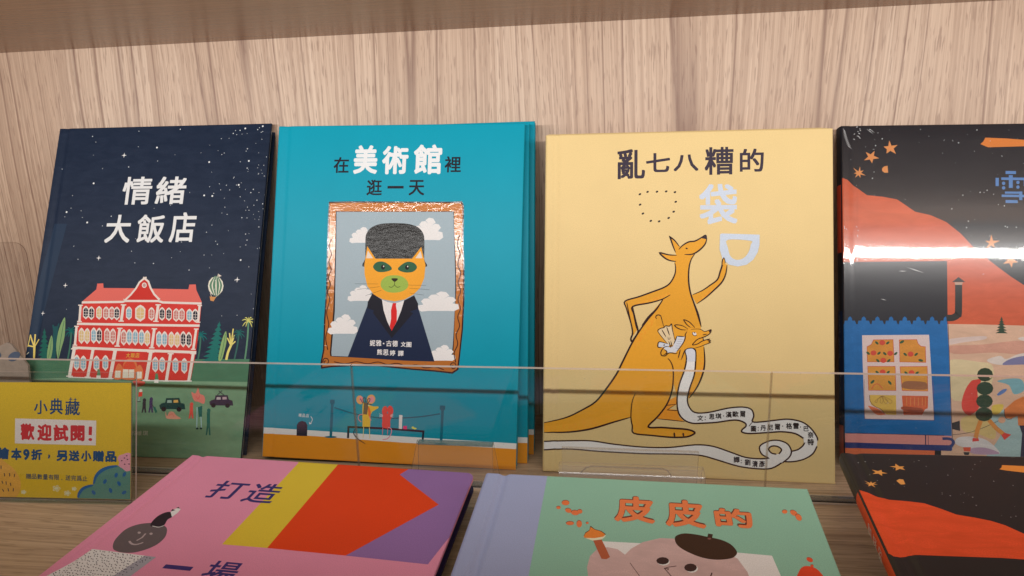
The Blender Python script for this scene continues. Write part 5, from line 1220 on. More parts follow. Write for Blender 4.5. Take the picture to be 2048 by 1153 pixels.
["E",5,269,[682,5699,7,11,-8,5],6],
["E",5,271,[3966,3914,5,2,-1,3],6],
["E",5,268,[2452,5531,2,4,-3,1],6],
["E",5,269,[2748,5830,5,2,-2,3],6],
["E",5,273,[1799,4440,9,9,-6,6],6],
["E",5,269,[4897,5547,5,1,0,3],6],
["E",5,273,[4557,4397,4,3,-2,3],6],
["E",5,272,[3278,4847,5,4,-3,3],6],
["E",5,268,[3292,5468,4,1,-1,3],6],
["E",5,271,[4388,3873,4,4,-3,3],6],
["E",5,274,[3937,5222,3,2,-1,2],6],
["E",5,272,[509,4985,10,8,-6,7],6],
["E",5,269,[2236,5839,11,6,-4,8],6],
["E",5,269,[3937,5596,0,5,-4,0],6],
["E",5,272,[4428,4813,1,8,-6,0],6],
["E",5,271,[2493,3919,2,4,-3,1],6],
["E",5,267,[2259,4731,7,11,-7,5],6],
["E",5,273,[2643,4139,11,5,-3,8],6],
["E",5,271,[3336,3915,11,4,-3,8],6],
["E",5,271,[4164,3895,11,5,-3,8],6],
["E",5,272,[2547,5041,3,3,-2,2],6],
["E",5,269,[3085,5843,3,3,-2,2],6],
["E",5,273,[2060,4224,12,2,-2,9],6],
["E",5,268,[569,5576,10,9,-6,7],6],
["E",5,273,[4497,4239,7,3,-2,5],6],
["E",5,269,[2445,5641,1,8,-6,1],6],
["E",5,271,[4555,3997,10,6,-4,7],6],
["E",5,267,[1045,4606,6,1,-1,4],6],
["E",5,269,[3906,5842,5,1,-1,3],6],
["E",5,274,[154,5325,6,2,-2,4],6],
["E",5,272,[2548,4855,12,2,-2,9],6],
["E",5,268,[2618,5378,2,5,-3,2],6],
["E",5,269,[4367,5835,2,8,-5,2],6],
["E",5,267,[3102,4774,7,10,-7,5],6],
["E",5,273,[2675,4123,7,10,-7,5],6],
["E",5,274,[3171,5170,4,2,-2,3],6],
["E",5,269,[4399,5605,5,1,-1,3],6],
["E",5,272,[537,5099,2,8,-6,2],6],
["E",5,273,[2162,4247,5,2,-1,3],6],
["E",5,273,[3143,4234,4,1,-1,3],6],
["E",5,271,[3390,4005,6,1,-1,4],6],
["P",6,275,[2674,5107,2839,5104,2837,5052,2673,5054],0],
["P",6,275,[2512,4986,2563,4985,2559,4841,2508,4842],0],
["P",6,275,[2603,4993,3009,4987,3008,4943,2602,4949],0],
["P",6,275,[2723,5033,2785,5032,2779,4808,2717,4809],0],
["P",6,275,[2958,4987,3013,4986,3009,4840,2954,4841],0],
["P",6,276,[2654,4745,2920,4742,2919,4706,2653,4709],0],
["P",6,276,[2601,4691,2959,4687,2958,4646,2600,4650],0],
["P",6,276,[2879,4745,2928,4745,2924,4595,2875,4595],0],
["P",6,276,[2660,4597,2850,4595,2849,4543,2658,4545],0],
["E",6,275,[2637,4889,27,0,-1,-30],12],
["E",6,277,[2635,4809,27,0,-1,-30],12],
["E",6,275,[2864,4905,27,0,-1,-30],12],
["E",6,275,[2861,4823,27,0,-1,-30],12],
],
'snowflat': [
["P",0,278,[-159,4834,-41,4809,13,4714,132,4630,281,4505,485,4485,647,4454,782,4345,908,4225,1068,4179,1205,4125,1313,4044,1426,3890,1595,3728,1456,3402,1044,3406,547,3379,306,3368,184,3359,94,3302,36,3312,-13,3394,-48,3828],0],
["P",5,279,[600,5486,580,5413,510,5402,576,5365,552,5284,613,5335,672,5307,653,5369,688,5413,627,5409],0],
["P",5,280,[386,5294,338,5256,270,5290,302,5221,251,5169,326,5182,356,5122,368,5189,437,5198,379,5231],0],
["P",5,281,[194,4988,172,4947,115,4990,158,4926,104,4912,153,4900,129,4843,176,4888,208,4822,197,4898,252,4886,211,4917,250,4953,198,4939],0],
["P",5,281,[488,4999,534,5050,578,5040,569,4916,515,4903],0],
["P",5,282,[1762,5401,1808,5457,1836,5523,2072,5510,2676,5470,2615,5337,2000,5329,1832,5370],0],
["E",5,35,[561,5613,4,0,0,3],6],
["E",5,283,[1242,5372,4,0,0,3],6],
["E",5,126,[1846,4020,3,0,0,2],6],
["E",5,284,[1533,5518,7,0,0,5],6],
["E",5,35,[244,5529,8,0,0,6],6],
["E",5,126,[982,4662,7,0,0,5],6],
["E",5,126,[441,4908,4,0,0,3],6],
["E",5,284,[2141,5450,7,0,0,5],6],
["E",5,126,[815,4944,4,0,0,3],6],
["E",5,35,[1629,5617,4,0,0,3],6],
["E",5,35,[911,5598,8,0,0,5],6],
["E",5,283,[1462,5383,5,0,0,4],6],
["E",5,285,[1977,5269,3,0,0,2],6],
["E",5,126,[1435,4223,6,0,0,4],6],
["E",5,126,[268,4989,6,0,0,4],6],
["E",5,126,[1493,4250,6,0,0,4],6],
["E",5,284,[539,5336,6,0,0,4],6],
["E",5,35,[842,5555,6,0,0,4],6],
["E",5,126,[1864,4060,3,0,0,2],6],
["E",5,126,[1580,5071,7,0,0,5],6],
["E",5,126,[1210,4647,7,0,0,5],6],
["E",5,126,[1106,4708,4,0,0,3],6],
["E",5,126,[1352,4243,3,0,0,2],6],
["E",5,35,[338,5507,5,0,0,3],6],
["E",5,126,[541,4856,4,0,0,3],6],
["E",5,126,[1563,4464,3,0,0,2],6],
["E",5,285,[218,5162,6,0,0,4],6],
["E",5,126,[1182,4694,3,0,0,2],6],
["E",5,50,[2062,5761,5,0,0,3],6],
["E",5,126,[1854,4687,3,0,0,2],6],
["E",5,126,[907,4697,5,0,0,4],6],
["E",5,126,[1069,4511,5,0,0,3],6],
["E",5,126,[1153,4740,5,0,0,4],6],
["E",5,285,[1368,5171,5,0,0,4],6],
["E",5,126,[1181,4456,7,0,0,5],6],
["E",5,126,[1747,4976,5,0,0,4],6],
["E",5,50,[2030,5747,5,0,0,4],6],
["E",5,126,[917,4731,4,0,0,3],6],
["E",5,35,[155,5519,8,0,0,6],6],
["E",5,284,[949,5433,6,0,0,4],6],
["E",5,285,[1125,5200,7,0,0,5],6],
["E",5,284,[2112,5548,5,0,0,4],6],
["E",5,283,[1826,5302,3,0,0,2],6],
],
'party': [
["P",14,286,[1918,5363,2583,5369,2542,3285,1909,3279],0],
["P",14,287,[2583,5369,3782,5399,3677,5211,4496,4500,3620,3272,2542,3285],0],
["P",14,288,[3771,5398,5006,5447,5157,5213,4700,3245,3620,3272,4496,4500,3677,5211],0],
["P",14,289,[1846,5433,2553,5516,2587,5361,1922,5354],0],
["P",14,287,[2553,5516,3767,5661,3785,5391,2587,5361],0],
["P",14,290,[3767,5661,5046,5812,5101,5402,3774,5390],0],
["P",15,126,[253,2976,1053,2942,913,2488,89,2380],0],
["P",15,291,[1053,2942,1216,2937,1140,2517,913,2488],0],
["E",15,87,[261,2950,9,1,9,-10],5],
["E",15,87,[250,2899,9,1,9,-10],5],
["E",15,87,[248,2866,9,1,9,-10],5],
["E",15,87,[213,2798,9,1,9,-10],5],
["E",15,87,[211,2767,9,1,9,-9],5],
["E",15,87,[215,2714,9,1,9,-9],5],
["E",15,87,[198,2668,9,1,9,-9],5],
["E",15,87,[183,2631,9,1,9,-9],5],
["E",15,87,[165,2567,9,1,9,-9],5],
["E",15,87,[151,2526,9,1,9,-9],5],
["E",15,87,[147,2499,9,1,9,-9],5],
["E",15,87,[133,2442,8,1,8,-9],5],
["E",15,87,[114,2414,8,1,8,-9],5],
["E",15,87,[320,2949,9,1,9,-10],5],
["E",15,87,[300,2889,9,1,9,-10],5],
["E",15,87,[286,2840,9,1,9,-10],5],
["E",15,87,[265,2796,9,1,9,-9],5],
["E",15,87,[252,2746,9,1,9,-9],5],
["E",15,87,[256,2722,9,1,9,-9],5],
["E",15,87,[224,2674,9,1,9,-9],5],
["E",15,87,[230,2621,9,1,9,-9],5],
["E",15,87,[210,2580,9,1,9,-9],5],
["E",15,87,[194,2534,9,1,8,-9],5],
["E",15,87,[176,2485,9,1,8,-9],5],
["E",15,87,[167,2432,8,1,8,-9],5],
["E",15,87,[157,2389,8,1,8,-9],5],
["E",15,87,[359,2932,9,1,9,-10],5],
["E",15,87,[347,2908,9,1,9,-10],5],
["E",15,87,[331,2837,9,1,9,-10],5],
["E",15,87,[322,2801,9,1,9,-9],5],
["E",15,87,[306,2764,9,1,9,-9],5],
["E",15,87,[293,2707,9,1,9,-9],5],
["E",15,87,[270,2676,9,1,9,-9],5],
["E",15,87,[264,2605,9,1,8,-9],5],
["E",15,87,[234,2566,9,1,8,-9],5],
["E",15,87,[234,2539,9,1,8,-9],5],
["E",15,87,[214,2478,9,1,8,-9],5],
["E",15,87,[221,2453,8,1,8,-9],5],
["E",15,87,[202,2410,8,1,8,-9],5],
["E",15,87,[403,2949,9,1,9,-10],5],
["E",15,87,[388,2882,9,1,9,-10],5],
["E",15,87,[364,2834,9,1,9,-10],5],
["E",15,87,[353,2813,9,1,9,-10],5],
["E",15,87,[347,2767,9,1,9,-9],5],
["E",15,87,[320,2711,9,1,8,-9],5],
["E",15,87,[319,2672,9,1,8,-9],5],
["E",15,87,[286,2607,9,1,8,-9],5],
["E",15,87,[279,2560,9,1,8,-9],5],
["E",15,87,[285,2531,9,1,8,-9],5],
["E",15,87,[260,2483,9,1,8,-9],5],
["E",15,87,[251,2438,8,1,8,-9],5],
["E",15,87,[237,2394,8,1,8,-9],5],
["E",15,87,[450,2942,9,1,9,-10],5],
["E",15,87,[421,2888,9,1,9,-10],5],
["E",15,87,[405,2852,9,1,9,-10],5],
["E",15,87,[408,2798,9,1,8,-9],5],
["E",15,87,[387,2766,9,1,8,-9],5],
["E",15,87,[366,2704,9,1,8,-9],5],
["E",15,87,[342,2658,9,1,8,-9],5],
["E",15,87,[348,2627,9,1,8,-9],5],
["E",15,87,[332,2571,9,1,8,-9],5],
["E",15,87,[320,2530,9,1,8,-9],5],
["E",15,87,[305,2476,8,1,8,-9],5],
["E",15,87,[281,2451,8,1,8,-9],5],
["E",15,87,[277,2384,8,1,8,-9],5],
["E",15,87,[475,2942,9,1,8,-10],5],
["E",15,87,[470,2897,9,1,8,-10],5],
["E",15,87,[450,2850,9,1,8,-10],5],
["E",15,87,[434,2795,9,1,8,-9],5],
["E",15,87,[420,2754,9,1,8,-9],5],
["E",15,87,[421,2717,9,1,8,-9],5],
["E",15,87,[396,2652,9,1,8,-9],5],
["E",15,87,[380,2621,9,1,8,-9],5],
["E",15,87,[378,2576,9,1,8,-9],5],
["E",15,87,[348,2527,9,1,8,-9],5],
["E",15,87,[350,2491,9,1,8,-9],5],
["E",15,87,[326,2442,8,1,8,-9],5],
["E",15,87,[325,2396,8,1,8,-9],5],
["E",15,87,[535,2948,9,1,8,-10],5],
["E",15,87,[503,2886,9,1,8,-10],5],
["E",15,87,[504,2844,9,1,8,-10],5],
["E",15,87,[476,2807,9,1,8,-9],5],
["E",15,87,[469,2758,9,1,8,-9],5],
["E",15,87,[456,2693,9,1,8,-9],5],
["E",15,87,[431,2664,9,1,8,-9],5],
["E",15,87,[430,2608,9,1,8,-9],5],
["E",15,87,[418,2571,9,1,8,-9],5],
["E",15,87,[389,2529,9,1,8,-9],5],
["E",15,87,[392,2485,8,1,8,-9],5],
["E",15,87,[366,2438,8,1,8,-9],5],
["E",15,87,[355,2395,8,1,8,-9],5],
["E",15,87,[579,2946,9,1,8,-10],5],
["E",15,87,[534,2876,9,1,8,-10],5],
["E",15,87,[541,2827,9,1,8,-10],5],
["E",15,87,[516,2781,9,1,8,-9],5],
["E",15,87,[520,2754,9,1,8,-9],5],
["E",15,87,[496,2692,9,1,8,-9],5],
["E",15,87,[482,2655,9,1,8,-9],5],
["E",15,87,[460,2615,9,1,8,-9],5],
["E",15,87,[447,2578,9,1,8,-9],5],
["E",15,87,[440,2527,9,1,8,-9],5],
["E",15,87,[434,2489,8,1,8,-9],5],
["E",15,87,[417,2429,8,1,8,-9],5],
["E",15,87,[617,2932,9,1,8,-10],5],
["E",15,87,[578,2880,9,1,8,-10],5],
["E",15,87,[571,2845,9,1,8,-10],5],
["E",15,87,[567,2791,9,1,8,-9],5],
["E",15,87,[542,2733,9,1,8,-9],5],
["E",15,87,[538,2704,9,1,8,-9],5],
["E",15,87,[510,2644,9,1,8,-9],5],
["E",15,87,[502,2601,9,1,8,-9],5],
["E",15,87,[490,2572,9,1,8,-9],5],
["E",15,87,[475,2512,8,1,8,-9],5],
["E",15,87,[453,2469,8,1,8,-9],5],
["E",15,87,[457,2425,8,1,8,-9],5],
["E",15,87,[650,2922,9,1,8,-10],5],
["E",15,87,[625,2892,9,1,8,-10],5],
["E",15,87,[613,2837,9,1,8,-10],5],
["E",15,87,[603,2791,9,1,8,-9],5],
["E",15,87,[601,2757,9,1,8,-9],5],
["E",15,87,[567,2708,9,1,8,-9],5],
["E",15,87,[555,2664,9,1,8,-9],5],
["E",15,87,[554,2597,9,1,8,-9],5],
["E",15,87,[521,2563,9,1,8,-9],5],
["E",15,87,[514,2524,9,1,8,-9],5],
["E",15,87,[498,2471,8,1,8,-9],5],
["E",15,87,[492,2435,8,1,8,-9],5],
["E",15,87,[682,2929,9,1,8,-10],5],
["E",15,87,[683,2886,9,1,8,-10],5],
["E",15,87,[653,2845,9,1,8,-10],5],
["E",15,87,[642,2786,9,1,8,-9],5],
["E",15,87,[639,2745,9,1,8,-9],5],
["E",15,87,[622,2692,9,1,8,-9],5],
["E",15,87,[600,2654,9,1,8,-9],5],
["E",15,87,[584,2600,9,1,8,-9],5],
["E",15,87,[568,2556,9,1,8,-9],5],
["E",15,87,[559,2524,8,1,8,-9],5],
["E",15,87,[542,2468,8,1,8,-9],5],
["E",15,87,[519,2433,8,1,8,-9],5],
["E",15,87,[746,2932,9,1,8,-10],5],
["E",15,87,[725,2872,9,1,8,-10],5],
["E",15,87,[697,2835,9,1,8,-10],5],
["E",15,87,[675,2778,9,1,8,-9],5],
["E",15,87,[672,2729,9,1,8,-9],5],
["E",15,87,[662,2689,9,1,8,-9],5],
["E",15,87,[647,2647,9,1,8,-9],5],
["E",15,87,[616,2602,9,1,8,-9],5],
["E",15,87,[603,2570,9,1,8,-9],5],
["E",15,87,[608,2527,8,1,8,-9],5],
["E",15,87,[577,2483,8,1,8,-9],5],
["E",15,87,[581,2437,8,1,8,-9],5],
["E",15,87,[763,2917,9,1,8,-10],5],
["E",15,87,[761,2869,9,1,8,-10],5],
["E",15,87,[754,2829,9,1,8,-9],5],
["E",15,87,[740,2797,9,1,8,-9],5],
["E",15,87,[719,2738,9,1,8,-9],5],
["E",15,87,[706,2703,9,1,8,-9],5],
["E",15,87,[684,2635,9,1,8,-9],5],
["E",15,87,[658,2608,9,1,8,-9],5],
["E",15,87,[651,2549,8,1,8,-9],5],
["E",15,87,[634,2523,8,1,8,-9],5],
["E",15,87,[616,2468,8,1,8,-9],5],
["E",15,87,[615,2430,8,1,8,-9],5],
["E",15,87,[814,2927,9,1,8,-10],5],
["E",15,87,[791,2877,9,1,8,-10],5],
["E",15,87,[798,2832,9,1,8,-9],5],
["E",15,87,[779,2792,9,1,8,-9],5],
["E",15,87,[756,2729,9,1,8,-9],5],
["E",15,87,[742,2690,9,1,8,-9],5],
["E",15,87,[721,2642,9,1,8,-9],5],
["E",15,87,[720,2610,9,1,8,-9],5],
["E",15,87,[680,2550,8,1,8,-9],5],
["E",15,87,[687,2512,8,1,8,-9],5],
["E",15,87,[659,2464,8,1,8,-9],5],
["E",15,87,[643,2432,8,1,8,-9],5],
["E",15,87,[857,2930,9,1,8,-10],5],
["E",15,87,[843,2862,9,1,8,-10],5],
["E",15,87,[819,2822,9,1,8,-9],5],
["E",15,87,[805,2771,9,1,8,-9],5],
["E",15,87,[799,2741,9,1,8,-9],5],
["E",15,87,[776,2703,9,1,8,-9],5],
["E",15,87,[764,2647,9,1,8,-9],5],
["E",15,87,[741,2603,9,1,8,-9],5],
["E",15,87,[726,2548,8,1,8,-9],5],
["E",15,87,[704,2499,8,1,8,-9],5],
["E",15,87,[701,2465,8,1,8,-9],5],
["E",15,87,[898,2914,9,1,8,-10],5],
["E",15,87,[894,2875,9,1,8,-10],5],
["E",15,87,[869,2813,9,1,8,-9],5],
["E",15,87,[853,2787,9,1,8,-9],5],
["E",15,87,[827,2727,9,1,8,-9],5],
["E",15,87,[819,2675,9,1,8,-9],5],
["E",15,87,[814,2649,9,1,8,-9],5],
["E",15,87,[783,2604,9,1,8,-9],5],
["E",15,87,[763,2548,8,1,8,-9],5],
["E",15,87,[762,2499,8,1,8,-9],5],
["E",15,87,[733,2457,8,1,8,-9],5],
["E",15,87,[929,2909,9,1,8,-10],5],
["E",15,87,[921,2875,9,1,8,-10],5],
["E",15,87,[909,2819,9,1,8,-9],5],
["E",15,87,[882,2783,9,1,8,-9],5],
["E",15,87,[874,2732,9,1,8,-9],5],
["E",15,87,[852,2684,9,1,8,-9],5],
["E",15,87,[856,2643,9,1,8,-9],5],
["E",15,87,[833,2606,9,1,8,-9],5],
["E",15,87,[805,2548,8,1,8,-9],5],
["E",15,87,[784,2498,8,1,8,-9],5],
["E",15,87,[795,2475,8,1,8,-9],5],
["E",15,87,[977,2912,9,1,8,-10],5],
["E",15,87,[967,2860,9,1,8,-10],5],
["E",15,87,[941,2815,9,1,8,-9],5],
["E",15,87,[942,2770,9,1,8,-9],5],
["E",15,87,[921,2740,9,1,8,-9],5],
["E",15,87,[901,2688,9,1,8,-9],5],
["E",15,87,[887,2634,9,1,8,-9],5],
["E",15,87,[873,2603,9,1,8,-9],5],
["E",15,87,[854,2547,8,1,8,-9],5],
["E",15,87,[825,2497,8,1,8,-9],5],
["E",15,87,[828,2473,8,1,8,-9],5],
["E",15,87,[1027,2913,9,1,8,-10],5],
["E",15,87,[1012,2868,9,1,8,-10],5],
["E",15,87,[989,2830,9,1,8,-9],5],
["E",15,87,[961,2768,9,1,8,-9],5],
["E",15,87,[963,2727,9,1,8,-9],5],
["E",15,87,[948,2686,9,1,8,-9],5],
["E",15,87,[920,2641,9,1,8,-9],5],
["E",15,87,[921,2605,9,1,8,-9],5],
["E",15,87,[894,2556,8,1,8,-9],5],
["E",15,87,[884,2509,8,1,7,-9],5],
["E",15,87,[857,2465,8,1,7,-9],5],
["E",15,87,[1059,2920,9,1,8,-10],5],
["E",15,87,[1043,2877,9,1,8,-10],5],
["E",15,87,[1036,2812,9,1,8,-9],5],
["E",15,87,[1010,2781,9,1,8,-9],5],
["E",15,87,[993,2720,9,1,8,-9],5],
["E",15,87,[986,2674,9,1,8,-9],5],
["E",15,87,[970,2645,9,1,8,-9],5],
["E",15,87,[948,2600,8,1,7,-9],5],
["E",15,87,[931,2546,8,1,7,-9],5],
["E",15,87,[911,2511,8,1,7,-9],5],
["E",15,87,[911,2473,8,1,7,-9],5],
["E",15,87,[1107,2908,9,1,8,-10],5],
["E",15,87,[1088,2850,9,1,8,-9],5],
["E",15,87,[1079,2822,9,1,8,-9],5],
["E",15,87,[1064,2770,9,1,7,-9],5],
["E",15,87,[1038,2718,9,1,7,-9],5],
["E",15,87,[1006,2672,9,1,7,-9],5],
["E",15,87,[1008,2634,9,1,7,-9],5],
["E",15,87,[988,2591,8,1,7,-9],5],
["E",15,87,[964,2545,8,1,7,-9],5],
["E",15,87,[944,2503,8,1,7,-9],5],
["E",15,87,[1154,2905,9,1,7,-10],5],
["E",15,87,[1121,2866,9,1,7,-10],5],
["E",15,87,[1111,2827,9,1,7,-9],5],
["E",15,87,[1092,2757,9,1,7,-9],5],
["E",15,87,[1070,2713,9,1,7,-9],5],
["E",15,87,[1069,2687,9,1,7,-9],5],
["E",15,87,[1051,2630,9,1,7,-9],5],
["E",15,87,[1035,2582,8,1,7,-9],5],
["E",15,87,[1018,2548,8,1,7,-9],5],
["E",15,87,[997,2489,8,1,7,-9],5],
["P",15,292,[516,3032,442,3135,405,3246,394,3409,471,3520,597,3574,750,3593,899,3534,984,3453,1054,3314,1053,3170,981,3058,866,2980,726,2960,598,2982],1],
["S",15,293,[735,3359,750,3275,724,3205],0,24,0],
["E",15,294,[634,3364,22,3,17,-22],12],
["E",15,294,[813,3363,22,3,17,-22],12],
["S",15,295,[632,3182,711,3135,783,3133,841,3180],1,24,0],
["P",15,142,[662,3544,629,3641,628,3753,674,3834,748,3850,844,3764,821,3681,859,3560,800,3500,709,3510],1],
["P",15,126,[744,3850,742,3916,779,3954,841,3935,857,3847,843,3744],0],
["P",15,142,[737,3865,718,3920,783,3904],0],
["P",15,142,[759,3952,771,3981,816,3949],0],
["S",15,126,[712,3520,815,3508,865,3551],1,12,0],
["T",6,296,"打",[1229,4485,527,470],0,0.016],
["T",6,297,"一",[1628,2790,383,76],0,0.016],
["T",6,297,"場",[2213,2798,432,358],0,0.016],
["T",6,296,"造",[1814,4468,494,504],0,0.016],
],
'pipi': [
["P",16,298,[-600,5739,832,5848,871,5595,890,3753,913,3033,-352,2889],0],
["P",17,126,[1681,4387,2144,4398,2834,4367,3626,4343,3663,4042,3664,3720,1724,3509],0],
["P",17,299,[1679,3181,1572,3773,1542,3956,1565,4130,1635,4241,1762,4295,1881,4274,1970,4194,2039,4297,2174,4417,2381,4505,2557,4513,2786,4477,3060,4382,3238,4258,3317,4064,3335,3853,3281,3363],0],
["P",17,300,[1467,4444,1490,4421,1593,4385,1663,4405,1714,4447,1733,4499,1683,4469,1482,4450],1],
["P",17,301,[1587,4389,1686,4415,1738,4293,1798,4137,1758,4100,1701,4101,1636,4259],0],
["P",17,302,[1466,4449,1482,4516,1527,4564,1536,4636,1546,4635,1593,4587,1679,4561,1734,4511,1727,4499],0],
["P",17,303,[1468,4444,1485,4506,1530,4554,1540,4621,1593,4579,1679,4549,1725,4505,1707,4467,1602,4430,1481,4423],0],
["S",17,302,[2028,4073,2068,4002,2136,3886],0,7,0],
["P",17,304,[2555,4497,2577,4566,2673,4614,2814,4608,2940,4581,3086,4548,3193,4482,3246,4375,3226,4308,3163,4254,3006,4218,2844,4236,2684,4312,2584,4400],1],
["P",17,304,[2937,4573,2954,4637,3007,4630,2989,4554,2967,4532],0],
["E",17,305,[2959,4551,22,2,-2,-16],12],
["E",17,126,[2410,4125,69,7,-2,-57],12],
["E",17,306,[2399,4141,72,7,-2,-57],12],
["E",17,126,[2718,4054,67,7,-5,-62],12],
["E",17,306,[2704,4069,70,7,-5,-61],12],
["S",17,302,[2549,4076,2461,4050,2413,4027,2485,3918],0,9,0],
["S",17,302,[2417,4027,2459,4025,2448,4003],0,9,0],
["S",17,302,[2931,4016,2899,3921],0,13,0],
["P",18,307,[3832,3993,3871,4136,3928,4207,3980,4222,4035,4211,4081,4164,4118,4049,4108,3970],1],
["E",18,308,[4025,4326,29,-20,-16,-30],12],  # darker twin shifted upward paints edge shade around each orange blot
["E",18,309,[4024,4321,29,-20,-16,-30],12],
["E",18,310,[4028,4236,16,-3,-6,-17],12],
["E",18,311,[4028,4231,16,-3,-6,-17],12],
["E",18,312,[1181,5054,52,5,5,-49],12],
["E",18,313,[1184,5044,52,5,5,-49],12],
["E",18,312,[1099,4951,29,3,3,-28],12],
["E",18,314,[1102,4942,29,3,3,-28],12],
["E",18,312,[1235,4906,45,-13,-3,-41],12],
["E",18,314,[1237,4897,45,-13,-3,-41],12],
["E",18,312,[1323,4872,53,-2,1,-47],12],
["E",18,314,[1326,4863,53,-2,1,-47],12],
["E",18,312,[1382,4900,34,3,3,-39],12],
["E",18,314,[1384,4890,34,3,3,-39],12],
["E",18,312,[1276,4671,52,5,3,-34],12],
["E",18,314,[1279,4662,51,5,3,-34],12],
["E",18,312,[1393,4671,35,3,5,-63],12],
["E",18,314,[1395,4662,35,3,5,-63],12],
["E",18,312,[1492,4696,18,2,1,-19],12],
["E",18,314,[1495,4687,18,2,1,-19],12],
["E",18,312,[3920,5123,33,3,-7,-36],12],
["E",18,314,[3920,5114,33,3,-7,-36],12],
["E",18,312,[4023,5108,34,-34,-23,-42],12],
["E",18,314,[4023,5099,34,-34,-23,-41],12],
["E",18,312,[4062,5032,17,-51,-31,-33],12],
["E",18,314,[4062,5023,17,-51,-31,-33],12],
["T",6,315,"皮",[2076,5009,506,499],0,0.045],  # darker copies under the letters paint the shade inside their cut edges
["T",6,316,"皮",[2081,4996,506,498],0,0.03],
["T",6,315,"皮",[2700,4986,490,511],0,0.045],
["T",6,316,"皮",[2704,4972,489,509],0,0.03],
["T",6,315,"的",[3282,4954,452,342],0,0.045],
["T",6,316,"的",[3286,4941,451,341],0,0.03],
],
'sign': [
["P",17,317,[2023,-48,2058,64,2142,167,2309,231,2333,339,2428,441,2571,517,2714,546,3069,556,3072,-71,2023,-93],0],
["S",17,318,[2042,8,2065,87,2147,174,2309,226],1,53,1],
["S",17,319,[2314,237,2352,361,2440,457,2571,517,2737,547],1,57,1],
["E",17,318,[2512,286,22,37,25,-13],12],
["E",17,318,[2709,394,15,40,27,-9],12],
["E",17,319,[2850,410,19,39,26,-11],12],
["E",17,318,[2758,257,23,-36,-25,-14],12],
["E",17,320,[2315,103,29,-32,-22,-18],12],
["E",17,318,[2611,142,16,-40,-27,-10],12],
["E",17,320,[2846,113,39,22,14,-23],12],
["P",17,321,[2732,658,2760,715,2832,738,2903,762,3010,741,3069,708,3070,507,2951,472,2880,460,2821,503,2749,547,2761,603],1],
["E",17,322,[2891,714,14,0,0,-11],7],
["E",17,322,[2851,676,14,0,0,-11],7],
["E",17,322,[2903,654,14,0,0,-11],7],
["E",17,323,[2804,633,14,0,0,-11],7],
["E",17,323,[2856,575,14,0,0,-11],7],
["E",17,323,[2932,581,14,0,0,-11],7],
["P",17,324,[508,648,804,539,952,405,1027,225,980,43,809,-73,514,-79],1],
["S",17,325,[727,394,737,341],0,15,0],
["S",17,325,[823,396,827,342],0,15,0],
["S",17,325,[918,385,905,334],0,15,0],
["S",17,325,[686,265,706,219],0,15,0],
["S",17,325,[759,259,766,205],0,15,0],
["S",17,325,[837,236,850,185],0,15,0],
["S",17,325,[697,127,722,86],0,15,0],
["S",17,325,[797,145,808,93],0,15,0],
["S",17,325,[896,148,890,94],0,15,0],
["S",17,325,[669,519,670,464],0,15,0],
["S",17,326,[1660,158,1714,174,1729,159,1714,144,1662,158],0,10,0],
["S",17,326,[1660,158,1696,125,1682,110,1658,115,1662,158],0,10,0],
["S",17,326,[1660,158,1628,122,1604,127,1604,145,1662,158],0,10,0],
["S",17,326,[1660,158,1604,169,1603,187,1627,193,1662,158],0,10,0],
["S",17,326,[1660,158,1658,201,1681,207,1695,193,1662,158],0,10,0],
["S",17,327,[1854,83,1899,96,1911,84,1899,71,1856,83],0,10,0],
["S",17,327,[1854,83,1883,55,1872,43,1852,47,1856,83],0,10,0],
["S",17,327,[1854,83,1827,53,1807,57,1807,72,1856,83],0,10,0],
["S",17,327,[1854,83,1807,92,1807,107,1826,112,1856,83],0,10,0],
["S",17,327,[1854,83,1852,119,1871,124,1883,112,1856,83],0,10,0],
["S",17,326,[1974,157,2005,166,2014,158,2005,149,1976,157],0,10,0],
["S",17,326,[1974,157,1994,138,1986,129,1972,132,1976,157],0,10,0],
["S",17,326,[1974,157,1955,136,1941,139,1941,150,1976,157],0,10,0],
["S",17,326,[1974,157,1941,163,1941,174,1955,178,1976,157],0,10,0],
["S",17,326,[1974,157,1972,182,1986,186,1994,177,1976,157],0,10,0],
["S",17,327,[1077,86,1111,96,1121,87,1111,77,1079,86],0,10,0],
["S",17,327,[1077,86,1100,65,1091,56,1076,59,1079,86],0,10,0],
["S",17,327,[1077,86,1057,63,1042,66,1042,78,1079,86],0,10,0],
["S",17,327,[1077,86,1042,93,1041,104,1056,108,1079,86],0,10,0],
["S",17,327,[1077,86,1075,113,1090,117,1099,108,1079,86],0,10,0],
["P",17,328,[916,1306,2356,1284,2349,877,914,892],0],
["T",19,329,"歡",[1138,1086,254,277],0,0.04],
["T",19,329,"迎",[1443,1080,258,281],0,0.04],
["T",19,329,"試",[1734,1074,266,275],0,0.04],
["T",19,329,"閱",[2028,1072,250,263],0,0.04],
["S",19,329,[2256,1186,2250,1044],0,58,0],
["E",19,330,[2253,972,34,0,0,-25],12],
["T",20,331,"小",[1372,1496,244,231],0,0.02],
["T",20,331,"典",[1649,1513,238,269],0,0.02],
["T",20,331,"藏",[1936,1489,263,244],0,0.02],
["P",20,331,[1905,1675,1896,1642,1864,1634,1896,1625,1905,1593,1913,1625,1946,1634,1913,1642],0],
["P",20,331,[1984,1666,1977,1637,1948,1630,1977,1622,1984,1594,1992,1622,2020,1630,1992,1637],0],
["T",20,332,"繪",[705,724,221,200],0,0.045],
["T",20,332,"本",[943,714,191,200],0,0.045],
["T",20,332,"9",[1121,709,117,186],0,0.045],
["T",20,332,"折",[1305,710,197,181],0,0.045],
["T",20,332,"另",[1753,698,193,180],0,0.045],
["T",20,332,"送",[1970,701,193,180],0,0.045],
["T",20,332,"小",[2182,700,182,180],0,0.045],
["T",20,332,"贈",[2395,701,196,184],0,0.045],
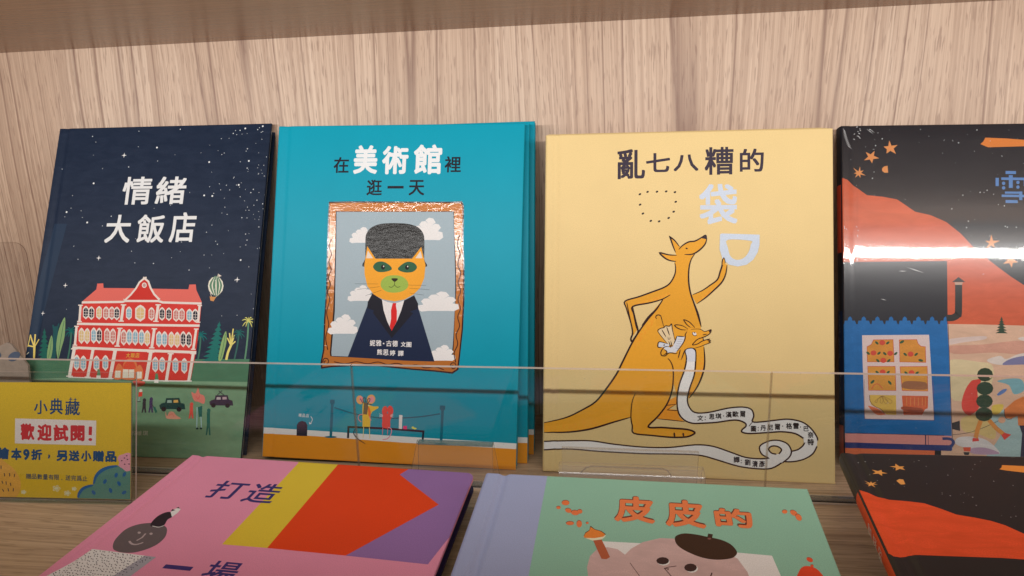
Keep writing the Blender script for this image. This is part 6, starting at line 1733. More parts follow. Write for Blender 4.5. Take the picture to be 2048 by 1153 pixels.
["T",20,332,"品",[2615,697,195,179],0,0.045],
["S",20,332,[1516,713,1530,686,1511,647],1,32,1],
["T",20,333,"贈",[1162,350,90,90],0,0.02],
["T",20,333,"品",[1262,348,90,90],0,0.02],
["T",20,333,"數",[1363,346,90,90],0,0.02],
["T",20,333,"量",[1463,344,90,90],0,0.02],
["T",20,333,"有",[1563,342,90,90],0,0.02],
["T",20,333,"限",[1663,341,90,90],0,0.02],
["S",20,333,[1753,316,1758,298],0,14,0],
["T",20,333,"送",[1863,337,89,90],0,0.02],
["T",20,333,"完",[1963,335,89,90],0,0.02],
["T",20,333,"爲",[2062,333,89,90],0,0.02],
["T",20,333,"止",[2161,331,89,90],0,0.02],
],
}
MATC = {}
def cmat(i):
    if i not in MATC:
        r, g, b, st = COL[i]; MATC[i] = print_mat('print_ink', (r, g, b), st)
    return MATC[i]
def catmull(p, closed, seg=4):
    n = len(p); out = []
    rng = range(n if closed else n-1)
    for i in rng:
        if closed: a, b, c, d = p[(i-1) % n], p[i], p[(i+1) % n], p[(i+2) % n]
        else: a, b, c, d = p[max(i-1, 0)], p[i], p[i+1], p[min(i+2, n-1)]
        for k in range(seg):
            t = k/seg; t2 = t*t; t3 = t2*t
            out.append(tuple(.5*((2*b[j])+(-a[j]+c[j])*t+(2*a[j]-5*b[j]+4*c[j]-d[j])*t2+(-a[j]+3*b[j]-3*c[j]+d[j])*t3) for j in (0, 1)))
    if not closed: out.append(tuple(p[-1]))
    return out
def pairs(l): return [(l[i]*U_, l[i+1]*U_) for i in range(0, len(l), 2)]
TXT = {}
def glyph(ch_, bold):
    k = (ch_, bold)
    if k not in TXT:
        c = bpy.data.curves.new('glyph', 'FONT'); c.body = ch_; c.resolution_u = 3
        o = bpy.data.objects.new('glyph', c); COLL.objects.link(o)
        me = bpy.data.meshes.new_from_object(o.evaluated_get(bpy.context.evaluated_depsgraph_get()))
        bpy.data.objects.remove(o, do_unlink=True)
        xs = [v.co.x for v in me.vertices]; ys = [v.co.y for v in me.vertices]
        x0, x1, y0, y1 = min(xs), max(xs), min(ys), max(ys)
        TXT[k] = ([((v.co.x-x0)/(x1-x0)-.5, (v.co.y-y0)/(y1-y0)-.5) for v in me.vertices], [tuple(p.vertices) for p in me.polygons], (x1-x0, y1-y0))
        bpy.data.meshes.remove(me)
    return TXT[k]

class Cover:
    """cross profile of a hard cover: rolled edges and a pressed hinge groove beside the spine"""
    def __init__(s, w, h, groove, rr=0, depth=.0008):
        s.w, s.h, s.g, s.rr, s.d = w, h, groove, rr, depth
        s.us = [0, .0002, .0006, .0012]
        if groove:
            s.us += [groove+k*.0035 for k in (-1.4, -1, -.6, -.3, 0, .3, .6, 1, 1.4)]
        s.us += [w-.0012, w-.0006, w-.0002, w]
        s.vs = [0, .0002, .0006, .0012, h*.25, h*.5, h*.75, h-.0012, h-.0006, h-.0002, h]
    def z(s, u, v):
        e = min(max(u, 0), max(s.w-u, 0), max(v, 0), max(s.h-v, 0))
        d = 0 if e >= .0012 else .0008*(1-math.sqrt(max(0, 1-((.0012-e)/.0012)**2)))
        if s.g:
            t = abs(u-s.g)/.0035
            if t < 1.4: d += s.d*(.5+.5*math.cos(math.pi*min(1, t/1.4)))
        return -d
    def planes(s, grow=0):
        P = [(Vector((0, 0, 0)), Vector((-1, 0, 0))), (Vector((s.w, 0, 0)), Vector((1, 0, 0))), (Vector((0, 0, 0)), Vector((0, -1, 0))), (Vector((0, s.h, 0)), Vector((0, 1, 0)))]
        if s.rr:
            for cy, sy in ((s.h-s.rr, 1), (s.rr, -1)):
                for k in range(1, 9):
                    a = math.pi/2*k/9; n = Vector((math.cos(a), sy*math.sin(a), 0))
                    P.append((Vector((s.w-s.rr, cy, 0))+n*s.rr, n))
        return P

def clip(bm, planes, inset=0):
    for co, no in planes:
        g = list(bm.verts)+list(bm.edges)+list(bm.faces)
        bmesh.ops.bisect_plane(bm, geom=g, plane_co=co-no*inset, plane_no=no, clear_outer=True, dist=1e-7)

def slab(cv, thick):
    bm = bmesh.new()
    G = [[bm.verts.new((u, v, 0)) for v in cv.vs] for u in cv.us]
    for i in range(len(cv.us)-1):
        for j in range(len(cv.vs)-1): bm.faces.new((G[i][j], G[i+1][j], G[i+1][j+1], G[i][j+1]))
    if cv.rr: clip(bm, cv.planes()[4:])
    for v in bm.verts: v.co.z = cv.z(v.co.x, v.co.y)
    be = [e for e in bm.edges if e.is_boundary]
    r = bmesh.ops.extrude_edge_only(bm, edges=be)
    nv = [g for g in r['geom'] if isinstance(g, bmesh.types.BMVert)]
    for v in nv: v.co.z = -thick
    bmesh.ops.holes_fill(bm, edges=[e for e in bm.edges if e.is_boundary], sides=0)
    bmesh.ops.recalc_face_normals(bm, faces=bm.faces)
    return bm

def art_objects(cv, prims, parent, z0=.00004, step=.000018, pfx=''):
    groups = {}; boxes = []; seen = {}
    for q in prims:
        kind, g, ci = q[0], q[1], q[2]; loops = None; tris = None
        if kind == 'P':
            pts = pairs(q[3]); pts = catmull(pts, True) if q[4] else pts
            L = [pts]+([catmull(pairs(q[5]), True)] if len(q) > 5 else [])
            flat = [p for l in L for p in l]
            tris = [t for t in tessellate_polygon([[Vector((p[0], p[1], 0)) for p in l] for l in L])]
            vs = flat
        elif kind == 'E':
            u, v, ax, ay, bx, by = [k*U_ for k in q[3]]; n = q[4]
            vs = [(u+ax*math.cos(t)+bx*math.sin(t), v+ay*math.cos(t)+by*math.sin(t)) for t in [2*math.pi*k/n for k in range(n)]]
            tris = [tuple(range(n))]
        elif kind == 'S':
            pts = pairs(q[3]); closed = False
            pts = catmull(pts, closed) if q[4] else pts
            pp = [pts[0]]
            for p in pts[1:]:
                if math.hypot(p[0]-pp[-1][0], p[1]-pp[-1][1]) > 2e-5: pp.append(p)
            wd = q[5]*U_/2; n = len(pp); vs = []
            if n < 2: continue
            for i, p in enumerate(pp):
                a = pp[max(i-1, 0)]; c = pp[min(i+1, n-1)]
                d1 = Vector((p[0]-a[0], p[1]-a[1])); d2 = Vector((c[0]-p[0], c[1]-p[1]))
                if d1.length > 0: d1.normalize()
                if d2.length > 0: d2.normalize()
                d = d1+d2
                if d.length < 1e-3: d = d2 if d2.length else d1
                d.normalize(); m = 1/max(.5, abs(d.dot(d2 if d2.length else d1)))
                t = i/(n-1); tw = 1
                if q[6]: tw = .30+.70*math.sin(math.pi*min(1, max(0, t)))**.6
                nn = Vector((-d.y, d.x))*wd*m*tw
                vs += [(p[0]+nn.x, p[1]+nn.y), (p[0]-nn.x, p[1]-nn.y)]
            tris = [(2*i, 2*i+1, 2*i+3, 2*i+2) for i in range(n-1)]
        else:
            gv, gf, (gw, gh) = glyph(q[3], 0); u, v, ww, hh = [k*U_ for k in q[4]]
            bo = q[6]*min(max(ww, hh)/max(gw, gh), 1); iw, ih = max(ww-2*bo, ww*.5), max(hh-2*bo, hh*.4)
            D = [(0, 0)]+([(bo*math.cos(R(a)), bo*math.sin(R(a))) for a in (range(0, 360, 45) if q[6] >= .03 else range(45, 360, 90))] if q[6] > .008 else [])
            copies = [([(u+x*iw+dx, v+y*ih+dy) for x, y in gv], gf) for dx, dy in D]
            vs = [p for c in copies for p in c[0]]; tris = [0]
        x0, x1 = min(p[0] for p in vs), max(p[0] for p in vs); y0, y1 = min(p[1] for p in vs), max(p[1] for p in vs)
        lay = 0
        for (a0, a1, b0, b1, l) in boxes:
            if x0 < a1 and x1 > a0 and y0 < b1 and y1 > b0 and l >= lay: lay = l+1
        boxes.append((x0, x1, y0, y1, lay))
        pid = next((i for i, b_ in enumerate(seen.get(g, [])) if x0 < b_[1] and x1 > b_[0] and y0 < b_[3] and y1 > b_[2]), None)
        if pid is None: pid = len(seen.setdefault(g, [])); seen[g].append([x0, x1, y0, y1])
        else: q_ = seen[g][pid]; q_[:] = [min(q_[0], x0), max(q_[1], x1), min(q_[2], y0), max(q_[3], y1)]
        if kind == 'T':
            for k, (cvs, cf) in enumerate(copies): groups.setdefault(g, []).append((ci, cvs, cf, z0+lay*step+k*4e-6, pid))
            boxes[-1] = boxes[-1][:4]+(lay+2,)
        else: groups.setdefault(g, []).append((ci, vs, tris, z0+lay*step, pid))
    parts = []
    for g, items in groups.items():
        if GR[g] in ('title_lettering', 'heading_lettering', 'star_print', 'splash_print', 'people_print'):
            big = {}; small = []
            for it in items:
                xs = [p[0] for p in it[1]]; ys = [p[1] for p in it[1]]
                (big.setdefault(it[4], []) if max(max(xs)-min(xs), max(ys)-min(ys)) > .0022 or GR[g] != 'star_print' else small).append(it)
            for k, its in big.items(): parts.append((g, its, False))
            if small: parts.append((g, small, True))
        else: parts.append((g, items, GR[g] in ('author_lettering', 'text_lettering', 'dot_print')))
    for g, items, stuff in parts:
        bm = bmesh.new(); mats = []; lay_l = bm.verts.layers.float.new('lay')
        for ci, vs, tris, z, _pid in items:
            if ci not in mats: mats.append(ci)
            bv = [bm.verts.new((x, y, 0)) for x, y in vs]
            for v in bv: v[lay_l] = z
            for t in tris:
                try: f = bm.faces.new([bv[i] for i in t]); f.material_index = mats.index(ci)
                except ValueError: pass
        clip(bm, cv.planes(), .00015)
        for u in cv.us[1:-1]:
            gm = list(bm.verts)+list(bm.edges)+list(bm.faces)
            bmesh.ops.bisect_plane(bm, geom=gm, plane_co=(u, 0, 0), plane_no=(1, 0, 0), dist=1e-7)
        for v_ in (.0002, .0006, .0012, cv.h-.0012, cv.h-.0006, cv.h-.0002):
            gm = list(bm.verts)+list(bm.edges)+list(bm.faces)
            bmesh.ops.bisect_plane(bm, geom=gm, plane_co=(0, v_, 0), plane_no=(0, 1, 0), dist=1e-7)
        if not bm.faces: bm.free(); continue
        bm.normal_update()
        for v in bm.verts: v.co.z = cv.z(v.co.x, v.co.y)+v[lay_l]
        for f in bm.faces:
            if f.normal.z < 0: f.normal_flip()
        bm.verts.layers.float.remove(lay_l)
        po = link({'title_lettering': 'title_character', 'heading_lettering': 'heading_character'}.get(GR[g], GR[g]), bm, [cmat(i) for i in mats], parent)
        if stuff: po['kind'] = 'stuff'

PAPER = None
def paper_mat():
    m, nt, out = newmat('page_edges'); L = nt.links; p = N(nt, 'BsdfPrincipled'); L.new(p.outputs[0], out.inputs[0])
    k = mixc(nt, ramp(nt, noise(nt, mapping(nt, (1, 1, 2600)), 1, 2), [(.35, 0.), (.65, 1.)]), (.36, .33, .28), (.72, .69, .62)); L.new(k, p.inputs[0]); p.inputs['Roughness'].default_value = .8
    return m
PAPER = paper_mat()
def frame_matrix(F):
    o, U, V = Vector(F['o']), Vector(F['U']), Vector(F['V']); n = U.cross(V)
    return Matrix(((U.x, V.x, n.x, o.x), (U.y, V.y, n.y, o.y), (U.z, V.z, n.z, o.z), (0, 0, 0, 1)))

def spine_mesh(h, T, bulge, thick=.0018):
    bm = bmesh.new(); n = 10; rows = []
    for i in range(n+1):
        t = i/n; a = math.pi*t
        u = -bulge*max(0, math.sin(a))**.6 if 0 < t < 1 else 0; z = -T*t
        ui = u+thick; rows.append([bm.verts.new((u, .0003, z-.0004 if i == 0 else (z+.0004 if i == n else z))), bm.verts.new((u, h-.0003, z-.0004 if i == 0 else (z+.0004 if i == n else z))),
                    bm.verts.new((ui, h-.0003, -.0008-(T-.0016)*t)), bm.verts.new((ui, .0003, -.0008-(T-.0016)*t))])
    for a, b in zip(rows, rows[1:]):
        for k in range(4): bm.faces.new((a[k], b[k], b[(k+1) % 4], a[(k+1) % 4]))
    bm.faces.new(rows[0]); bm.faces.new(rows[-1][::-1]); bmesh.ops.recalc_face_normals(bm, faces=bm.faces)
    return bm

def book(key, name, label, T, base, artkey=None, groove=.0085, rr=0, back=None, spinec=None, group=None, bulge=.0012, cat='book', board=.0024, pages=None, depth=.0008):
    F = FR[key]; root = thing(name, label, cat, frame_matrix(F), group=group)
    w, h = F['w'], F['h']; cv = Cover(w, h, groove, rr, depth)
    bmx = base if not isinstance(base, tuple) else print_mat('cover_board', base)
    bk = back or bmx
    o = link('front_cover', slab(cv, board), bmx, root)
    bm = slab(cv, board)
    for v in bm.verts: v.co.z = -T-v.co.z
    for f in bm.faces: f.normal_flip()
    link('back_cover', bm, bk, root)
    link('spine', spine_mesh(h, T, bulge), spinec or bmx, root)
    link('page_block', boxmesh(.0022, w-.0035, .0035, h-.0035, -T+board+.00005, -board-.00005), pages or PAPER, root)
    if artkey: art_objects(cv, ART[artkey], root)
    return root, cv

C = lambda *c: tuple(c)
def alb(r, g, b, W=232):      # colour as it reads beside white paper of level W
    k = lin(W)[0]; return tuple(min(.86, .8*v/k) for v in lin(r, g, b))

NAVY = print_mat('hotel_cover', alb(27, 41, 64), 'p', .5)
hotel, _ = book('hotel', 'picture_book', 'dark blue starry picture book with a red hotel on its cover, leaning at the left', .012, NAVY, 'hotel', cat='book')
TEAL = print_mat('museum_cover', alb(0, 154, 180), 'm', .45)
ml = 'teal picture book with a framed cat portrait on its cover, front copy of its stack'
museum, _ = book('museum', 'picture_book', ml, .0098, TEAL, 'museum', group='copies of the teal picture book')
# the two copies behind show only a sliver, with the same print running round their edge
FOOT = [q for q in ART['museum'] if GR[q[1]] == 'scenery_print'][:2]
ART['museum_back'] = FOOT
book('museum2', 'picture_book', 'teal picture book directly behind the front copy with the cat portrait', .0098, TEAL, 'museum_back', group='copies of the teal picture book')
book('museum3', 'picture_book', 'teal picture book at the very back of the teal stack, against the wood panel', .0098, TEAL, 'museum_back', group='copies of the teal picture book')
YEL = print_mat('pocket_cover', alb(228, 202, 144), 'm', .5)
book('pocket', 'picture_book', 'pale yellow picture book with an orange kangaroo on its cover, front copy', .011, YEL, 'pocket', group='copies of the yellow picture book')
book('pocket2', 'picture_book', 'yellow picture book behind the kangaroo cover, its top edge just showing', .011, YEL, group='copies of the yellow picture book')
book('pocket3', 'picture_book', 'yellow picture book hindmost behind the kangaroo cover, touching the wood panel', .011, YEL, group='copies of the yellow picture book')
BLK = print_mat('snow_cover', alb(33, 35, 43), 'm', .5)
SPB = print_mat('snow_spine', alb(40, 42, 52), 'm', .5)
snow, scv = book('snow', 'picture_book', 'shrink wrapped black and orange winter picture book with a blue cottage, leaning at the right', .012, BLK, 'snow', groove=.0095)

# coloured bands of the spine of the winter book
def spine_band(root, h, T, v0, v1, col, bulge=.0012):
    bm = bmesh.new(); n = 10; rows = []
    for i in range(1, n):
        t = i/n; a = math.pi*t; u = -bulge*max(0, math.sin(a))**.6-.00006
        rows.append((bm.verts.new((u, v0, -T*t)), bm.verts.new((u, v1, -T*t))))
    for a, b in zip(rows, rows[1:]): bm.faces.new((a[0], b[0], b[1], a[1]))
    bmesh.ops.recalc_face_normals(bm, faces=bm.faces)
    link('spine_print', bm, print_mat('spine_ink', col), root)
Hs = FR['snow']['h']
spine_band(snow, Hs, .012, Hs*.615, Hs*.82, alb(206, 74, 48)); spine_band(snow, Hs, .012, .003, Hs*.105, alb(190, 100, 80)); spine_band(snow, Hs, .012, Hs*.105+.001, Hs*.44, alb(24, 44, 84))
# small white writing on that spine is too fine to read: rows of strokes
bm = bmesh.new(); rn = random.Random(4)
for (a, b_) in ((.50, .44), (.425, .375), (.36, .30), (.25, .16), (.14, .125)):
    v = a*Hs
    while v > b_*Hs:
        for k in range(3):
            z = -.0042-rn.uniform(0, .0026); l = rn.uniform(.0006, .0016)
            q = [bm.verts.new((-.00134, v, z)), bm.verts.new((-.00134, v+.0003, z)), bm.verts.new((-.00134, v+.0003, z-l)), bm.verts.new((-.00134, v, z-l))]
            bm.faces.new(q)
            v -= .0007
        v -= .0006
link('spine_lettering', bm, print_mat('spine_white', alb(170, 176, 186)), snow)

# shrink wrap film with creases
def film_mat():
    m, nt, out = newmat('shrink_film'); L = nt.links
    v = mapping(nt, (1, 1, 1)); big = noise(nt, mapping(nt, (5, 16, 5)), 1.2, 2); sm = noise(nt, v, 60, 3, .6)
    b1 = bump(nt, big, .03, .004); b2 = N(nt, 'Bump'); L.new(sm, b2.inputs['Height']); b2.inputs['Strength'].default_value = .018; b2.inputs['Distance'].default_value = .001; L.new(b1, b2.inputs['Normal'])
    t = N(nt, 'BsdfTransparent'); t.inputs[0].default_value = (.97, .97, .97, 1)
    g1 = N(nt, 'BsdfGlossy'); g1.inputs['Roughness'].default_value = .045; g2 = N(nt, 'BsdfGlossy'); g2.inputs['Roughness'].default_value = .2
    L.new(b2.outputs[0], g1.inputs['Normal']); L.new(b2.outputs[0], g2.inputs['Normal'])
    mg = N(nt, 'MixShader'); mg.inputs[0].default_value = .35; L.new(g1.outputs[0], mg.inputs[1]); L.new(g2.outputs[0], mg.inputs[2])
    mx = N(nt, 'MixShader'); L.new(schlick(nt, .095), mx.inputs[0]); L.new(t.outputs[0], mx.inputs[1]); L.new(mg.outputs[0], mx.inputs[2]); L.new(mx.outputs[0], out.inputs[0])
    return m
FILM = film_mat()
bm = bmesh.new(); rows = []; rn = random.Random(9)
W_ = FR['snow']['w']
for u in scv.us:
    rows.append([bm.verts.new((u, v, scv.z(u, v)*.8+.0011)) for v in [Hs*k/40 for k in range(41)]])
for a, b in zip(rows, rows[1:]):
    for k in range(40): bm.faces.new((a[k], b[k], b[k+1], a[k+1]))
film = link('shrink_wrap', bm, FILM, snow, smooth=True)
bm = bmesh.new()
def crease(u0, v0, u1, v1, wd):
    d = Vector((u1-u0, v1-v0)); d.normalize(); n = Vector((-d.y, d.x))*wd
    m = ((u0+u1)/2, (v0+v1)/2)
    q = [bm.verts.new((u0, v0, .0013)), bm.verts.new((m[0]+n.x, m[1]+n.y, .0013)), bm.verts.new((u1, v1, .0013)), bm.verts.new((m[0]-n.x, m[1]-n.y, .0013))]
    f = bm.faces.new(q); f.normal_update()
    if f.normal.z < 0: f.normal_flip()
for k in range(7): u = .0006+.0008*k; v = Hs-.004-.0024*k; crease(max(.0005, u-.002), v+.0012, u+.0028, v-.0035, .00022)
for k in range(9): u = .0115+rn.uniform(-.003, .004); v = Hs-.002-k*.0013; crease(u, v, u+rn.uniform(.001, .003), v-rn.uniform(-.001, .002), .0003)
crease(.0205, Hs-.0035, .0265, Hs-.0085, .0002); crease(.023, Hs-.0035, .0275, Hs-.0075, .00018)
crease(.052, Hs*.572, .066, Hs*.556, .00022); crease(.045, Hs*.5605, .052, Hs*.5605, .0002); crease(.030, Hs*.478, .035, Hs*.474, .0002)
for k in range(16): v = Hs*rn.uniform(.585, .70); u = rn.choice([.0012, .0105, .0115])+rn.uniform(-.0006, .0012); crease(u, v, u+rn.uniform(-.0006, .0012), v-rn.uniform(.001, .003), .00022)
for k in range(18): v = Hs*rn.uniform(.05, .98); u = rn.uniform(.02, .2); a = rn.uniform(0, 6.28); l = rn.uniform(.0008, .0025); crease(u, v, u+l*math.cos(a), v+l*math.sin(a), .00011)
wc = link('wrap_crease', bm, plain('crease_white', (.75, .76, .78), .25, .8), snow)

# flat books
wc['kind'] = 'stuff'
PINK = print_mat('party_cover', alb(204, 130, 156, 195), 'm', .55)
NVY = print_mat('party_back', alb(40, 34, 66, 200), 'm', .5)
party, _ = book('party', 'picture_book', 'pink picture book with yellow, red and purple shapes lying flat in front', .0125, PINK, 'party', groove=.0095, rr=.0085, back=NVY, pages=NVY, depth=.0012)
GRN = print_mat('pipi_cover', alb(122, 164, 146, 190), 'm', .6)
LAV = print_mat('pipi_spine', alb(138, 146, 180, 195), 'm', .6)
pipi, _ = book('pipi', 'picture_book', 'green picture book with lavender spine and a grey creature in a beret, lying flat', .011, GRN, 'pipi', groove=.0125, spinec=LAV, depth=.0016, bulge=.002)
BL2 = print_mat('snowflat_cover', alb(38, 36, 37, 190), 'm', .42)
snowf, _ = book('snowflat', 'picture_book', 'black and orange picture book with spine lettering lying flat at the right front corner', .0125, BL2, 'snowflat', groove=.0085, bulge=.0018)
FH = FR['snowflat']['h']
spine_band(snowf, FH, .0125, FH-.1475, FH-.0545, alb(208, 74, 36, 195), .0018)
bm = bmesh.new()
def spine_text(root, ch_, v, z, sz, bold, col):
    gv, gf, _ = glyph(ch_, 0)
    bm = bmesh.new(); bv = [bm.verts.new((-.0021, v+y*sz*1.15, z+x*sz)) for x, y in gv]
    for f in gf:
        try: bm.faces.new([bv[i] for i in f])
        except ValueError: pass
    bmesh.ops.recalc_face_normals(bm, faces=bm.faces)
    link('spine_lettering', bm, print_mat('spine_white', col), root)
for i, q in enumerate('雪菜的'): spine_text(snowf, q, FH-.0905-i*.0115, -.0062, .0068, .02, alb(226, 190, 180, 195))

# ---------------------------------------------------------------- clear acrylic things
ACR = acrylic_mat('clear_acrylic'); EDGE = acrylic_edge_mat('acrylic_edge', lin(214, 200, 190), .08)
EDGE2 = acrylic_edge_mat('acrylic_edge_faint', lin(200, 190, 178), .72)
EDGET = acrylic_edge_mat('acrylic_edge_teal', lin(110, 150, 150), .6)
def sheet(bm, pts, th, edge=1, n=None):
    """extruded polygon: pts are 3D, thickness along n; faces material 0, rim material edge"""
    P = [Vector(p) for p in pts]; n = n or (P[1]-P[0]).cross(P[2]-P[1]).normalized()
    a = [bm.verts.new(p) for p in P]; b = [bm.verts.new(p+n*th) for p in P]
    bm.faces.new(a[::-1]); bm.faces.new(b)
    for i in range(len(P)):
        f = bm.faces.new((a[i], a[(i+1) % len(P)], b[(i+1) % len(P)], b[i])); f.material_index = edge[i] if isinstance(edge, tuple) else edge
GACR = acrylic_mat('guard_acrylic', smudge=True)
def guard(x0, x1, label, zt=.1035):
    g = thing('acrylic_guard', label, 'guard', loc=((x0+x1)/2, GY, 0), group='clear guards along the shelf')
    hw = (x1-x0)/2; bm = bmesh.new()
    sheet(bm, [(-hw, .0022, .0), (hw, .0022, .0), (hw, .0022, zt), (-hw, .0022, zt)], .0044, (2, 2, 1, 2))
    link('panel', bm, [GACR, EDGE, EDGE2], g)
    bm = bmesh.new(); sheet(bm, [(-hw, -.0042, .0002), (hw, -.0042, .0002), (hw, -.0018, .0002), (-hw, -.0018, .0002)], .003, 1); link('foot', bm, [ACR, EDGE2], g)
guard(-.92, -.1532, 'clear acrylic guard panel in front of the blue hotel book at the left')
guard(-.1524, .1815, 'clear acrylic guard panel in front of the kangaroo book')
guard(.1823, .95, 'clear acrylic guard panel in front of the shrink wrapped book at the right')

def bent(bm, prof, x0, x1, th, shear=(0, 0)):
    """sheet following a y-z profile, extruded along x"""
    n = len(prof); L = []
    for i, (y, z) in enumerate(prof):
        a = prof[max(i-1, 0)]; c = prof[min(i+1, n-1)]; d = Vector((c[0]-a[0], c[1]-a[1])).normalized(); nn = Vector((-d.y, d.x))*th/2
        L.append([bm.verts.new((x0, y+nn.x, z+nn.y)), bm.verts.new((x1, y+nn.x, z+nn.y)), bm.verts.new((x1, y-nn.x, z-nn.y)), bm.verts.new((x0, y-nn.x, z-nn.y))])
    for a, b in zip(L, L[1:]):
        for k in range(4):
            f = bm.faces.new((a[k], b[k], b[(k+1) % 4], a[(k+1) % 4])); f.material_index = 1 if k in (1, 3) else 0
    for q in (L[0], L[-1]): f = bm.faces.new(q); f.material_index = 1
    bmesh.ops.recalc_face_normals(bm, faces=bm.faces)
def arc(cy, cz, r, a0, a1, n=6): return [(cy+r*math.cos(R(a0+(a1-a0)*k/n)), cz+r*math.sin(R(a0+(a1-a0)*k/n))) for k in range(n+1)]

# easel behind the green book: rolled front bar, tall back plate with a cut-out handle
st = thing('display_stand', 'clear acrylic easel with a bright rolled bar holding up the green book', 'display stand', loc=(.075, -.175, 0), group='clear easels holding the flat books')
GLZ = acrylic_mat('glossy_acrylic', (.985, .98, .975), .12, 1.0, .05)
CLR = acrylic_mat('clear_easel_acrylic', (.99, .99, .99), .04, 1.0, .07)
bm = bmesh.new(); bent(bm, [(.016, .001), (.009, .042)], -.053, .053, .003); link('back_plate', bm, [CLR, EDGE2], st)
bm = bmesh.new(); bent(bm, [(-.032, .0012), (-.014, .026)]+arc(-.006, .0262, .0085, 160, 10, 16)+[(.0035, .010), (.005, .002)], -.0545, .0545, .0028)
for v in bm.verts: pass
link('bent_support', bm, [GLZ, EDGE2], st, smooth=True)
for x0, x1, z, yy in ((-.034, .030, .0262, .0095), (-.020, .006, .0155, -.0235)):
    bm = bmesh.new(); pts = [Vector((x0-.004, yy, z-.006)), Vector((x0, yy, z-.0015)), Vector((x0+.004, yy, z)), Vector((x1-.004, yy, z)), Vector((x1, yy, z-.0015)), Vector((x1+.003, yy, z-.006))]
    for a, b in zip(pts, pts[1:]):
        d = (b-a).normalized(); n = Vector((-d.z, 0, d.x))*.00045
        A = [a+n, b+n, b-n, a-n]; lo = [bm.verts.new(q) for q in A]; hi = [bm.verts.new(q+Vector((0, .0012, 0))) for q in A]
        bm.faces.new(lo); bm.faces.new(hi[::-1])
        for k in range(4): bm.faces.new((lo[k], hi[k], hi[(k+1) % 4], lo[(k+1) % 4]))
    bmesh.ops.recalc_face_normals(bm, faces=bm.faces); link('cutout_edge', bm, EDGE2, st)
link('base_plate', boxmesh(-.05, .05, -.23, -.036, .0004, .0024), ACR, st)
bm = bmesh.new(); box(bm, -.048, .048, -.21, -.04, .0026, .0056); link('shelf_plate', bm, ACR, st)

# tent easel between pink and green books
s2 = thing('display_stand', 'clear acrylic tent shaped easel standing behind the pink book', 'display stand', loc=(-.0648, -.166, 0), group='clear easels holding the flat books')
bm = bmesh.new(); bent(bm, [(-.030, .001), (-.003, .041)]+arc(0, .0405, .0028, 160, 20, 4)+[(.0035, .040), (.011, .001)], -.0315, .0315, .0018)
for v in bm.verts:
    k = 1+.14*max(0, (.041-v.co.z)/.041); v.co.x = v.co.x*k
link('tent_sheet', bm, [acrylic_mat('tent_acrylic', (.99, .99, .99), .05, 1.0, .02), EDGET], s2)
bm = bmesh.new(); bent(bm, [(-.0036, .0425), (.0036, .0425)], -.0305, .0315, .0012); link('ridge', bm, EDGET, s2)
# low plinths carrying the flat books
for nm, key, lab in (('party', 'party', 'low clear acrylic riser under the pink flat book'), ('pipi', 'pipi', 'low clear acrylic riser under the green flat book'), ('snowflat', 'snowflat', 'low clear acrylic riser under the black flat book at the right')):
    F = FR[key]; M = frame_matrix(F); T = {'party': .0125, 'pipi': .011, 'snowflat': .0125}[key]
    a = M @ Vector((F['w']*.5, F['h']-.06, -T-.0003)); b = M @ Vector((F['w']*.5, .06, -T-.0003))
    r_ = thing('book_riser', lab, 'riser', loc=(a.x, (a.y+b.y)/2, 0), group='clear risers under the flat books')
    rx = M.to_3x3(); hw = .045
    for P in (a, b):
        d = (rx @ Vector((1, 0, 0)))*hw; p0, p1 = P-d, P+d; off = Vector(r_.location)
        bm = bmesh.new(); sheet(bm, [Vector((p0.x, p0.y, .0002))-off, Vector((p1.x, p1.y, .0002))-off, p1-off, p0-off], .003, 1); link('leg', bm, [ACR, EDGE2], r_)
    

# sign holder and card
F = FR['sign']; M = frame_matrix(F)
sg = thing('sign_holder', 'clear acrylic sign holder standing on the shelf at the left', 'sign holder', M)
w_, h_ = F['w'], F['h']
bm = bmesh.new(); sheet(bm, [(-.002, -.002, .0008), (w_+.0022, -.002, .0008), (w_+.0022, h_+.003, .0008), (-.002, h_+.003, .0008)], .0015, 1); link('front_sheet', bm, [ACR, EDGE2], sg)
bm = bmesh.new(); sheet(bm, [(-.002, -.002, -.0030), (w_+.0034, -.002, -.0030), (w_+.0034, h_+.0085, -.0030), (-.002, h_+.0085, -.0030)], .0016, 1); link('rear_sheet', bm, [ACR, EDGE], sg)
bm = bmesh.new(); box(bm, -.002, w_+.003, -.0033, -.0021, -.034, .003); link('foot', bm, [acrylic_mat('foot_acrylic', (.72, .80, .78))], sg)
card = tag(link('promo_card', boxmesh(0, w_, 0, h_, -.0009, -.0004), print_mat('card_yellow', alb(222, 186, 46, 225), 'm', .4)), 'yellow promotional card with red and blue Chinese writing, standing upright at the left', 'sign')
card.matrix_world = M
art_objects(Cover(w_, h_, 0), [], card)
class Flat(Cover):
    def z(s, u, v): return -.0004
fc = Flat(w_, h_, 0); art_objects(fc, ART['sign'], card, .00004, .000012)

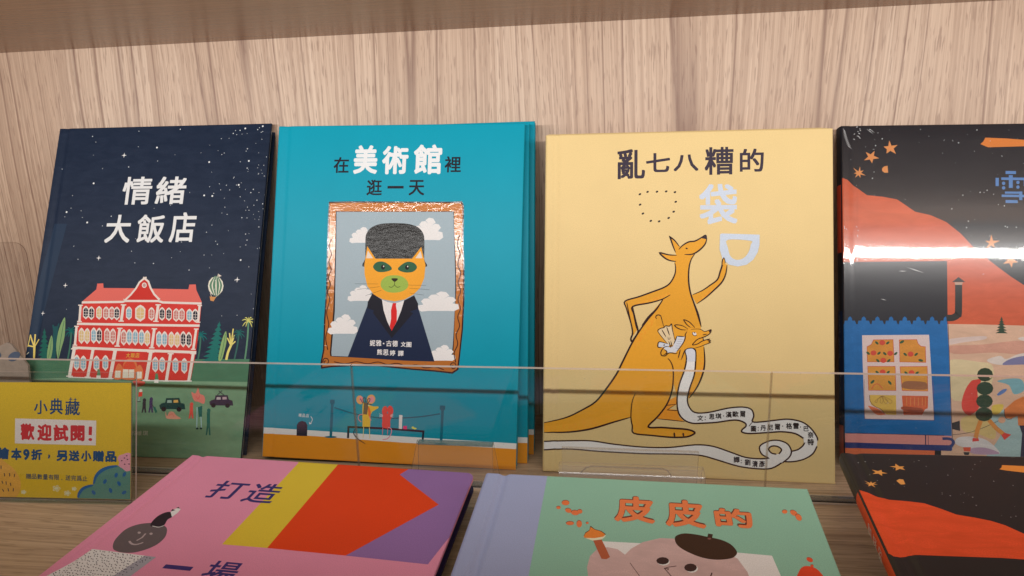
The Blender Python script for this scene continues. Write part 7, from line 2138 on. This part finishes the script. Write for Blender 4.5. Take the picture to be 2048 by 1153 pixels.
# grey cardboard shape behind the guard, far left
bm = bmesh.new()
P = [(-.075, 0), (.0405, 0), (.0415, .060), (.040, .084), (.0225, .1045), (.018, .1062), (.008, .1015), (-.010, .101), (-.02, .108), (-.04, .09), (-.075, .07)]
lo = [bm.verts.new((x, 0, z)) for x, z in P]; hi = [bm.verts.new((x, .0022, z)) for x, z in P]
bm.faces.new(lo); bm.faces.new(hi[::-1])
for k in range(len(P)): bm.faces.new((lo[k], hi[k], hi[(k+1) % len(P)], lo[(k+1) % len(P)]))
bmesh.ops.recalc_face_normals(bm, faces=bm.faces)
g = tag(link('cardboard_standee', bm, plain('grey_card', alb(150, 136, 124, 222), .8)), 'grey brown cardboard cut-out with slate blue ovals behind the guard at the far left edge', 'standee')
g.location = (-.5385, -.125, 0); g.rotation_euler = (R(-9), 0, 0)
BLU = plain('slate_blue', alb(78, 90, 112, 222), .7)
for x, z, rx, rz, a in ((.0045, .0945, .0072, .0042, -12), (.0255, .0925, .0072, .0042, 25)):
    bm = bmesh.new(); vs = [bm.verts.new((x+rx*math.cos(t)*math.cos(R(a))-rz*math.sin(t)*math.sin(R(a)), -.0002, z+rx*math.cos(t)*math.sin(R(a))+rz*math.sin(t)*math.cos(R(a)))) for t in [k*math.pi/8 for k in range(16)]]
    bm.faces.new(vs); link('oval_mark', bm, BLU, g)

# thin clear sheet with a rounded corner against the panel, far left
ax = -.5885
bm = bmesh.new(); zt = .190; rad = .014
pts = [(-.10, 0), (.0, 0)]+[(-rad+rad*math.cos(t), zt-rad+rad*math.sin(t)) for t in [k*math.pi/12 for k in range(7)]]+[(-.10, zt)]
sheet(bm, [(x, 0, z) for x, z in pts], .0009, 1, Vector((0, -1, 0)))
sh = tag(link('acrylic_sheet', bm, [acrylic_mat('thin_acrylic', (.995, .99, .99), .08, .12), acrylic_edge_mat('sheet_edge', lin(120, 84, 80), .5)]), 'thin clear sheet with a rounded top corner against the wood panel at the far left', 'acrylic sheet')
sh.location = (ax, -.0016, 0)
